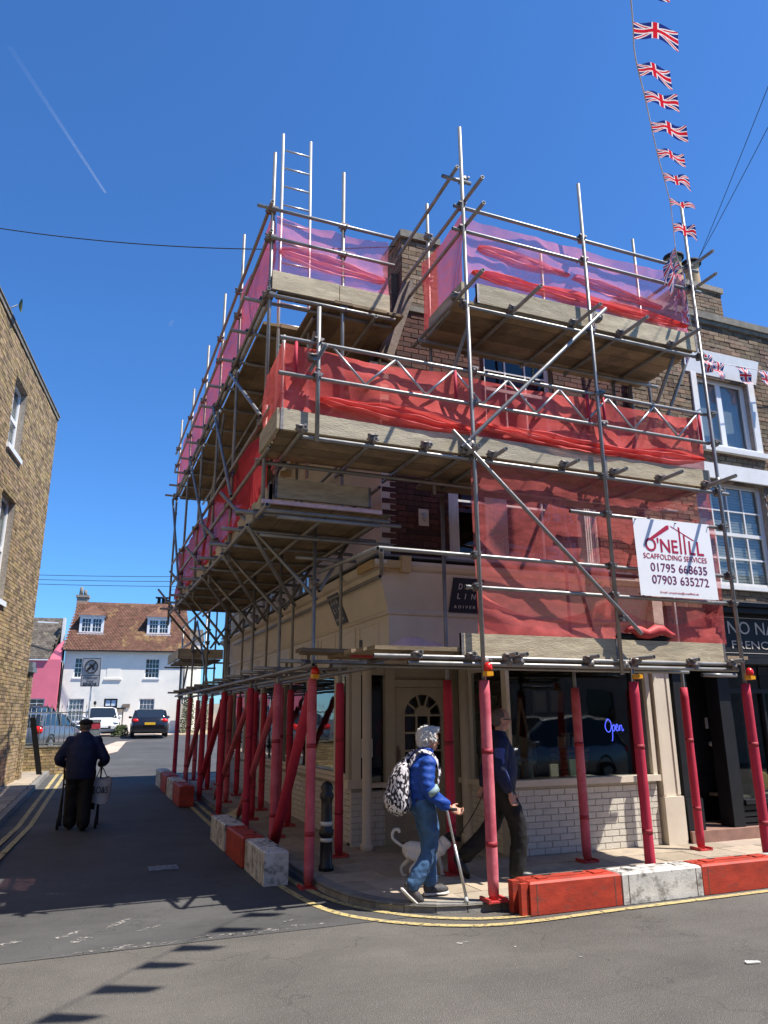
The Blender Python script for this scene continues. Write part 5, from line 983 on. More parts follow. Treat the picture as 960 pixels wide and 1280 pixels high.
def cpl(x, y, z, rz=None):
    if NC[0] < 290: NC[0] += 1; inst('coupler', CM, (x, y, z), sc, (rc.uniform(-.15, .15), rc.uniform(-.15, .15), rc.choice((0, pi/2, pi, -pi/2)) if rz is None else rz), (1, 1, 1))
def standard(x, y, z0, z1, foam=None, m='foam_red', plate_=True, lean=0., lift=0.):
    mb = MB(); n = 10; a, b = Vector((x, y, z0)), Vector((x+lean, y, z1)); mb.tube(a, b, .0228, n=10); mb.tube(b-Vector((0, 0, .0)), b+Vector((0, 0, .001)), .019, n=10, m=1)
    for z in (z0+(z1-z0)*.52,): mb.tube(a.lerp(b, .52), a.lerp(b, .53), .029, n=8)
    o = mb.build('standard', ['galv', 'bore_shade'], sc)
    if foam:
        mb = MB(); f0, f1 = foam; P_ = [a.lerp(b, (f0+(f1-f0)*i/14-z0)/(z1-z0)) for i in range(15)]; mb.sweep(P_, [.049]+[.053+rc.uniform(-.0016, .0016) for _ in range(13)]+[.048], 14); [mb.tube(P_[q], P_[q]+Vector((0, 0, .045)), .0552, n=14, m=1) for q in (3, 9)]; mb.build('foam_sleeve', [m, 'foam_tape'], o)
        if plate_:
            g = z0; mb = MB(); mb.box(x-.10, x+.10, y-.09, y+.09, g, g+.014); mb.box(x-.10, x-.075, y-.09, y+.09, g+.014, g+.035); mb.box(x+.075, x+.10, y-.09, y+.09, g+.014, g+.035); mb.tube((x, y, g+.014), (x, y, g+.09), .045, .035); mb.build('base_plate', 'steel_plate_red', o)
    return o
# right face: outer line Y 6.62, inner line Y 7.75
YO, YI = 6.62, 7.75
for x, z1 in ((3.67, 8.62), (5.38, 8.32), (7.11, 8.48)):
    standard(x+(.03 if x < 5 else 0), YO-.085, 2.12 if x == 5.38 else PH, z1, None if x == 5.38 else (PH+.05, 2.04), 'foam_pink' if x < 5 else 'foam_red', lean=-.03 if x < 5 else 0.)
standard(5.56, 6.59, PH, 2.3, (PH+.04, 2.05), 'foam_red')
standard(3.90, YI, PH, 4.3, (PH+.04, 2.1), 'foam_red'); standard(5.64, YI, PH, 4.3, (PH+.05, 2.03), 'foam_pink'); standard(7.42, YI+.08, PH, 4.3, (PH+.05, 2.05), 'foam_red')
standard(3.80, YI, 4.3, 8.45); standard(5.6, YI, 4.3, 8.2); standard(7.33, YI, 4.3, 8.82)
standard(1.94, YO-.085, 4.30, 5.78); standard(2.55, 7.6, 4.35, 8.45); standard(1.80, 7.45, 4.40, 5.9)
for z in (2.2, 2.26): tb('ledger', (2.55 if z > 2.22 else 2.9, YO-.035, z), (6.98+(.1 if z < 2.22 else 0), YO-.035, z))
tb('ledger', (6.45, YO-.12, 2.13), (6.95, YO-.12, 2.13))
for z, a, b, y in ((2.97, 3.55, 7.2, YO-.035), (3.30, 2.6, 7.22, YO-.035), (3.90, 4.9, 7.2, YO-.035), (4.35, 1.80, 7.3, YO-.035), (4.35, 1.62, 7.3, 7.46), (6.20, 3.62, 7.25, YO-.035), (6.20, 3.5, 7.25, 7.5), (7.20, 3.55, 7.3, YO-.035), (7.52, 3.58, 7.3, YO-.035), (2.24, 2.5, 7.4, YI-.06), (4.27, 5.4, 7.3, YI)):
    tb('ledger', (a, y, z), (b, y, z))
    for x in (3.67, 5.38, 7.11):
        if a < x < b and y < 7: cpl(x, y-.03, z, 0)
for z in (2.23,): [cpl(x, YO-.03, z) for x in (3.73, 4.0, 4.12, 5.0, 5.44, 5.56, 6.45, 7.0)]
tb('transom', (2.62, 6.55, 3.27), (3.3, 8.25, 3.36)); tb('ledger', (2.60, 6.6, 3.30), (2.42, 8.0, 3.30))
def stub(x, y0, y1, z, n_='transom'): tb(n_, (x, y0, z), (x, y1, z)); cpl(x, YO-.06, z+.02, pi/2)
for x, y0 in ((3.56, 5.95), (4.30, 5.98), (5.15, 6.05), (5.85, 6.08), (6.65, 6.08)): stub(x, y0, 7.75, 6.255)
for x, y0 in ((1.80, 6.45), (2.55, 6.5), (3.14, 6.45), (3.62, 6.3), (3.93, 6.28), (4.86, 6.30), (5.55, 6.35), (6.22, 6.2), (6.93, 6.1)): stub(x, y0, 7.8, 4.405-.0)
for x, y0 in ((3.58, 6.5), (4.0, 6.4), (4.12, 6.4), (4.98, 6.4), (5.62, 6.3), (6.38, 6.45), (6.98, 6.4), (3.0, 6.5)): tb('transom', (x, y0, 2.295), (x, 7.9, 2.295)); cpl(x, YO-.06, 2.27, pi/2)
# guard-rail returns along Y
for z in (7.22, 7.56): tb('guard_rail', (3.70, 6.1, z+.02), (3.70, 8.35, z+.02)); tb('guard_rail', (7.2, 6.2, z+.02), (7.2, 7.95, z+.02))
tb('guard_rail', (3.56, 6.42, 7.93), (3.60, 8.25, 7.93)); cpl(3.73, YO, 7.93); tb('ledger', (3.42, 6.55, 7.86), (3.80, 6.55, 7.86))
for x in (3.8,): cpl(x, YI-.03, 7.9); cpl(x, YI-.03, 7.24)
# face braces
tb('brace', (3.52, YO-.12, 4.44), (5.60, YO-.12, 6.54)); tb('brace', (3.42, YO-.12, 4.62), (5.66, YO-.12, 2.56)); cpl(3.62, YO-.1, 4.5); cpl(5.5, YO-.1, 6.4); cpl(5.44, YO-.1, 2.72)
tb('brace', (3.96, 6.75, 6.55), (3.78, 7.7, 5.1)); tb('brace', (6.8, 6.7, 6.2), (6.95, 7.7, 5.2)); tb('brace', (7.1, 6.8, 6.2), (6.9, 7.7, 4.6)); tb('brace', (5.1, 7.0, 3.95), (5.4, 7.0, 2.6))
for x in (6.55, 6.85): tb('puncheon', (x, 7.6, 4.4), (x, 7.6, 6.2))
# lattice beam guarding the middle deck
lb = MB(); yb_ = YO-.035
for z in (5.0, 5.39): tb('lattice_chord', (1.55, yb_, z), (7.10, yb_, z))
x = 2.12; up = True; web = []
while x < 6.9:
    tb_ = MB(); tb_.tube((x, yb_, 5.37 if up else 5.02), (x+.345, yb_, 5.02 if up else 5.37), .014, n=8); tb_.build('lattice_web', 'alu', sc); x += .345; up = not up
for x in (1.72, 3.52, 5.27, 5.5, 6.98): tb_ = MB(); tb_.tube((x, yb_, 5.02), (x, yb_, 5.37), .018, n=8); tb_.build('lattice_post', 'foam_red', sc)
for x in (1.94, 3.73, 5.44, 7.17): cpl(x, YO-.07, 5.39, 0); cpl(x, YO-.07, 5.0, 0)
tb('spur', (1.05, 7.5, 4.35), (2.02, 6.45, 5.42)) if False else tb('brace', (1.62, 7.45, 4.55), (1.98, 6.40, 5.30)); cpl(1.9, 6.55, 5.2)
# decks: single boards
BT = {}
def board(x0, x1, y0, y1, z, along, m='deck_board_shade', name='scaffold_board', th=.038):
    v = rc.uniform(.5, 1.2); mb = MB(); s = rc.uniform(-.004, .004)
    mb.box8([(x0, y0, z), (x1, y0, z), (x1, y1, z), (x0, y1, z), (x0, y0, z+th), (x1, y0, z+th+s), (x1, y1, z+th+s), (x0, y1, z+th)], 0, (v, v*rc.uniform(.94, 1), v*rc.uniform(.85, .98)))
    o = mb.build(name, m, sc)
    return o
def deckx(x0, x1, y0, n, z, cuts):                                    # boards running along X
    for i in range(n):
        xs = [x0+rc.uniform(-.05, .04)]+[c+rc.uniform(-.08, .08) for c in cuts]+[x1+rc.uniform(-.03, .08)]
        for a, b in zip(xs, xs[1:]): board(a+.003, b-.003, y0+i*.228, y0+i*.228+.219, z, 0)
def decky(y0, y1, x0, n, z, cuts, hole=None):
    for i in range(n):
        ys = [y0+rc.uniform(-.05, .04)]+[c+rc.uniform(-.08, .08) for c in cuts]+[y1+rc.uniform(-.03, .08)]
        for a, b in zip(ys, ys[1:]):
            xx = x0+i*.228
            if hole and hole[0] < xx+.11 < hole[1] and a < hole[3] and b > hole[2]:
                if hole[2]-a > .1: board(xx, xx+.219, a+.003, hole[2], z, 1)
                if b-hole[3] > .1: board(xx, xx+.219, hole[3], b-.003, z, 1)
            else: board(xx, xx+.219, a+.003, b-.003, z, 1)
deckx(1.60, 3.6, 6.64, 4, 4.43, ()); deckx(3.64, 7.08, 6.64, 6, 4.43, (5.4,)); deckx(3.66, 7.10, 6.64, 5, 6.285, (5.45,)); deckx(2.55, 7.25, 6.64, 6, 2.325, (3.7, 5.5))
decky(7.55, 16.6, 1.74, 7, 6.50, (10.6, 13.7), (1.73, 2.18, 7.7, 8.32)); decky(7.40, 15.7, 1.72, 6, 3.86, (10.3, 13.0))
def toe(P0, P1, z0, z1, n_='toe_board', m='board', sag=0.):
    P0, P1 = Vector((*P0, 0)), Vector((*P1, 0)); d = (P1-P0); nn = Vector((d.y, -d.x, 0)).normalized()*.019; mb = MB(); v = rc.uniform(.85, 1.15); N_ = 8
    for i in range(N_):
        a, b = P0.lerp(P1, i/N_), P0.lerp(P1, (i+1)/N_); s0, s1 = sag*sin(pi*i/N_), sag*sin(pi*(i+1)/N_)
        mb.box8([a-nn+Z(z0), b-nn+Z(z0), b+nn+Z(z0), a+nn+Z(z0), a-nn+Z(z1-s0), b-nn+Z(z1-s1), b+nn+Z(z1-s1), a+nn+Z(z1-s0)], 0, (v, v, v*.95))
    o = mb.build(n_, m, sc)
    if n_ == 'toe_board' and d.length > 1:
        for e in (P0, P1-d.normalized()*.03):
            q = MB(); u_ = d.normalized()*.03; n2 = nn*1.12; q.box8([e-n2+Z(z0-.002), e+u_-n2+Z(z0-.002), e+u_+n2+Z(z0-.002), e+n2+Z(z0-.002), e-n2+Z(z1+.002), e+u_-n2+Z(z1+.002), e+u_+n2+Z(z1+.002), e+n2+Z(z1+.002)]); q.build('end_band', 'coupler', o)
    return o
def Z(z): return Vector((0, 0, z))
toe((1.59, 6.635), (3.70, 6.635), 4.42, 4.645, m='board_grey', sag=.03); toe((3.705, 6.640), (5.46, 6.635), 4.425, 4.65, m='board_grey'); toe((5.47, 6.635), (7.07, 6.635), 4.42, 4.645); toe((1.575, 6.62), (1.575, 7.4), 4.42, 4.64)
toe((3.86, 6.635), (5.50, 6.635), 6.31, 6.56); toe((5.51, 6.637), (7.15, 6.635), 6.31, 6.555); toe((3.68, 6.62), (3.68, 7.5), 6.32, 6.54)
toe((3.50, 6.635), (5.42, 6.635), 2.275, 2.505); toe((5.43, 6.633), (6.96, 6.635), 2.275, 2.50)
toe((1.66, 7.54), (2.48, 7.54), 6.52, 6.765); toe((2.49, 7.545), (3.14, 7.54), 6.52, 6.76); 
for a, b in ((7.56, 10.5), (10.51, 13.6), (13.61, 16.55)): toe((1.70, a), (1.70, b), 6.52, 6.76, m='board_grey')
for a, b in ((7.4, 10.2), (10.21, 13.1), (13.11, 15.65)): toe((1.70, a), (1.70, b), 3.88, 4.10, m='board_grey')
toe((1.74, 7.42), (2.84, 7.42), 3.955, 4.18); toe((1.6, 7.36), (2.95, 7.36), 3.87, 3.91, 'edge_board', 'pink_plastic')
# left face: cantilevered outer line X 1.65, posts X 2.40, inner X 3.1
LY = [7.6, 9.5, 11.0, 12.65, 14.5, 16.45]
for i, y in enumerate(LY): standard(1.65, y, 4.62 if i == 0 else 3.62, [8.47, 8.58, 8.46, 8.34, 8.27, 8.34][i])
standard(1.62, 7.42, 3.80, 5.0)
for z in (6.45, 7.22, 7.62): tb('ledger', (1.60, 7.42, z), (1.60, 16.8, z)); [cpl(1.63, y, z, pi/2) for y in LY]
for z in (3.78, 4.40, 4.85): tb('ledger', (1.60, 7.1, z), (1.60, 15.9, z)); [cpl(1.63, y, z, pi/2) for y in LY[:5]]
for z in (6.45, 7.22, 7.62): tb('ledger', (1.45 if z > 7.5 else 1.6, 7.55, z), (3.22, 7.55, z)); [cpl(x, 7.57, z, 0) for x in (1.65, 2.55)]
tb('ledger', (1.62, 7.38, 3.80), (3.05, 7.38, 3.80)); tb('ledger', (1.75, 7.30, 3.72), (2.9, 7.30, 3.72)); tb('ledger', (1.7, 7.9, 3.66), (3.3, 7.9, 3.66)); tb('ledger', (2.2, 8.2, 3.5), (2.95, 8.2, 3.5))
for x, z, a, b in ((2.95, 6.42, 7.5, 16.8), (2.25, 6.42, 7.8, 16.6), (2.9, 3.78, 7.5, 15.9), (2.3, 3.78, 7.4, 15.9), (3.18, 4.4, 8.0, 16), (3.18, 5.2, 8., 16.6), (3.18, 3.3, 8., 17)): tb('ledger', (x, a, z), (x, b, z))
for i, y in enumerate([7.75, 8.55, 9.4, 10.3, 11.1, 12., 12.8, 13.7, 14.6, 15.5, 16.3]):
    tb('transom', (1.38, y, 6.46-.0), (3.25, y, 6.46)); cpl(1.61, y, 6.47, 0)
    if y < 15.6: tb('transom', (1.36, y-.15, 3.82), (3.28, y-.15, 3.82)); cpl(1.61, y-.15, 3.82, 0)
LP = [8.08, 9.65, 11.3, 13.5, 15.7, 17.8, 19.9]
for i, y in enumerate(LP): g = gz(y); o = standard(2.40, y, g+(.0 if i == 0 else .0), 4.02, (g+.06, 2.12+g*.2), 'foam_pink' if i in (0, 1, 5) else 'foam_red'); cpl(2.40, y, 2.25); cpl(2.40, y, 3.2)
for i, y in enumerate([9.2, 11.6, 13.4, 15.6, 17.7]): g = gz(y)+PH; standard(3.10, y, g, 7.0, (g+.05, 2.12), 'foam_red' if i % 2 == 0 else 'foam_red')
for i, y in enumerate([10.75, 12.4, 14.6, 16.8, 18.8]): g = gz(y)+PH; standard(2.72, y, g, 2.35, (g+.05, 2.12), 'foam_pink' if i % 2 == 0 else 'foam_red')
for x, z in ((2.34, 2.25), (2.46, 2.18), (3.06, 2.24)): tb('ledger', (x, 7.85, z), (x, 20.2, z))
tb('ledger', (2.34, 7.9, 2.97), (2.34, 19.8, 2.97)) if False else None
for y in (8.2, 9.5, 10.4, 11.5, 12.6, 13.6, 14.8, 15.9, 17., 18.1, 19.3): tb('transom', (2.05, y, 2.31), (3.30, y, 2.31)); cpl(2.34, y, 2.29, 0)
for y in (8.7, 9.9, 11.0, 12.3): tb('puncheon', (3.2, y, 2.31), (3.2, y, 2.62))
# raker spurs under the overhang
for y in LP[:5]: tb('spur', (2.44, y+.02, 3.0), (1.40, y+.75, 4.38)); cpl(1.6, y+.6, 4.1); tb('spur', (2.46, y, 3.1), (3.05, y+.6, 3.9)); tb('spur', (1.55, y-.25, 3.74), (2.42, y+.9, 3.05))
tb('brace', (1.58, 7.5, 4.9), (1.58, 9.7, 6.42)); tb('brace', (1.56, 11.0, 6.42), (1.56, 9.0, 4.4)); tb('brace', (1.56, 13.6, 6.4), (1.56, 11., 4.3)); tb('brace', (1.56, 16.4, 6.4), (1.56, 14.0, 4.0)); tb('brace', (1.72, 10.9, 6.3), (1.72, 12.6, 3.9)); tb('brace', (2.3, 7.9, 6.3), (2.3, 11., 4.)); tb('brace', (2.45, 17.8, 3.9), (2.45, 19.9, 2.2)); tb('brace', (2.45, 15.7, 2.3), (2.45, 17.8, 3.9))
for y in (16.6, 18.4, 20): standard(3.0, y, gz(y)+PH, 4.6); 
tb('ledger', (2.4, 15.5, 4.0), (2.4, 20.3, 4.0)); tb('ledger', (2.4, 15.5, 3.45), (2.4, 20.3, 3.45))
for i in range(4): board(2.15+i*.228, 2.37+i*.228, 17.9, 20.1, 3.0, 1)
toe((2.1, 17.9), (2.1, 20.1), 3.04, 3.26); toe((2.1, 17.88), (3.1, 17.88), 3.04, 3.26); tb('transom', (2., 18., 2.96), (3.3, 18, 2.96)); tb('transom', (2., 20., 2.96), (3.3, 20, 2.96))
# padded diagonal props between the posts (each with its own sleeve)
def prop(p, q, m, r=.05):
    p, q = Vector(p), Vector(q); mb = MB(); mb.tube(p, q, .0242, n=10); o = mb.build('brace', 'galv', sc); mb = MB(); mb.sweep([p.lerp(q, .05+.9*i/5) for i in range(6)], r, 12); mb.build('foam_sleeve', m, o)
prop((2.42, 9.75, .12), (2.42, 8.12, 2.05), 'foam_red', .062); prop((2.46, 12.2, .2), (2.46, 9.8, 2.05), 'foam_pink', .045); prop((2.46, 14.3, .3), (2.46, 11.4, 2.1), 'foam_pink', .045); prop((2.46, 16.2, .35), (2.46, 13.6, 2.15), 'foam_red', .06); prop((2.46, 18.5, .4), (2.46, 15.8, 2.2), 'foam_pink', .05)
mb = MB(); mb.bar((2.36, 12.9, .09), (2.5, 12.3, .28), .03, .14); mb.build('sole_board', 'board_grey', sc)
# red fringe board on the corner of the lowest deck
toe((2.60, 7.36), (3.42, 7.40), 2.30, 2.345, 'edge_board', 'steel_plate_red'); board(2.1, 3.3, 7.5, 7.72, 2.36, 0); board(2.2, 3.3, 7.75, 7.95, 2.36, 0)
# lamps on the pole tops
def wlamp(x, y, z, label, amber_only=False):
    t = thing('warning_lamp', label, 'lamp', (x, y, z), 'warning lamps clipped on the scaffold posts'); mb = MB(); mb.sweep([(x, y, z-.05), (x, y, z-.045), (x, y, z), (x, y, z+.005)], [.03, .046, .046, .03], 14); mb.box(x-.035, x+.035, y-.06, y-.04, z-.045, z-.005); mb.build('amber_base', 'lens_amber', t)
    if not amber_only: mb = MB(); mb.sweep([(x, y-.02, z+.006), (x, y-.02, z+.03), (x, y-.02, z+.06), (x, y-.02, z+.085)], [.042, .044, .038, .018], 14); mb.build('red_lens', 'lens_red', t)
wlamp(3.695, 6.47, 2.125, 'red and amber lamp on the nearest pink padded scaffold post'); wlamp(7.11, 6.47, 2.13, 'red and amber lamp on the rightmost red padded post by the deli door'); wlamp(2.40, 8.0, 2.16, 'red and amber lamp on the pink padded post beside the bollard'); wlamp(5.56, 6.53, 2.125, 'amber clip on the red post in front of the shop window', True)
# ladder
ld = thing('ladder', 'tall metal pole ladder sticking up above the top left deck', 'ladder', (2.15, 8.4, 4.5)); mb = MB()
for s in (0, 1): mb.tube((1.93+.40*s, 8.25, 4.5), (1.95+.40*s, 8.5, 9.62), .022, n=8)
mb.build('stile', 'alu', ld)
for i in range(16): z = 4.7+i*.31; y = 8.25+.25*(z-4.5)/5.12; mb = MB(); mb.tube((1.93, y, z), (2.35, y, z), .014, n=6); mb.build('rung', 'alu', ld)
mb = MB()
for z in (9.0, 8.2, 6.9, 7.1): pass
# ---------------------------------------------------------------- netting
def net(name, label, P0, P1, z0, z1, m='net', amp=.035, nu=70, nv=12, seed=0, scal=3, sc_d=.04, bot=.03, group=None, fold=0.):
    P0, P1 = Vector((*P0, 0)), Vector((*P1, 0)); d = P1-P0; L_ = d.length; nn = Vector((d.y, -d.x, 0)).normalized()
    def fn(u, v):
        top = z1-sc_d*abs(sin(pi*u*scal))**.8; b = z0+bot*noise.noise((u*L_*1.7, seed, 3)); z = b+(top-b)*v
        w_ = amp*(noise.noise((u*L_*2.2, v*1.6+seed, .5))+.5*noise.noise((u*L_*7, v*2.5, seed+2)))+fold*sin(u*L_*9+3*noise.noise((u*5, v*2, seed)))*(1-v)
        w_ += amp*.6*sin((u*L_*3+v*5)+seed)
        return P0+d*u+nn*w_+Vector((0, 0, z))
    mb = MB(); mb.grid(fn, nu, nv); o = mb.build(name, m, None); o['label'] = label; o['category'] = 'netting'
    if group: o['group'] = group
    return o
def gathered(name, label, P0, P1, zc, h, m='net_fold', seed=0, drift=0.):
    """a thicker swag of the same net where it hangs bunched"""
    P0, P1 = Vector((*P0, 0)), Vector((*P1, 0)); d = P1-P0; nn = Vector((d.y, -d.x, 0)).normalized(); L_ = d.length
    def fn(u, v):
        e = sin(pi*u)**.35; zz = zc(u)+(v-.5)*h*e*(.7+.6*noise.noise((u*L_*1.3, seed, 7))); return P0+d*u+nn*(.035*sin(v*15+u*L_*2+seed)+.05)+Vector((0, 0, zz+.02*noise.noise((u*L_*5, v*6, seed))))
    mb = MB(); mb.grid(fn, 60, 16); o = mb.build(name, m, None); o['label'] = label; o['category'] = 'netting'; return o
net('debris_netting', 'sheer red netting of the first lift, behind the banner and over the windows', (3.73, 6.70), (7.10, 6.70), 2.50, 4.40, 'net_thin', .02, seed=1, scal=2, sc_d=.02)
net('debris_netting', 'narrow denser strip of red netting just above the lowest toe board', (3.74, 6.66), (7.0, 6.66), 2.46, 2.95, 'net_thin', .03, seed=4, scal=2, sc_d=.25)
net('debris_netting', 'bright red netting hung behind the lattice beam across the middle deck', (1.62, 6.665), (7.06, 6.665), 4.60, 5.38, 'net', .035, nu=110, seed=2, scal=3, sc_d=.05)
gathered('debris_netting', 'thick red swag of netting sagging along the left half of the middle toe board', (1.98, 6.665), (3.72, 6.665), lambda u: 4.80-.10*u, .26, seed=3)
gathered('debris_netting', 'thick red swag of netting along the right half of the middle toe board', (3.78, 6.665), (7.02, 6.665), lambda u: 4.78-.06*sin(pi*u), .24, seed=5)
net('debris_netting', 'short red netting closing the left end of the middle deck', (1.60, 7.42), (1.60, 6.6), 4.6, 5.36, 'net', .03, nu=30, seed=6, scal=1)
net('debris_netting', 'see-through pink netting behind the guard rails of the top right deck', (3.75, 6.69), (7.12, 6.69), 6.52, 7.50, 'net_top', .03, seed=7, scal=2, sc_d=.05)
gathered('debris_netting', 'bunched red netting slumped along the toe board of the top right deck', (3.82, 6.69), (7.05, 6.69), lambda u: 6.72-.06*u, .24, seed=8)
gathered('debris_netting', 'loose pink fold of netting flying across the top right deck rails', (3.95, 6.75), (5.25, 6.75), lambda u: 7.12-.08*u, .26, 'net_pink', seed=9)
gathered('debris_netting', 'second pale fold of netting in the right half of the top right deck', (5.3, 6.75), (6.7, 6.75), lambda u: 7.02-.12*u, .22, 'net_pink', seed=19)
net('debris_netting', 'red netting closing the left end of the top right deck beside the chimney', (3.71, 7.75), (3.71, 6.66), 6.5, 7.5, 'net', .03, nu=30, seed=10, scal=1)
net('debris_netting', 'thin purple-pink netting on the short front of the top left deck', (1.70, 7.60), (3.16, 7.60), 6.70, 7.58, 'net_top', .03, nu=40, seed=11, scal=2)
gathered('debris_netting', 'pink fold of netting on the short front of the top left deck', (1.74, 7.63), (3.1, 7.63), lambda u: 7.08-.10*u, .34, 'net_pink', seed=12)
net('debris_netting', 'long red netting along the street side of the top left deck', (1.68, 16.6), (1.68, 7.6), 6.62, 7.62, 'net_side', .04, nu=120, seed=13, scal=5)
net('debris_netting', 'long crimson netting along the street side of the lower left deck', (1.68, 15.6), (1.68, 7.45), 4.02, 4.95, 'net_dense', .04, nu=110, seed=14, scal=5)
# rolled net and tarp scraps on the lowest deck
mb = MB(); mb.sweep([(5.55+.1*i, 6.62+.02*sin(i), 2.60+.03*sin(i*1.7)) for i in range(8)], [.02, .05, .07, .055, .07, .05, .04, .01], 10); o = tagm(mb.build('rolled_net', 'steel_plate_red', None), 'small roll of red netting stuffed above the right toe board', 'netting')
mb = MB(); mb.sweep([(5.45+.1*i, 6.68, 2.54) for i in range(9)], [.02, .04, .04, .04, .04, .04, .04, .03, .01], 8); o = tagm(mb.build('black_hose', 'black_matt', None), 'dark tube lying on the lowest deck under the red net roll', 'tube')
# ---------------------------------------------------------------- banner
ban = thing('banner', 'white scaffolding company banner with red and navy lettering tied to the rails', 'banner', (6.25, 6.50, 3.4))
BX0, BX1, BZ0, BZ1, BYo = 5.70, 6.83, 2.985, 3.875, 6.495
mb = MB(); mb.grid(lambda u, v: (BX0+(BX1-BX0)*u-.012*v, BYo+.0006*sin(u*9)*v+.0005*sin(v*11+u*4), BZ0+(BZ1-BZ0)*v+.02*u*v), 30, 20); bs = mb.build('sheet', 'banner_vinyl', ban)
def bt(s, x, z, w_, h_, m='banner_red', bold=0.): text('lettering', s, m, bs, (Vector((BX0+x, BYo-.0015, BZ0+z)), R1, Z1, N1), w_, h_, .001, bold)
bt("O'NE", .13, .515, .475, .165, bold=.012); bt('L', .77, .515, .09, .165, bold=.012); bt('L', .89, .515, .10, .165, bold=.012)
bt('SCAFFOLDING SERVICES', .09, .43, .93, .062); bt('01795 668635', .175, .285, .83, .10, 'banner_navy', .008); bt('07903 635272', .18, .145, .83, .10, 'banner_navy', .008); bt('Email: enquiries@oneillltd.uk', .28, .035, .56, .03, 'banner_red')
mb = MB(); bz = BZ0; by = BYo-.0028
def bpoly(P, m): k = m.pts([(BX0+x, by, bz+z) for x, z in P]); m.face(range(k, k+len(P)))
bpoly([(.18, .655), (.24, .655), (.50, .80), (.50, .845), (.46, .838)], mb); bpoly([(.635, .515), (.66, .515), (.66, .83), (.635, .84)], mb) ; bpoly([(.70, .515), (.725, .515), (.725, .74), (.70, .75)], mb)
bpoly([(.52, .845), (.53, .83), (.84, .69), (.87, .69)], mb); mb.build('roof_emblem', 'banner_red', bs)
mb = MB(); [mb.tube((x, BYo-.02, z-.02), (x, BYo+.06, z+.02), .006) for x, z in ((BX0+.02, BZ1), (BX1-.03, BZ1), (BX0+.6, BZ1), (BX0+.03, BZ0+.01), (BX1-.03, BZ0+.01))]; mb.build('cable_tie', 'cable', ban)
# ---------------------------------------------------------------- bunting
bu = thing('bunting', 'string of small union flags rising from the deli house over the street', 'bunting', (7, 6.5, 7.9))
def V3(*a): return Vector(a)
SP = [(-7, -6.6, 8.0), (-1, -1.0, 6.35), (1.8, 1.75, 6.42), (3.24, 3.18, 6.70), (3.66, 3.62, 6.81), (4.16, 4.06, 6.97), (4.94, 4.75, 7.19), (5.45, 5.18, 7.31), (5.81, 5.49, 7.37), (6.22, 5.88, 7.44), (6.65, 6.29, 7.43), (7.0, 6.55, 7.40), (7.39, 6.90, 7.32), (7.87, 7.34, 7.21), (8.45, 7.74, 7.13), (9.0, 7.97, 7.14), (9.6, 8.05, 7.2), (11.2, 8.12, 7.3), (13, 8.15, 7.4)]
SS = [Vector(p) for p in spline(SP, 8)]
mb = MB(); mb.sweep(SS, .006, 5); mb.build('cord', 'cord_white', bu)
acc = [0.]
for a, b in zip(SS, SS[1:]): acc.append(acc[-1]+(b-a).length)
def at_s(s):
    for i in range(len(acc)-1):
        if acc[i+1] >= s: return SS[i].lerp(SS[i+1], (s-acc[i])/(acc[i+1]-acc[i])), (SS[i+1]-SS[i]).normalized()
    return SS[-1], (SS[-1]-SS[-2]).normalized()
def flag(p, h, fly, drop, w_=.33, hh=.22, seed=0):
    rf_ = random.Random(seed); ph_ = rf_.uniform(0, 6); k_ = rf_.uniform(.9, 1.25); h = h.normalized(); fly = fly.normalized(); nn = h.cross(fly).normalized(); tw = rf_.uniform(-.5, .5)
    def fn(u, v):
        a = (.018+.02*abs(tw))*sin(u*(5+2*k_)*k_+ph_+v*2.5*tw)*min(1, u*2.5)
        return p+h*(v-.5)*hh*(1-(.25+.6*abs(tw))*u)+fly*w_*u*(1-.12*abs(sin(ph_)))+nn*(a+tw*(v-.5)*u*.16)+Vector((0, 0, -drop*u*u*(1+2*v)))
    mb = MB(); mb.grid(fn, 14, 8, uv=True); mb.build('union_flag', 'union_cloth', bu)
WF = Vector((.93, -.36, .03)); s = acc[16]+.1; i = 0
k = 0
targets = [(3.12, 3.06), (3.46, 3.41), (3.82, 3.75), (4.16, 4.06), (4.50, 4.36), (4.94, 4.75), (5.35, 5.10), (5.75, 5.45), (6.22, 5.88), (6.60, 6.24), (6.85, 6.42), (7.05, 6.60), (7.28, 6.80), (7.5, 7.02), (7.75, 7.2), (8.05, 7.5)]
for ti, (tx, ty) in enumerate(targets):
    j = min(range(len(SS)), key=lambda q: (SS[q].x-tx)**2+(SS[q].y-ty)**2); p = SS[j]; d = (SS[j+1]-SS[j]).normalized()
    g = WF if ti < 9 else Vector((-.75+.5*(ti % 2), .1, -.25-.3*(ti % 3)))
    flag(p, d, g, .05 if ti < 9 else .10, seed=ti*3+1, w_=(.38 if ti in (1, 4) else .30) if ti < 9 else .27, hh=.19)
for x, sd in ((8.6, 2), (9.0, 5), (9.55, 9), (10.2, 12)):
    j = min(range(len(SS)), key=lambda q: abs(SS[q].x-x)); flag(SS[j], Vector((1, 0, 0)), Vector((.3 if x > 9.3 else .0, -.1, -1)), 0, .34, .27, seed=sd) 
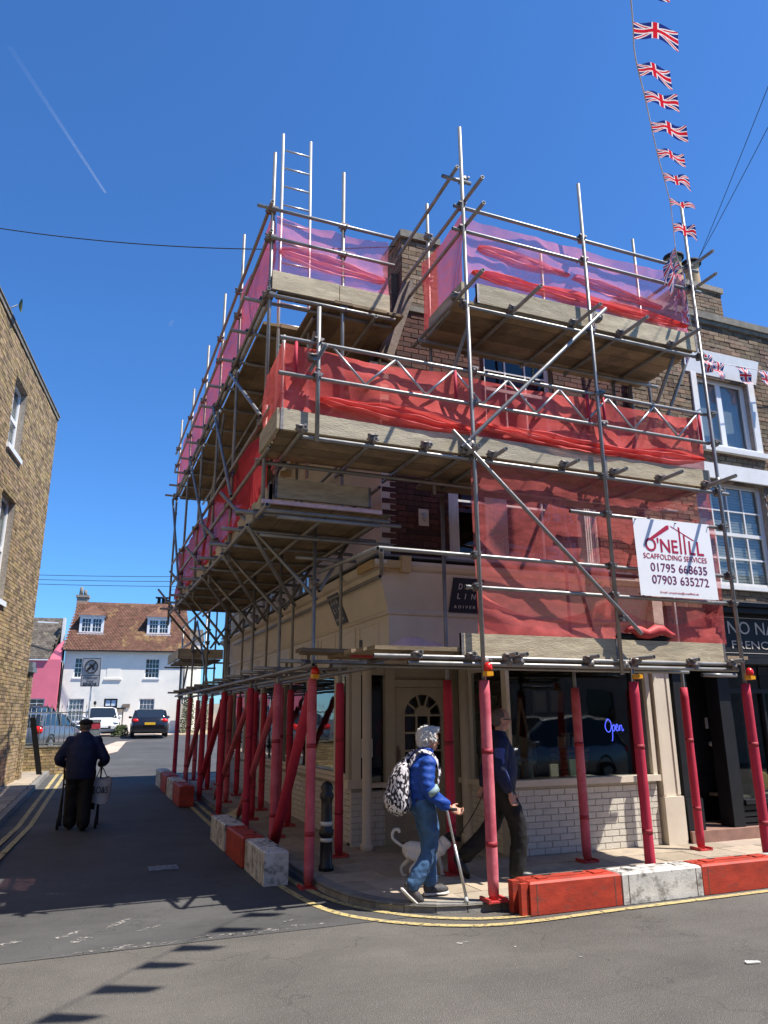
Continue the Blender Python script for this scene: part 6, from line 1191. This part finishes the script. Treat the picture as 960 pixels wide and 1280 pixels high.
# ================================================================ BARRIER BLOCKS
def block(label, x0, x1, y0, y1, h, m, along='x', g=0.):
    t = thing('barrier_block', label, 'barrier', ((x0+x1)/2, (y0+y1)/2, g), 'heavy red and white kerb barrier blocks'); bm = bpy.data.meshes.new('block_body')
    mb = MB(); c = .018
    P_ = [(x0, y0), (x1, y0), (x1, y1), (x0, y1)]
    I_ = [(x0+c, y0+c), (x1-c, y0+c), (x1-c, y1-c), (x0+c, y1-c)]
    k = mb.pts([(*p, g+.006) for p in P_]+[(*p, g+h-c) for p in P_]+[(*p, g+h) for p in I_])
    for i in range(4): j = (i+1) % 4; mb.face((k+i, k+j, k+4+j, k+4+i)); mb.face((k+4+i, k+4+j, k+8+j, k+8+i))
    mb.face((k+8, k+9, k+10, k+11)); mb.face((k+3, k+2, k+1, k)); mb.build('block_body', m, t)
    mb = MB()                                                         # end lug and lifting ridges
    if along == 'x':
        ym = (y0+y1)/2
        for a in (x0+.14, x1-.24): mb.box(a, a+.10, ym-.06, ym+.06, g+h+.001, g+h+.012)
        mb.box(x0+.05, x1-.05, ym-.012, ym+.012, g+h+.0005, g+h+.007)
    else:
        xm = (x0+x1)/2
        for a in (y0+.14, y1-.24): mb.box(xm-.06, xm+.06, a, a+.10, g+h+.001, g+h+.012)
        mb.box(xm-.012, xm+.012, y0+.05, y1-.05, g+h+.0005, g+h+.007)
    mb.build('lifting_lug', m, t); q = MB()
    for f in (.32, .68):
        if along == 'x': xx = x0+(x1-x0)*f; q.box(xx-.05, xx+.05, (y0+y1)/2+.07, (y0+y1)/2+.10, g+h+.0008, g+h+.003)
        else: yy = y0+(y1-y0)*f; q.box((x0+x1)/2+.07, (x0+x1)/2+.10, yy-.05, yy+.05, g+h+.0008, g+h+.003)
    q.build('slot_shade', 'black_matt', t)  # thin black strips on the top face, painting the shade inside slots
    e_ = .07
    for s_ in (0, 1):
        q = MB()
        if along == 'x': xx = x0+e_ if s_ == 0 else x1-e_; q.box(xx-.004, xx+.004, y0-.0015, y0+.002, g+.01, g+h-.02)
        else: yy = y0+e_ if s_ == 0 else y1-e_; q.box(x0-.0015, x0+.002, yy-.004, yy+.004, g+.01, g+h-.02)
        q.build('groove_shade', 'dark_mortar', t)  # dark line on the flat face, a groove's shade put into colour
    return t
t = block('scuffed red block nearest the crutch user, left end of the main street row', 3.88, 4.87, 6.20, 6.47, .275, 'barrier_red')
mb = MB(); mb.box(3.80, 3.872, 6.22, 6.27, .006, .265); mb.box(3.80, 3.872, 6.36, 6.44, .006, .265); mb.build('joint_lug', 'barrier_red', t)
block('dirty white block between two red ones on the main street side', 4.885, 5.84, 6.195, 6.47, .275, 'barrier_white'); block('long red block right of the white one on the main street side', 5.855, 6.90, 6.20, 6.47, .275, 'barrier_red'); block('scratched white block at the far right picture edge', 6.915, 7.95, 6.20, 6.47, .275, 'barrier_white')
block('scuffed white block nearest the bollard, closest of the side street row', 1.98, 2.24, 8.30, 9.28, .34, 'barrier_white', 'y'); block('dark red block between two white ones beside the padded posts', 1.95, 2.21, 9.295, 10.33, .33, 'barrier_red', 'y', gz(10)); block('white block at the far end of the nearer side street row', 1.93, 2.19, 10.345, 11.4, .33, 'barrier_white', 'y', gz(10.8))
for i, (a, m, l) in enumerate(((14.75, 'barrier_red', 'red block, nearest of the farther side street row'), (15.8, 'barrier_white', 'white block, second of the farther side street row'), (16.85, 'barrier_red', 'red block, third of the farther side street row'), (17.9, 'barrier_white', 'white block, last of the farther side street row'))): block(l, 1.90-.01*i, 2.16-.01*i, a, a+1.03, .36, m, 'y', gz(a+.5))
# ================================================================ BOLLARD
t = thing('bollard', 'black metal bollard with white bands on the corner pavement', 'bollard', (2.72, 8.5, PH)); x, y = 2.72, 8.5
mb = MB(); mb.sweep([(x, y, PH), (x, y, .12), (x, y, .14), (x, y, .42), (x, y, .44), (x, y, .49), (x, y, .51), (x, y, .76), (x, y, .79), (x, y, .83), (x, y, .87), (x, y, .89), (x, y, .94), (x, y, .985), (x, y, 1.005)], [.085, .085, .07, .066, .082, .082, .066, .062, .062, .078, .078, .058, .075, .05, .012], 18); mb.build('shaft', 'black_paint', t)
for z, hh in ((.37, .04), (.535, .045)): mb = MB(); mb.tube((x, y, z), (x, y, z+hh), .0688, .0684, 18); mb.build('reflective_band', 'rubber_white', t)
# ================================================================ PEOPLE AND THE DOG
def remesh(parts, name, m, parent, vox=.012, smooth=6, dec=1.):
    mb = MB(); parts(mb); me = mb.mesh(name, m); o = bpy.data.objects.new('tmp', me); COL.objects.link(o)
    r = o.modifiers.new('r', 'REMESH'); r.mode = 'VOXEL'; r.voxel_size = vox; s_ = o.modifiers.new('s', 'SMOOTH'); s_.iterations = smooth; s_.factor = .5
    dg = bpy.context.evaluated_depsgraph_get(); me2 = bpy.data.meshes.new_from_object(o.evaluated_get(dg)); bpy.data.objects.remove(o)
    me2.name = name; me2.materials.clear(); me2.materials.append(M[m]); me2.polygons.foreach_set('use_smooth', [True]*len(me2.polygons))
    c = sum((v.co for v in me2.vertices), Vector())/max(1, len(me2.vertices))
    for v in me2.vertices: v.co -= c
    o = bpy.data.objects.new(name, me2); COL.objects.link(o); return attach(o, c, parent)
def wrinkle(o, amp, f, seed=0):
    me = o.data; me.update()
    for v in me.vertices:
        p = (v.co+Vector((seed, 0, 0)))*f; v.co += v.normal*amp*(noise.noise(p)+.5*noise.noise(p*2.3))
def lerp(a, b, t): return Vector(a).lerp(Vector(b), t)
def limb(mb, P_, R_, n=12): mb.sweep(spline(P_, 4), [R_[min(len(R_)-1, int(i/4))]*(1-(i % 4)/4)+R_[min(len(R_)-1, int(i/4)+1)]*((i % 4)/4) for i in range((len(P_)-1)*4+1)], n); mb.ball(P_[0], R_[0]); mb.ball(P_[-1], R_[-1])
def hand(mb, wr, d, side, curl=.5, s=1.):
    """palm, four fingers of their own length and a thumb; d = direction of the hand, side = towards the thumb"""
    wr, d, side = Vector(wr), Vector(d).normalized(), Vector(side); side = (side-d*side.dot(d)).normalized(); nn = d.cross(side)
    pc = wr+d*.05*s; R = Matrix((side, nn, d)).transposed(); mb.ball(pc, .042*s, .018*s, .052*s, 12, 8, R=R)
    for i, L_ in enumerate((.068, .078, .072, .055)):
        b = wr+d*.085*s+side*(.030-.020*i)*s; p1 = b+(d*cos(curl*.5)+nn*sin(curl*.5))*L_*.45*s; p2 = p1+(d*cos(curl*1.6)+nn*sin(curl*1.6))*L_*.32*s; p3 = p2+(d*cos(curl*2.6)+nn*sin(curl*2.6))*L_*.24*s
        mb.sweep([b-d*.02, b, p1, p2, p3], [.0095*s, .0095*s, .009*s, .0082*s, .007*s], 8)
    b = wr+d*.025*s+side*.034*s; p1 = b+(side*.7+d*.7)*.03*s+nn*.008; p2 = p1+(side*.25+d*.95)*.028*s+nn*.012; mb.sweep([b-side*.015, b, p1, p2], [.012*s, .0115*s, .010*s, .0085*s], 8)
def head(mb, c, f, tilt, r=.1):
    """skull, jaw, nose, ears, lips; c = centre, f = facing, up = tilt"""
    c, f, u = Vector(c), Vector(f).normalized(), Vector(tilt).normalized(); f = (f-u*f.dot(u)).normalized(); s = u.cross(f); R = Matrix((s, f, u)).transposed()
    mb.ball(c+u*.02, .075, .095, .095, 16, 12, R=R); mb.ball(c+f*.025-u*.055, .055, .062, .058, 14, 10, R=R); mb.ball(c+f*.055-u*.085, .028, .026, .022, 10, 8, R=R)
    mb.ball(c+f*.098-u*.02, .013, .02, .022, 8, 6, R=R); mb.ball(c+f*.104-u*.033, .018, .012, .011, 8, 6, R=R); mb.ball(c+f*.086-u*.062, .024, .012, .008, 8, 6, R=R); mb.ball(c+f*.082+u*.018, .045, .02, .012, 10, 6, R=R)
    for k in (-1, 1): mb.ball(c+s*k*.078-f*.005-u*.015, .01, .02, .032, 8, 6, R=R); mb.ball(c+s*k*.035+f*.072-u*.028, .018, .016, .016, 8, 6, R=R)
    return c, f, u, s, R
# ---- woman with the crutch (local frame: +y is where she walks, +x her right)
wo_ = thing('person', 'white haired person in bright blue jacket and jeans, backpack on, walking with a crutch', 'person'); H0 = Vector((0, .04, 1.375))
def wbody(mb):
    head(mb, (0, .07, 1.41), (0, 1, -.08), (0, .10, 1)); limb(mb, [(0, .02, 1.20), (0, .05, 1.36)], [.052, .05]); limb(mb, [(0, -.02, .86), (0, -.03, 1.0), (0, 0, 1.18)], [.10, .10, .055])
    for s, kn, an in ((-1, (-.09, .07, .47), (-.09, .07, .12)), (1, (.09, .03, .46), (.10, -.15, .15))): limb(mb, [(s*.085, -.01, .86), kn, an], [.08, .055, .04])
    limb(mb, [(.17, .0, 1.18), (.225, -.03, .97), (.235, .17, .81)], [.030, .026, .025]); hand(mb, (.235, .18, .80), (0, .85, -.35), (-.5, 0, .8), .9); limb(mb, [(-.17, .0, 1.18), (-.23, -.01, .98), (-.22, .16, .86)], [.030, .026, .025]); hand(mb, (-.22, .17, .85), (0, .8, -.4), (.5, 0, .8), .6)
remesh(wbody, 'body', 'skin', wo_, .007, 4)
def wtrous(mb):
    mb.ball((0, -.02, .84), .165, .135, .13)
    limb(mb, [(-.09, -.0, .82), (-.092, .075, .47), (-.09, .08, .14)], [.106, .074, .072]); limb(mb, [(.09, -.02, .82), (.094, .035, .46), (.10, -.15, .16)], [.106, .074, .070])
o = remesh(wtrous, 'jeans', 'denim', wo_, .013, 3); wrinkle(o, .014, 11)
def wjack(mb):
    mb.sweep([(0, -.02, .80), (0, -.025, .90), (0, -.035, 1.02), (0, -.02, 1.14), (0, .005, 1.24), (0, .02, 1.30)], [(.165, .13), (.17, .135), (.17, .13), (.175, .125), (.125, .09), (.07, .07)], 20, flat=(1, 0, 0))
    limb(mb, [(.16, -.0, 1.19), (.225, -.03, .97), (.235, .13, .83)], [.072, .062, .052]); limb(mb, [(-.16, -.0, 1.20), (-.23, -.01, .99), (-.22, .13, .87)], [.075, .068, .056]); mb.sweep([(.0, .03, 1.27), (0, .035, 1.325)], [.075, .078], 14)
o = remesh(wjack, 'jacket', 'jacket_blue', wo_, .012, 2)
for v in o.data.vertices:                                             # quilting: soft ribs round body and sleeves
    v.co += v.normal*(.004+.0035*sin((v.co.z+WPOS[o.name].z)*95+v.co.y*12))
wrinkle(o, .006, 10)
def whair(mb):
    c = Vector((0, .07, 1.41)); mb.ball(c+Vector((0, -.02, .045)), .092, .105, .085, 16, 12); mb.ball(c+Vector((0, -.05, -.005)), .085, .08, .085); mb.ball(c+Vector((.03, .06, .085)), .05, .045, .035); mb.ball(c+Vector((-.03, .05, .09)), .05, .05, .03); [mb.ball(c+Vector((k*.072, .01, .01)), .022, .05, .05) for k in (-1, 1)]
o = remesh(whair, 'hair', 'hair_white', wo_, .006, 2); wrinkle(o, .014, 22); wrinkle(o, .008, 60)
mb = MB(); [mb.sweep([(s*.082, .06, 1.395), (s*.075, .13, 1.398), (s*.04, .168, 1.395), (s*.012, .172, 1.397)], .004, 6) for s in (-1, 1)]; [mb.ball((s*.04, .163, 1.385), .022, .004, .018) for s in (-1, 1)]; mb.build('glasses', 'black_paint', wo_)
def shoe(mb, p, d, s=1.): d = Vector((*d, 0)).normalized(); sd = Vector((d.y, -d.x, 0)); p = Vector(p); R = Matrix((sd, d, Vector((0, 0, 1)))).transposed(); mb.ball(p+d*.03+Vector((0, 0, .05)), .045*s, .12*s, .045*s, 14, 10, R=R); mb.ball(p-d*.05+Vector((0, 0, .07)), .042*s, .055*s, .06*s, 12, 8, R=R)
mb = MB(); shoe(mb, (-.09, .12, 0), (0, 1)); mb.build('trainer', 'shoe_grey', wo_)
def sole(mb, p, d): d = Vector((*d, 0)).normalized(); sd = Vector((d.y, -d.x, 0)); p = Vector(p); mb.sweep([p-d*.10, p-d*.085, p+d*.1, p+d*.15], [(.03, .012), (.042, .016), (.05, .016), (.02, .012)], 12, flat=sd)
mb = MB(); sole(mb, (-.09, .12, .018), (0, 1)); mb.build('trainer_sole', 'rubber_white', wo_)
def rearshoe(mb):
    R = Matrix.Rotation(-.75, 3, 'X'); c = Vector((.10, -.16, .085)); mb.ball(c+R @ Vector((0, .03, 0)), .045, .12, .045, 14, 10, R=R); mb.ball(c+R @ Vector((0, -.05, .02)), .042, .055, .055, 12, 8, R=R)
mb = MB(); rearshoe(mb); mb.build('trainer', 'shoe_grey', wo_); mb = MB(); R = Matrix.Rotation(-.75, 3, 'X'); c = Vector((.10, -.16, .085)); mb.sweep([c+R @ Vector((0, q, -.045)) for q in (-.1, -.08, .1, .15)], [(.03, .012), (.042, .016), (.05, .016), (.02, .012)], 12, flat=(1, 0, 0)); mb.build('trainer_sole', 'rubber_white', wo_)
WR, WP = -YAW-pi/2+.30, Vector((3.16, 6.86, PH+.004))
def place(t, p, rz): t.location = p; t.rotation_euler = (0, 0, rz)
place(wo_, WP, WR)
bp_ = thing('backpack', 'black and white patterned backpack worn by the white haired person', 'backpack')
def pack(mb): mb.sweep([(-.01, -.20, .76), (-.01, -.235, .80), (-.01, -.25, .92), (-.01, -.235, 1.04), (-.01, -.20, 1.16), (-.01, -.17, 1.20)], [(.12, .07), (.165, .11), (.165, .115), (.15, .095), (.11, .06), (.05, .03)], 20, flat=(1, 0, 0)); mb.ball((-.01, -.33, .87), .12, .06, .09)
o = remesh(pack, 'bag_body', 'dab_cloth', bp_, .012, 5); wrinkle(o, .010, 9)
mb = MB()
for s in (-1, 1): mb.sweep(spline([(s*.08, -.17, 1.17), (s*.10, -.06, 1.30), (s*.125, .08, 1.25), (s*.14, .12, 1.08), (s*.15, .03, .92), (s*.12, -.12, .86)], 5), [(.02, .006)]*26, 8)
mb.sweep([(-.03, -.18, 1.19), (-.02, -.19, 1.24), (.02, -.19, 1.24), (.03, -.18, 1.19)], .007, 6); mb.build('strap', 'dab_cloth', bp_); place(bp_, WP, WR)
cr = thing('crutch', 'grey elbow crutch with teal cuff held in the walker\'s right hand', 'crutch'); mb = MB()
mb.sweep([(.262, -.0, .95), (.262, .12, .81), (.262, .14, .77), (.262, .30, .03)], [.011, .011, .012, .010], 10); mb.build('shaft', 'grey_alu', cr); mb = MB(); mb.tube((.262, .20, .49), (.262, .305, .03), .0135); mb.build('lower_tube', 'grey_alu', cr)
mb = MB(); mb.tube((.262, .125, .80), (.245, .24, .785), .014); mb.build('hand_grip', 'black_matt', cr); mb = MB(); mb.sweep([(.232, -.01, .975), (.234, .02, .93)], [.072, .070], 16); mb.build('cuff', 'cuff_teal', cr); mb = MB(); mb.sweep([(.262, .30, -.0), (.262, .30, .02), (.262, .296, .05)], [.024, .02, .015], 12); mb.build('rubber_foot', 'pale_board', cr); place(cr, WP, WR)
# ---- man behind the pink post, walking right, hands behind his back
mr = thing('person', 'grey haired man in navy jumper and black trousers striding past behind the pink post', 'person')
def mbody(mb):
    head(mb, (0, .04, 1.59), (0, 1, .05), (0, .02, 1)); limb(mb, [(0, .0, 1.36), (0, .03, 1.52)], [.058, .056]); limb(mb, [(0, 0, .92), (0, 0, 1.15), (0, 0, 1.36)], [.11, .11, .06])
    limb(mb, [(-.09, .0, .92), (-.09, -.10, .52), (-.09, -.42, .20)], [.085, .06, .042]); limb(mb, [(.09, .0, .92), (.09, .16, .50), (.09, .12, .10)], [.085, .06, .042])
    limb(mb, [(.19, .0, 1.33), (.25, -.05, 1.09), (.22, .05, .86)], [.03, .03, .028]); hand(mb, (.22, .055, .85), (0, .3, -.9), (-.2, .9, 0), .9); limb(mb, [(-.19, .0, 1.33), (-.26, -.09, 1.09), (-.22, -.16, .88)], [.03, .03, .028]); hand(mb, (-.22, -.165, .87), (.2, -.2, -.9), (.2, .9, 0), .8)
remesh(mbody, 'body', 'skin', mr, .008, 4)
def mtr(mb): mb.ball((0, 0, .90), .175, .14, .14); limb(mb, [(-.09, 0, .90), (-.09, -.09, .52), (-.09, -.38, .23)], [.12, .092, .082]); limb(mb, [(.09, 0, .90), (.09, .15, .50), (.09, .11, .12)], [.12, .092, .085])
o = remesh(mtr, 'trousers', 'trouser_black', mr, .014, 4); wrinkle(o, .012, 9)
def mjk(mb):
    mb.sweep([(0, 0, .88), (0, .01, .98), (0, .02, 1.12), (0, .01, 1.28), (0, 0, 1.41), (0, .01, 1.47)], [(.185, .145), (.195, .16), (.195, .165), (.20, .145), (.13, .095), (.07, .068)], 20, flat=(1, 0, 0)); limb(mb, [(.19, 0, 1.35), (.25, -.05, 1.09), (.22, .03, .90)], [.078, .07, .056]); limb(mb, [(-.19, 0, 1.35), (-.26, -.09, 1.09), (-.22, -.14, .92)], [.078, .07, .056])
o = remesh(mjk, 'jumper', 'jacket_navy', mr, .014, 4); wrinkle(o, .010, 9)
def mvs(mb): mb.sweep([(.24, -.035, 1.30), (.262, -.05, 1.12), (.235, .015, .95)], [(.05, .062), (.052, .060), (.045, .052)], 14, flat=(1, 0, 0))
o = remesh(mvs, 'blue_sleeve_panel', 'shirt_blue', mr, .01, 3)
def mh(mb): c = Vector((0, .04, 1.59)); mb.ball(c+Vector((0, -.02, .03)), .083, .092, .082); mb.ball(c+Vector((0, -.045, -.02)), .078, .06, .07)
o = remesh(mh, 'hair', 'hair_grey', mr, .008, 3); mb = MB(); [mb.sweep([(s*.08, .03, 1.585), (s*.074, .10, 1.59), (s*.03, .142, 1.588)], .005, 6) for s in (-1, 1)]; mb.build('glasses', 'black_paint', mr)
mb = MB(); shoe(mb, (.09, .14, .0), (0, 1), 1.1); mb.build('shoe', 'shoe_black', mr); mb = MB(); R = Matrix.Rotation(-1.0, 3, 'X'); c = Vector((-.09, -.44, .13)); mb.ball(c+R @ Vector((0, .03, 0)), .05, .13, .05, 14, 10, R=R); mb.ball(c+R @ Vector((0, -.06, .02)), .045, .06, .06, 12, 8, R=R); mb.build('shoe', 'shoe_black', mr)
place(mr, Vector((4.26, 7.28, PH+.004)), -YAW-pi/2+.05)
# ---- man walking away up the side street with a trolley and a carrier bag
ml = thing('person', 'older man in dark cap and navy jacket walking away up the shaded side street', 'person')
def lbody(mb):
    head(mb, (0, .10, 1.50), (0, 1, -.15), (0, .2, 1)); limb(mb, [(0, .03, 1.30), (0, .07, 1.44)], [.058, .055]); limb(mb, [(0, -.03, .86), (0, -.04, 1.08), (0, .02, 1.28)], [.11, .11, .06])
    for s, k in ((-1, .10), (1, -.08)): limb(mb, [(s*.09, -.02, .86), (s*.09, k*.7+.03, .48), (s*.09, k, .10)], [.085, .06, .042])
    limb(mb, [(-.19, .0, 1.24), (-.33, -.0, 1.02), (-.26, .24, .92)], [.03, .03, .028]); hand(mb, (-.26, .25, .92), (0, .9, -.2), (.9, 0, .2), 1.1); limb(mb, [(.19, .0, 1.24), (.33, -.0, 1.00), (.27, .22, .92)], [.03, .03, .028]); hand(mb, (.27, .23, .92), (0, .9, -.2), (-.9, 0, .2), 1.1)
remesh(lbody, 'body', 'skin', ml, .009, 4)
def ltr(mb): mb.ball((0, -.02, .84), .19, .15, .14); limb(mb, [(-.095, -.02, .84), (-.095, .06, .48), (-.10, .10, .11)], [.13, .105, .098]); limb(mb, [(.095, -.02, .84), (.095, -.01, .48), (.10, -.08, .11)], [.13, .105, .098])
o = remesh(ltr, 'trousers', 'trouser_black', ml, .015, 4); wrinkle(o, .012, 9)
def ljk(mb): mb.sweep([(0, -.03, .74), (0, -.04, .86), (0, -.05, 1.02), (0, -.03, 1.18), (0, .02, 1.34), (0, .05, 1.40)], [(.21, .155), (.22, .165), (.225, .17), (.225, .16), (.14, .10), (.075, .07)], 20, flat=(1, 0, 0)); limb(mb, [(-.19, 0, 1.27), (-.33, -.01, 1.03), (-.27, .20, .94)], [.085, .076, .06]); limb(mb, [(.19, 0, 1.27), (.33, -.01, 1.01), (.275, .18, .94)], [.085, .076, .06])
o = remesh(ljk, 'jacket', 'jacket_navy', ml, .015, 4); wrinkle(o, .012, 8)
mb = MB(); mb.ball((0, .08, 1.555), .105, .125, .055, 16, 10); mb.ball((0, .18, 1.535), .075, .06, .015, 12, 6); mb.build('flat_cap', 'cap_dark', ml); mb = MB(); mb.ball((0, .05, 1.50), .086, .07, .07); mb.build('hair', 'hair_grey', ml)
mb = MB(); shoe(mb, (-.10, .12, 0), (-.15, 1), 1.1); mb.build('shoe', 'shoe_black', ml); mb = MB(); shoe(mb, (.10, -.06, 0), (.15, 1), 1.1); mb.build('shoe', 'shoe_black', ml)
LP0 = Vector((.16, 12.85, gz(12.85)+.006)); LR = -YAW+.30; place(ml, LP0, LR)
tr_ = thing('shopping_trolley', 'black wheeled shopping walker pushed by the man in the cap', 'trolley')
mb = MB()
for s in (-1, 1): mb.sweep(spline([(s*.26, .20, .93), (s*.28, .34, .93), (s*.27, .42, .75), (s*.27, .52, .12)], 4), .014, 8); mb.tube((s*.27, .44, .62), (s*.27, .12, .10), .013)
mb.tube((-.27, .44, .62), (.27, .44, .62), .013); mb.build('frame', 'black_paint', tr_); mb = MB(); mb.box(-.22, .22, .30, .50, .25, .62); mb.build('bag', 'black_matt', tr_)
for s in (-1, 1):
    for y in (.12, .52): mb = MB(); mb.sweep([(s*.27-.015, y, .085), (s*.27+.015, y, .085)], .085, 16); mb.build('wheel', 'tyre', tr_)
for s in (-1, 1): mb = MB(); mb.tube((s*.26, .18, .932), (s*.28, .34, .932), .02); mb.build('handle', 'black_matt', tr_)
place(tr_, LP0, LR)
cb = thing('carrier_bag', 'white carrier bag with black lettering hanging from the capped man\'s right hand', 'bag')
mb = MB(); mb.grid(lambda u, v: (.30+.17*cos(2*pi*u)*(.75+.25*v if v < .8 else .95-.9*(v-.8))+.01*noise.noise((u*9, v*4, 0)), .18+.07*sin(2*pi*u)+.01*noise.noise((u*7, v*6, 4)), .36+.36*v+.02*sin(u*14)), 28, 10); mb.build('bag_body', 'plastic_bag', cb)
mb = MB(); [mb.sweep(spline([(.30+s*.10, .18, .68), (.29+s*.03, .20, .84), (.27, .23, .90)], 4), .008, 6) for s in (-1, 1)]; mb.build('bag_handle', 'plastic_bag', cb)
text('lettering', 'SO&S', 'ink', cb, (Vector((.19, .095, .50)), R1, Z1, N1), .22, .10); text('lettering', 'SALE NOW ON', 'ink', cb, (Vector((.20, .098, .44)), R1, Z1, N1), .19, .03) if False else None
place(cb, LP0, LR)
# ---- the dog, white with a black head, walking right behind the crutch user
dg_ = thing('dog', 'small white dog with black head and curled tail behind the crutch user', 'dog')
def dbody(mb):
    mb.sweep(spline([(0, -.27, .31), (0, -.20, .33), (0, -.02, .31), (0, .12, .33), (0, .22, .37), (0, .29, .43)], 4), [(.06, .07)]*4+[(.085, .095)]*4+[(.078, .09)]*4+[(.09, .115)]*4+[(.065, .085)]*4+[(.05, .055)], 14, flat=(1, 0, 0))
    mb.ball((0, -.22, .32), .08, .08, .09)
    for s in (-1, 1):
        dy = .05*s; limb(mb, [(s*.055, -.22, .27), (s*.06, -.15+dy, .20), (s*.06, -.25+dy, .11), (s*.06, -.235+dy, .025)], [.055, .034, .021, .02]); mb.ball((s*.06, -.215+dy, .015), .02, .035, .016)
        limb(mb, [(s*.05, .15, .28), (s*.055, .13-dy, .17), (s*.055, .16-dy, .09), (s*.055, .16-dy, .02)], [.045, .028, .02, .019]); mb.ball((s*.055, .18-dy, .015), .02, .033, .015)
    mb.sweep(spline([(0, -.28, .36), (0, -.35, .40), (0, -.42, .47), (0, -.40, .55), (0, -.34, .56), (0, -.33, .52)], 4), .020, 10)
remesh(dbody, 'body', 'fur_white', dg_, .009, 3)
def dhead(mb): mb.ball((0, .32, .46), .058, .072, .058); mb.sweep([(0, .34, .45), (0, .40, .435), (0, .455, .425)], [.04, .032, .022], 12); [mb.sweep([(s*.045, .30, .50), (s*.065, .31, .47), (s*.062, .325, .43)], [(.02, .01), (.024, .012), (.012, .008)], 8) for s in (-1, 1)]
remesh(dhead, 'head', 'fur_black', dg_, .008, 3); mb = MB(); mb.sweep([(0, .245, .39), (0, .265, .405)], [.062, .06], 14); mb.build('collar', 'dog_red', dg_)
mb = MB(); mb.ball((-.04, .05, .38), .06, .09, .05); mb.build('black_patch', 'fur_black', dg_)
place(dg_, Vector((3.58, 7.74, PH)), -YAW-pi/2+.1); dg_.scale = (.84, .84, .84)
wire('dog_lead', 'thin dark dog lead running from the dog toward the striding man', (3.80, 7.66, .40), (4.12, 7.40, .92), .08, .006, 12)
# leaflet of litter on the road
mb = MB(); mb.box8([(4.56, 4.50, .006), (4.66, 4.47, .006), (4.67, 4.50, .006), (4.57, 4.53, .006), (4.56, 4.50, .012), (4.66, 4.47, .016), (4.67, 4.50, .012), (4.57, 4.53, .016)]); tagm(mb.build('litter', 'sign_white', None), 'scrap of white litter lying on the road at the lower right', 'litter')
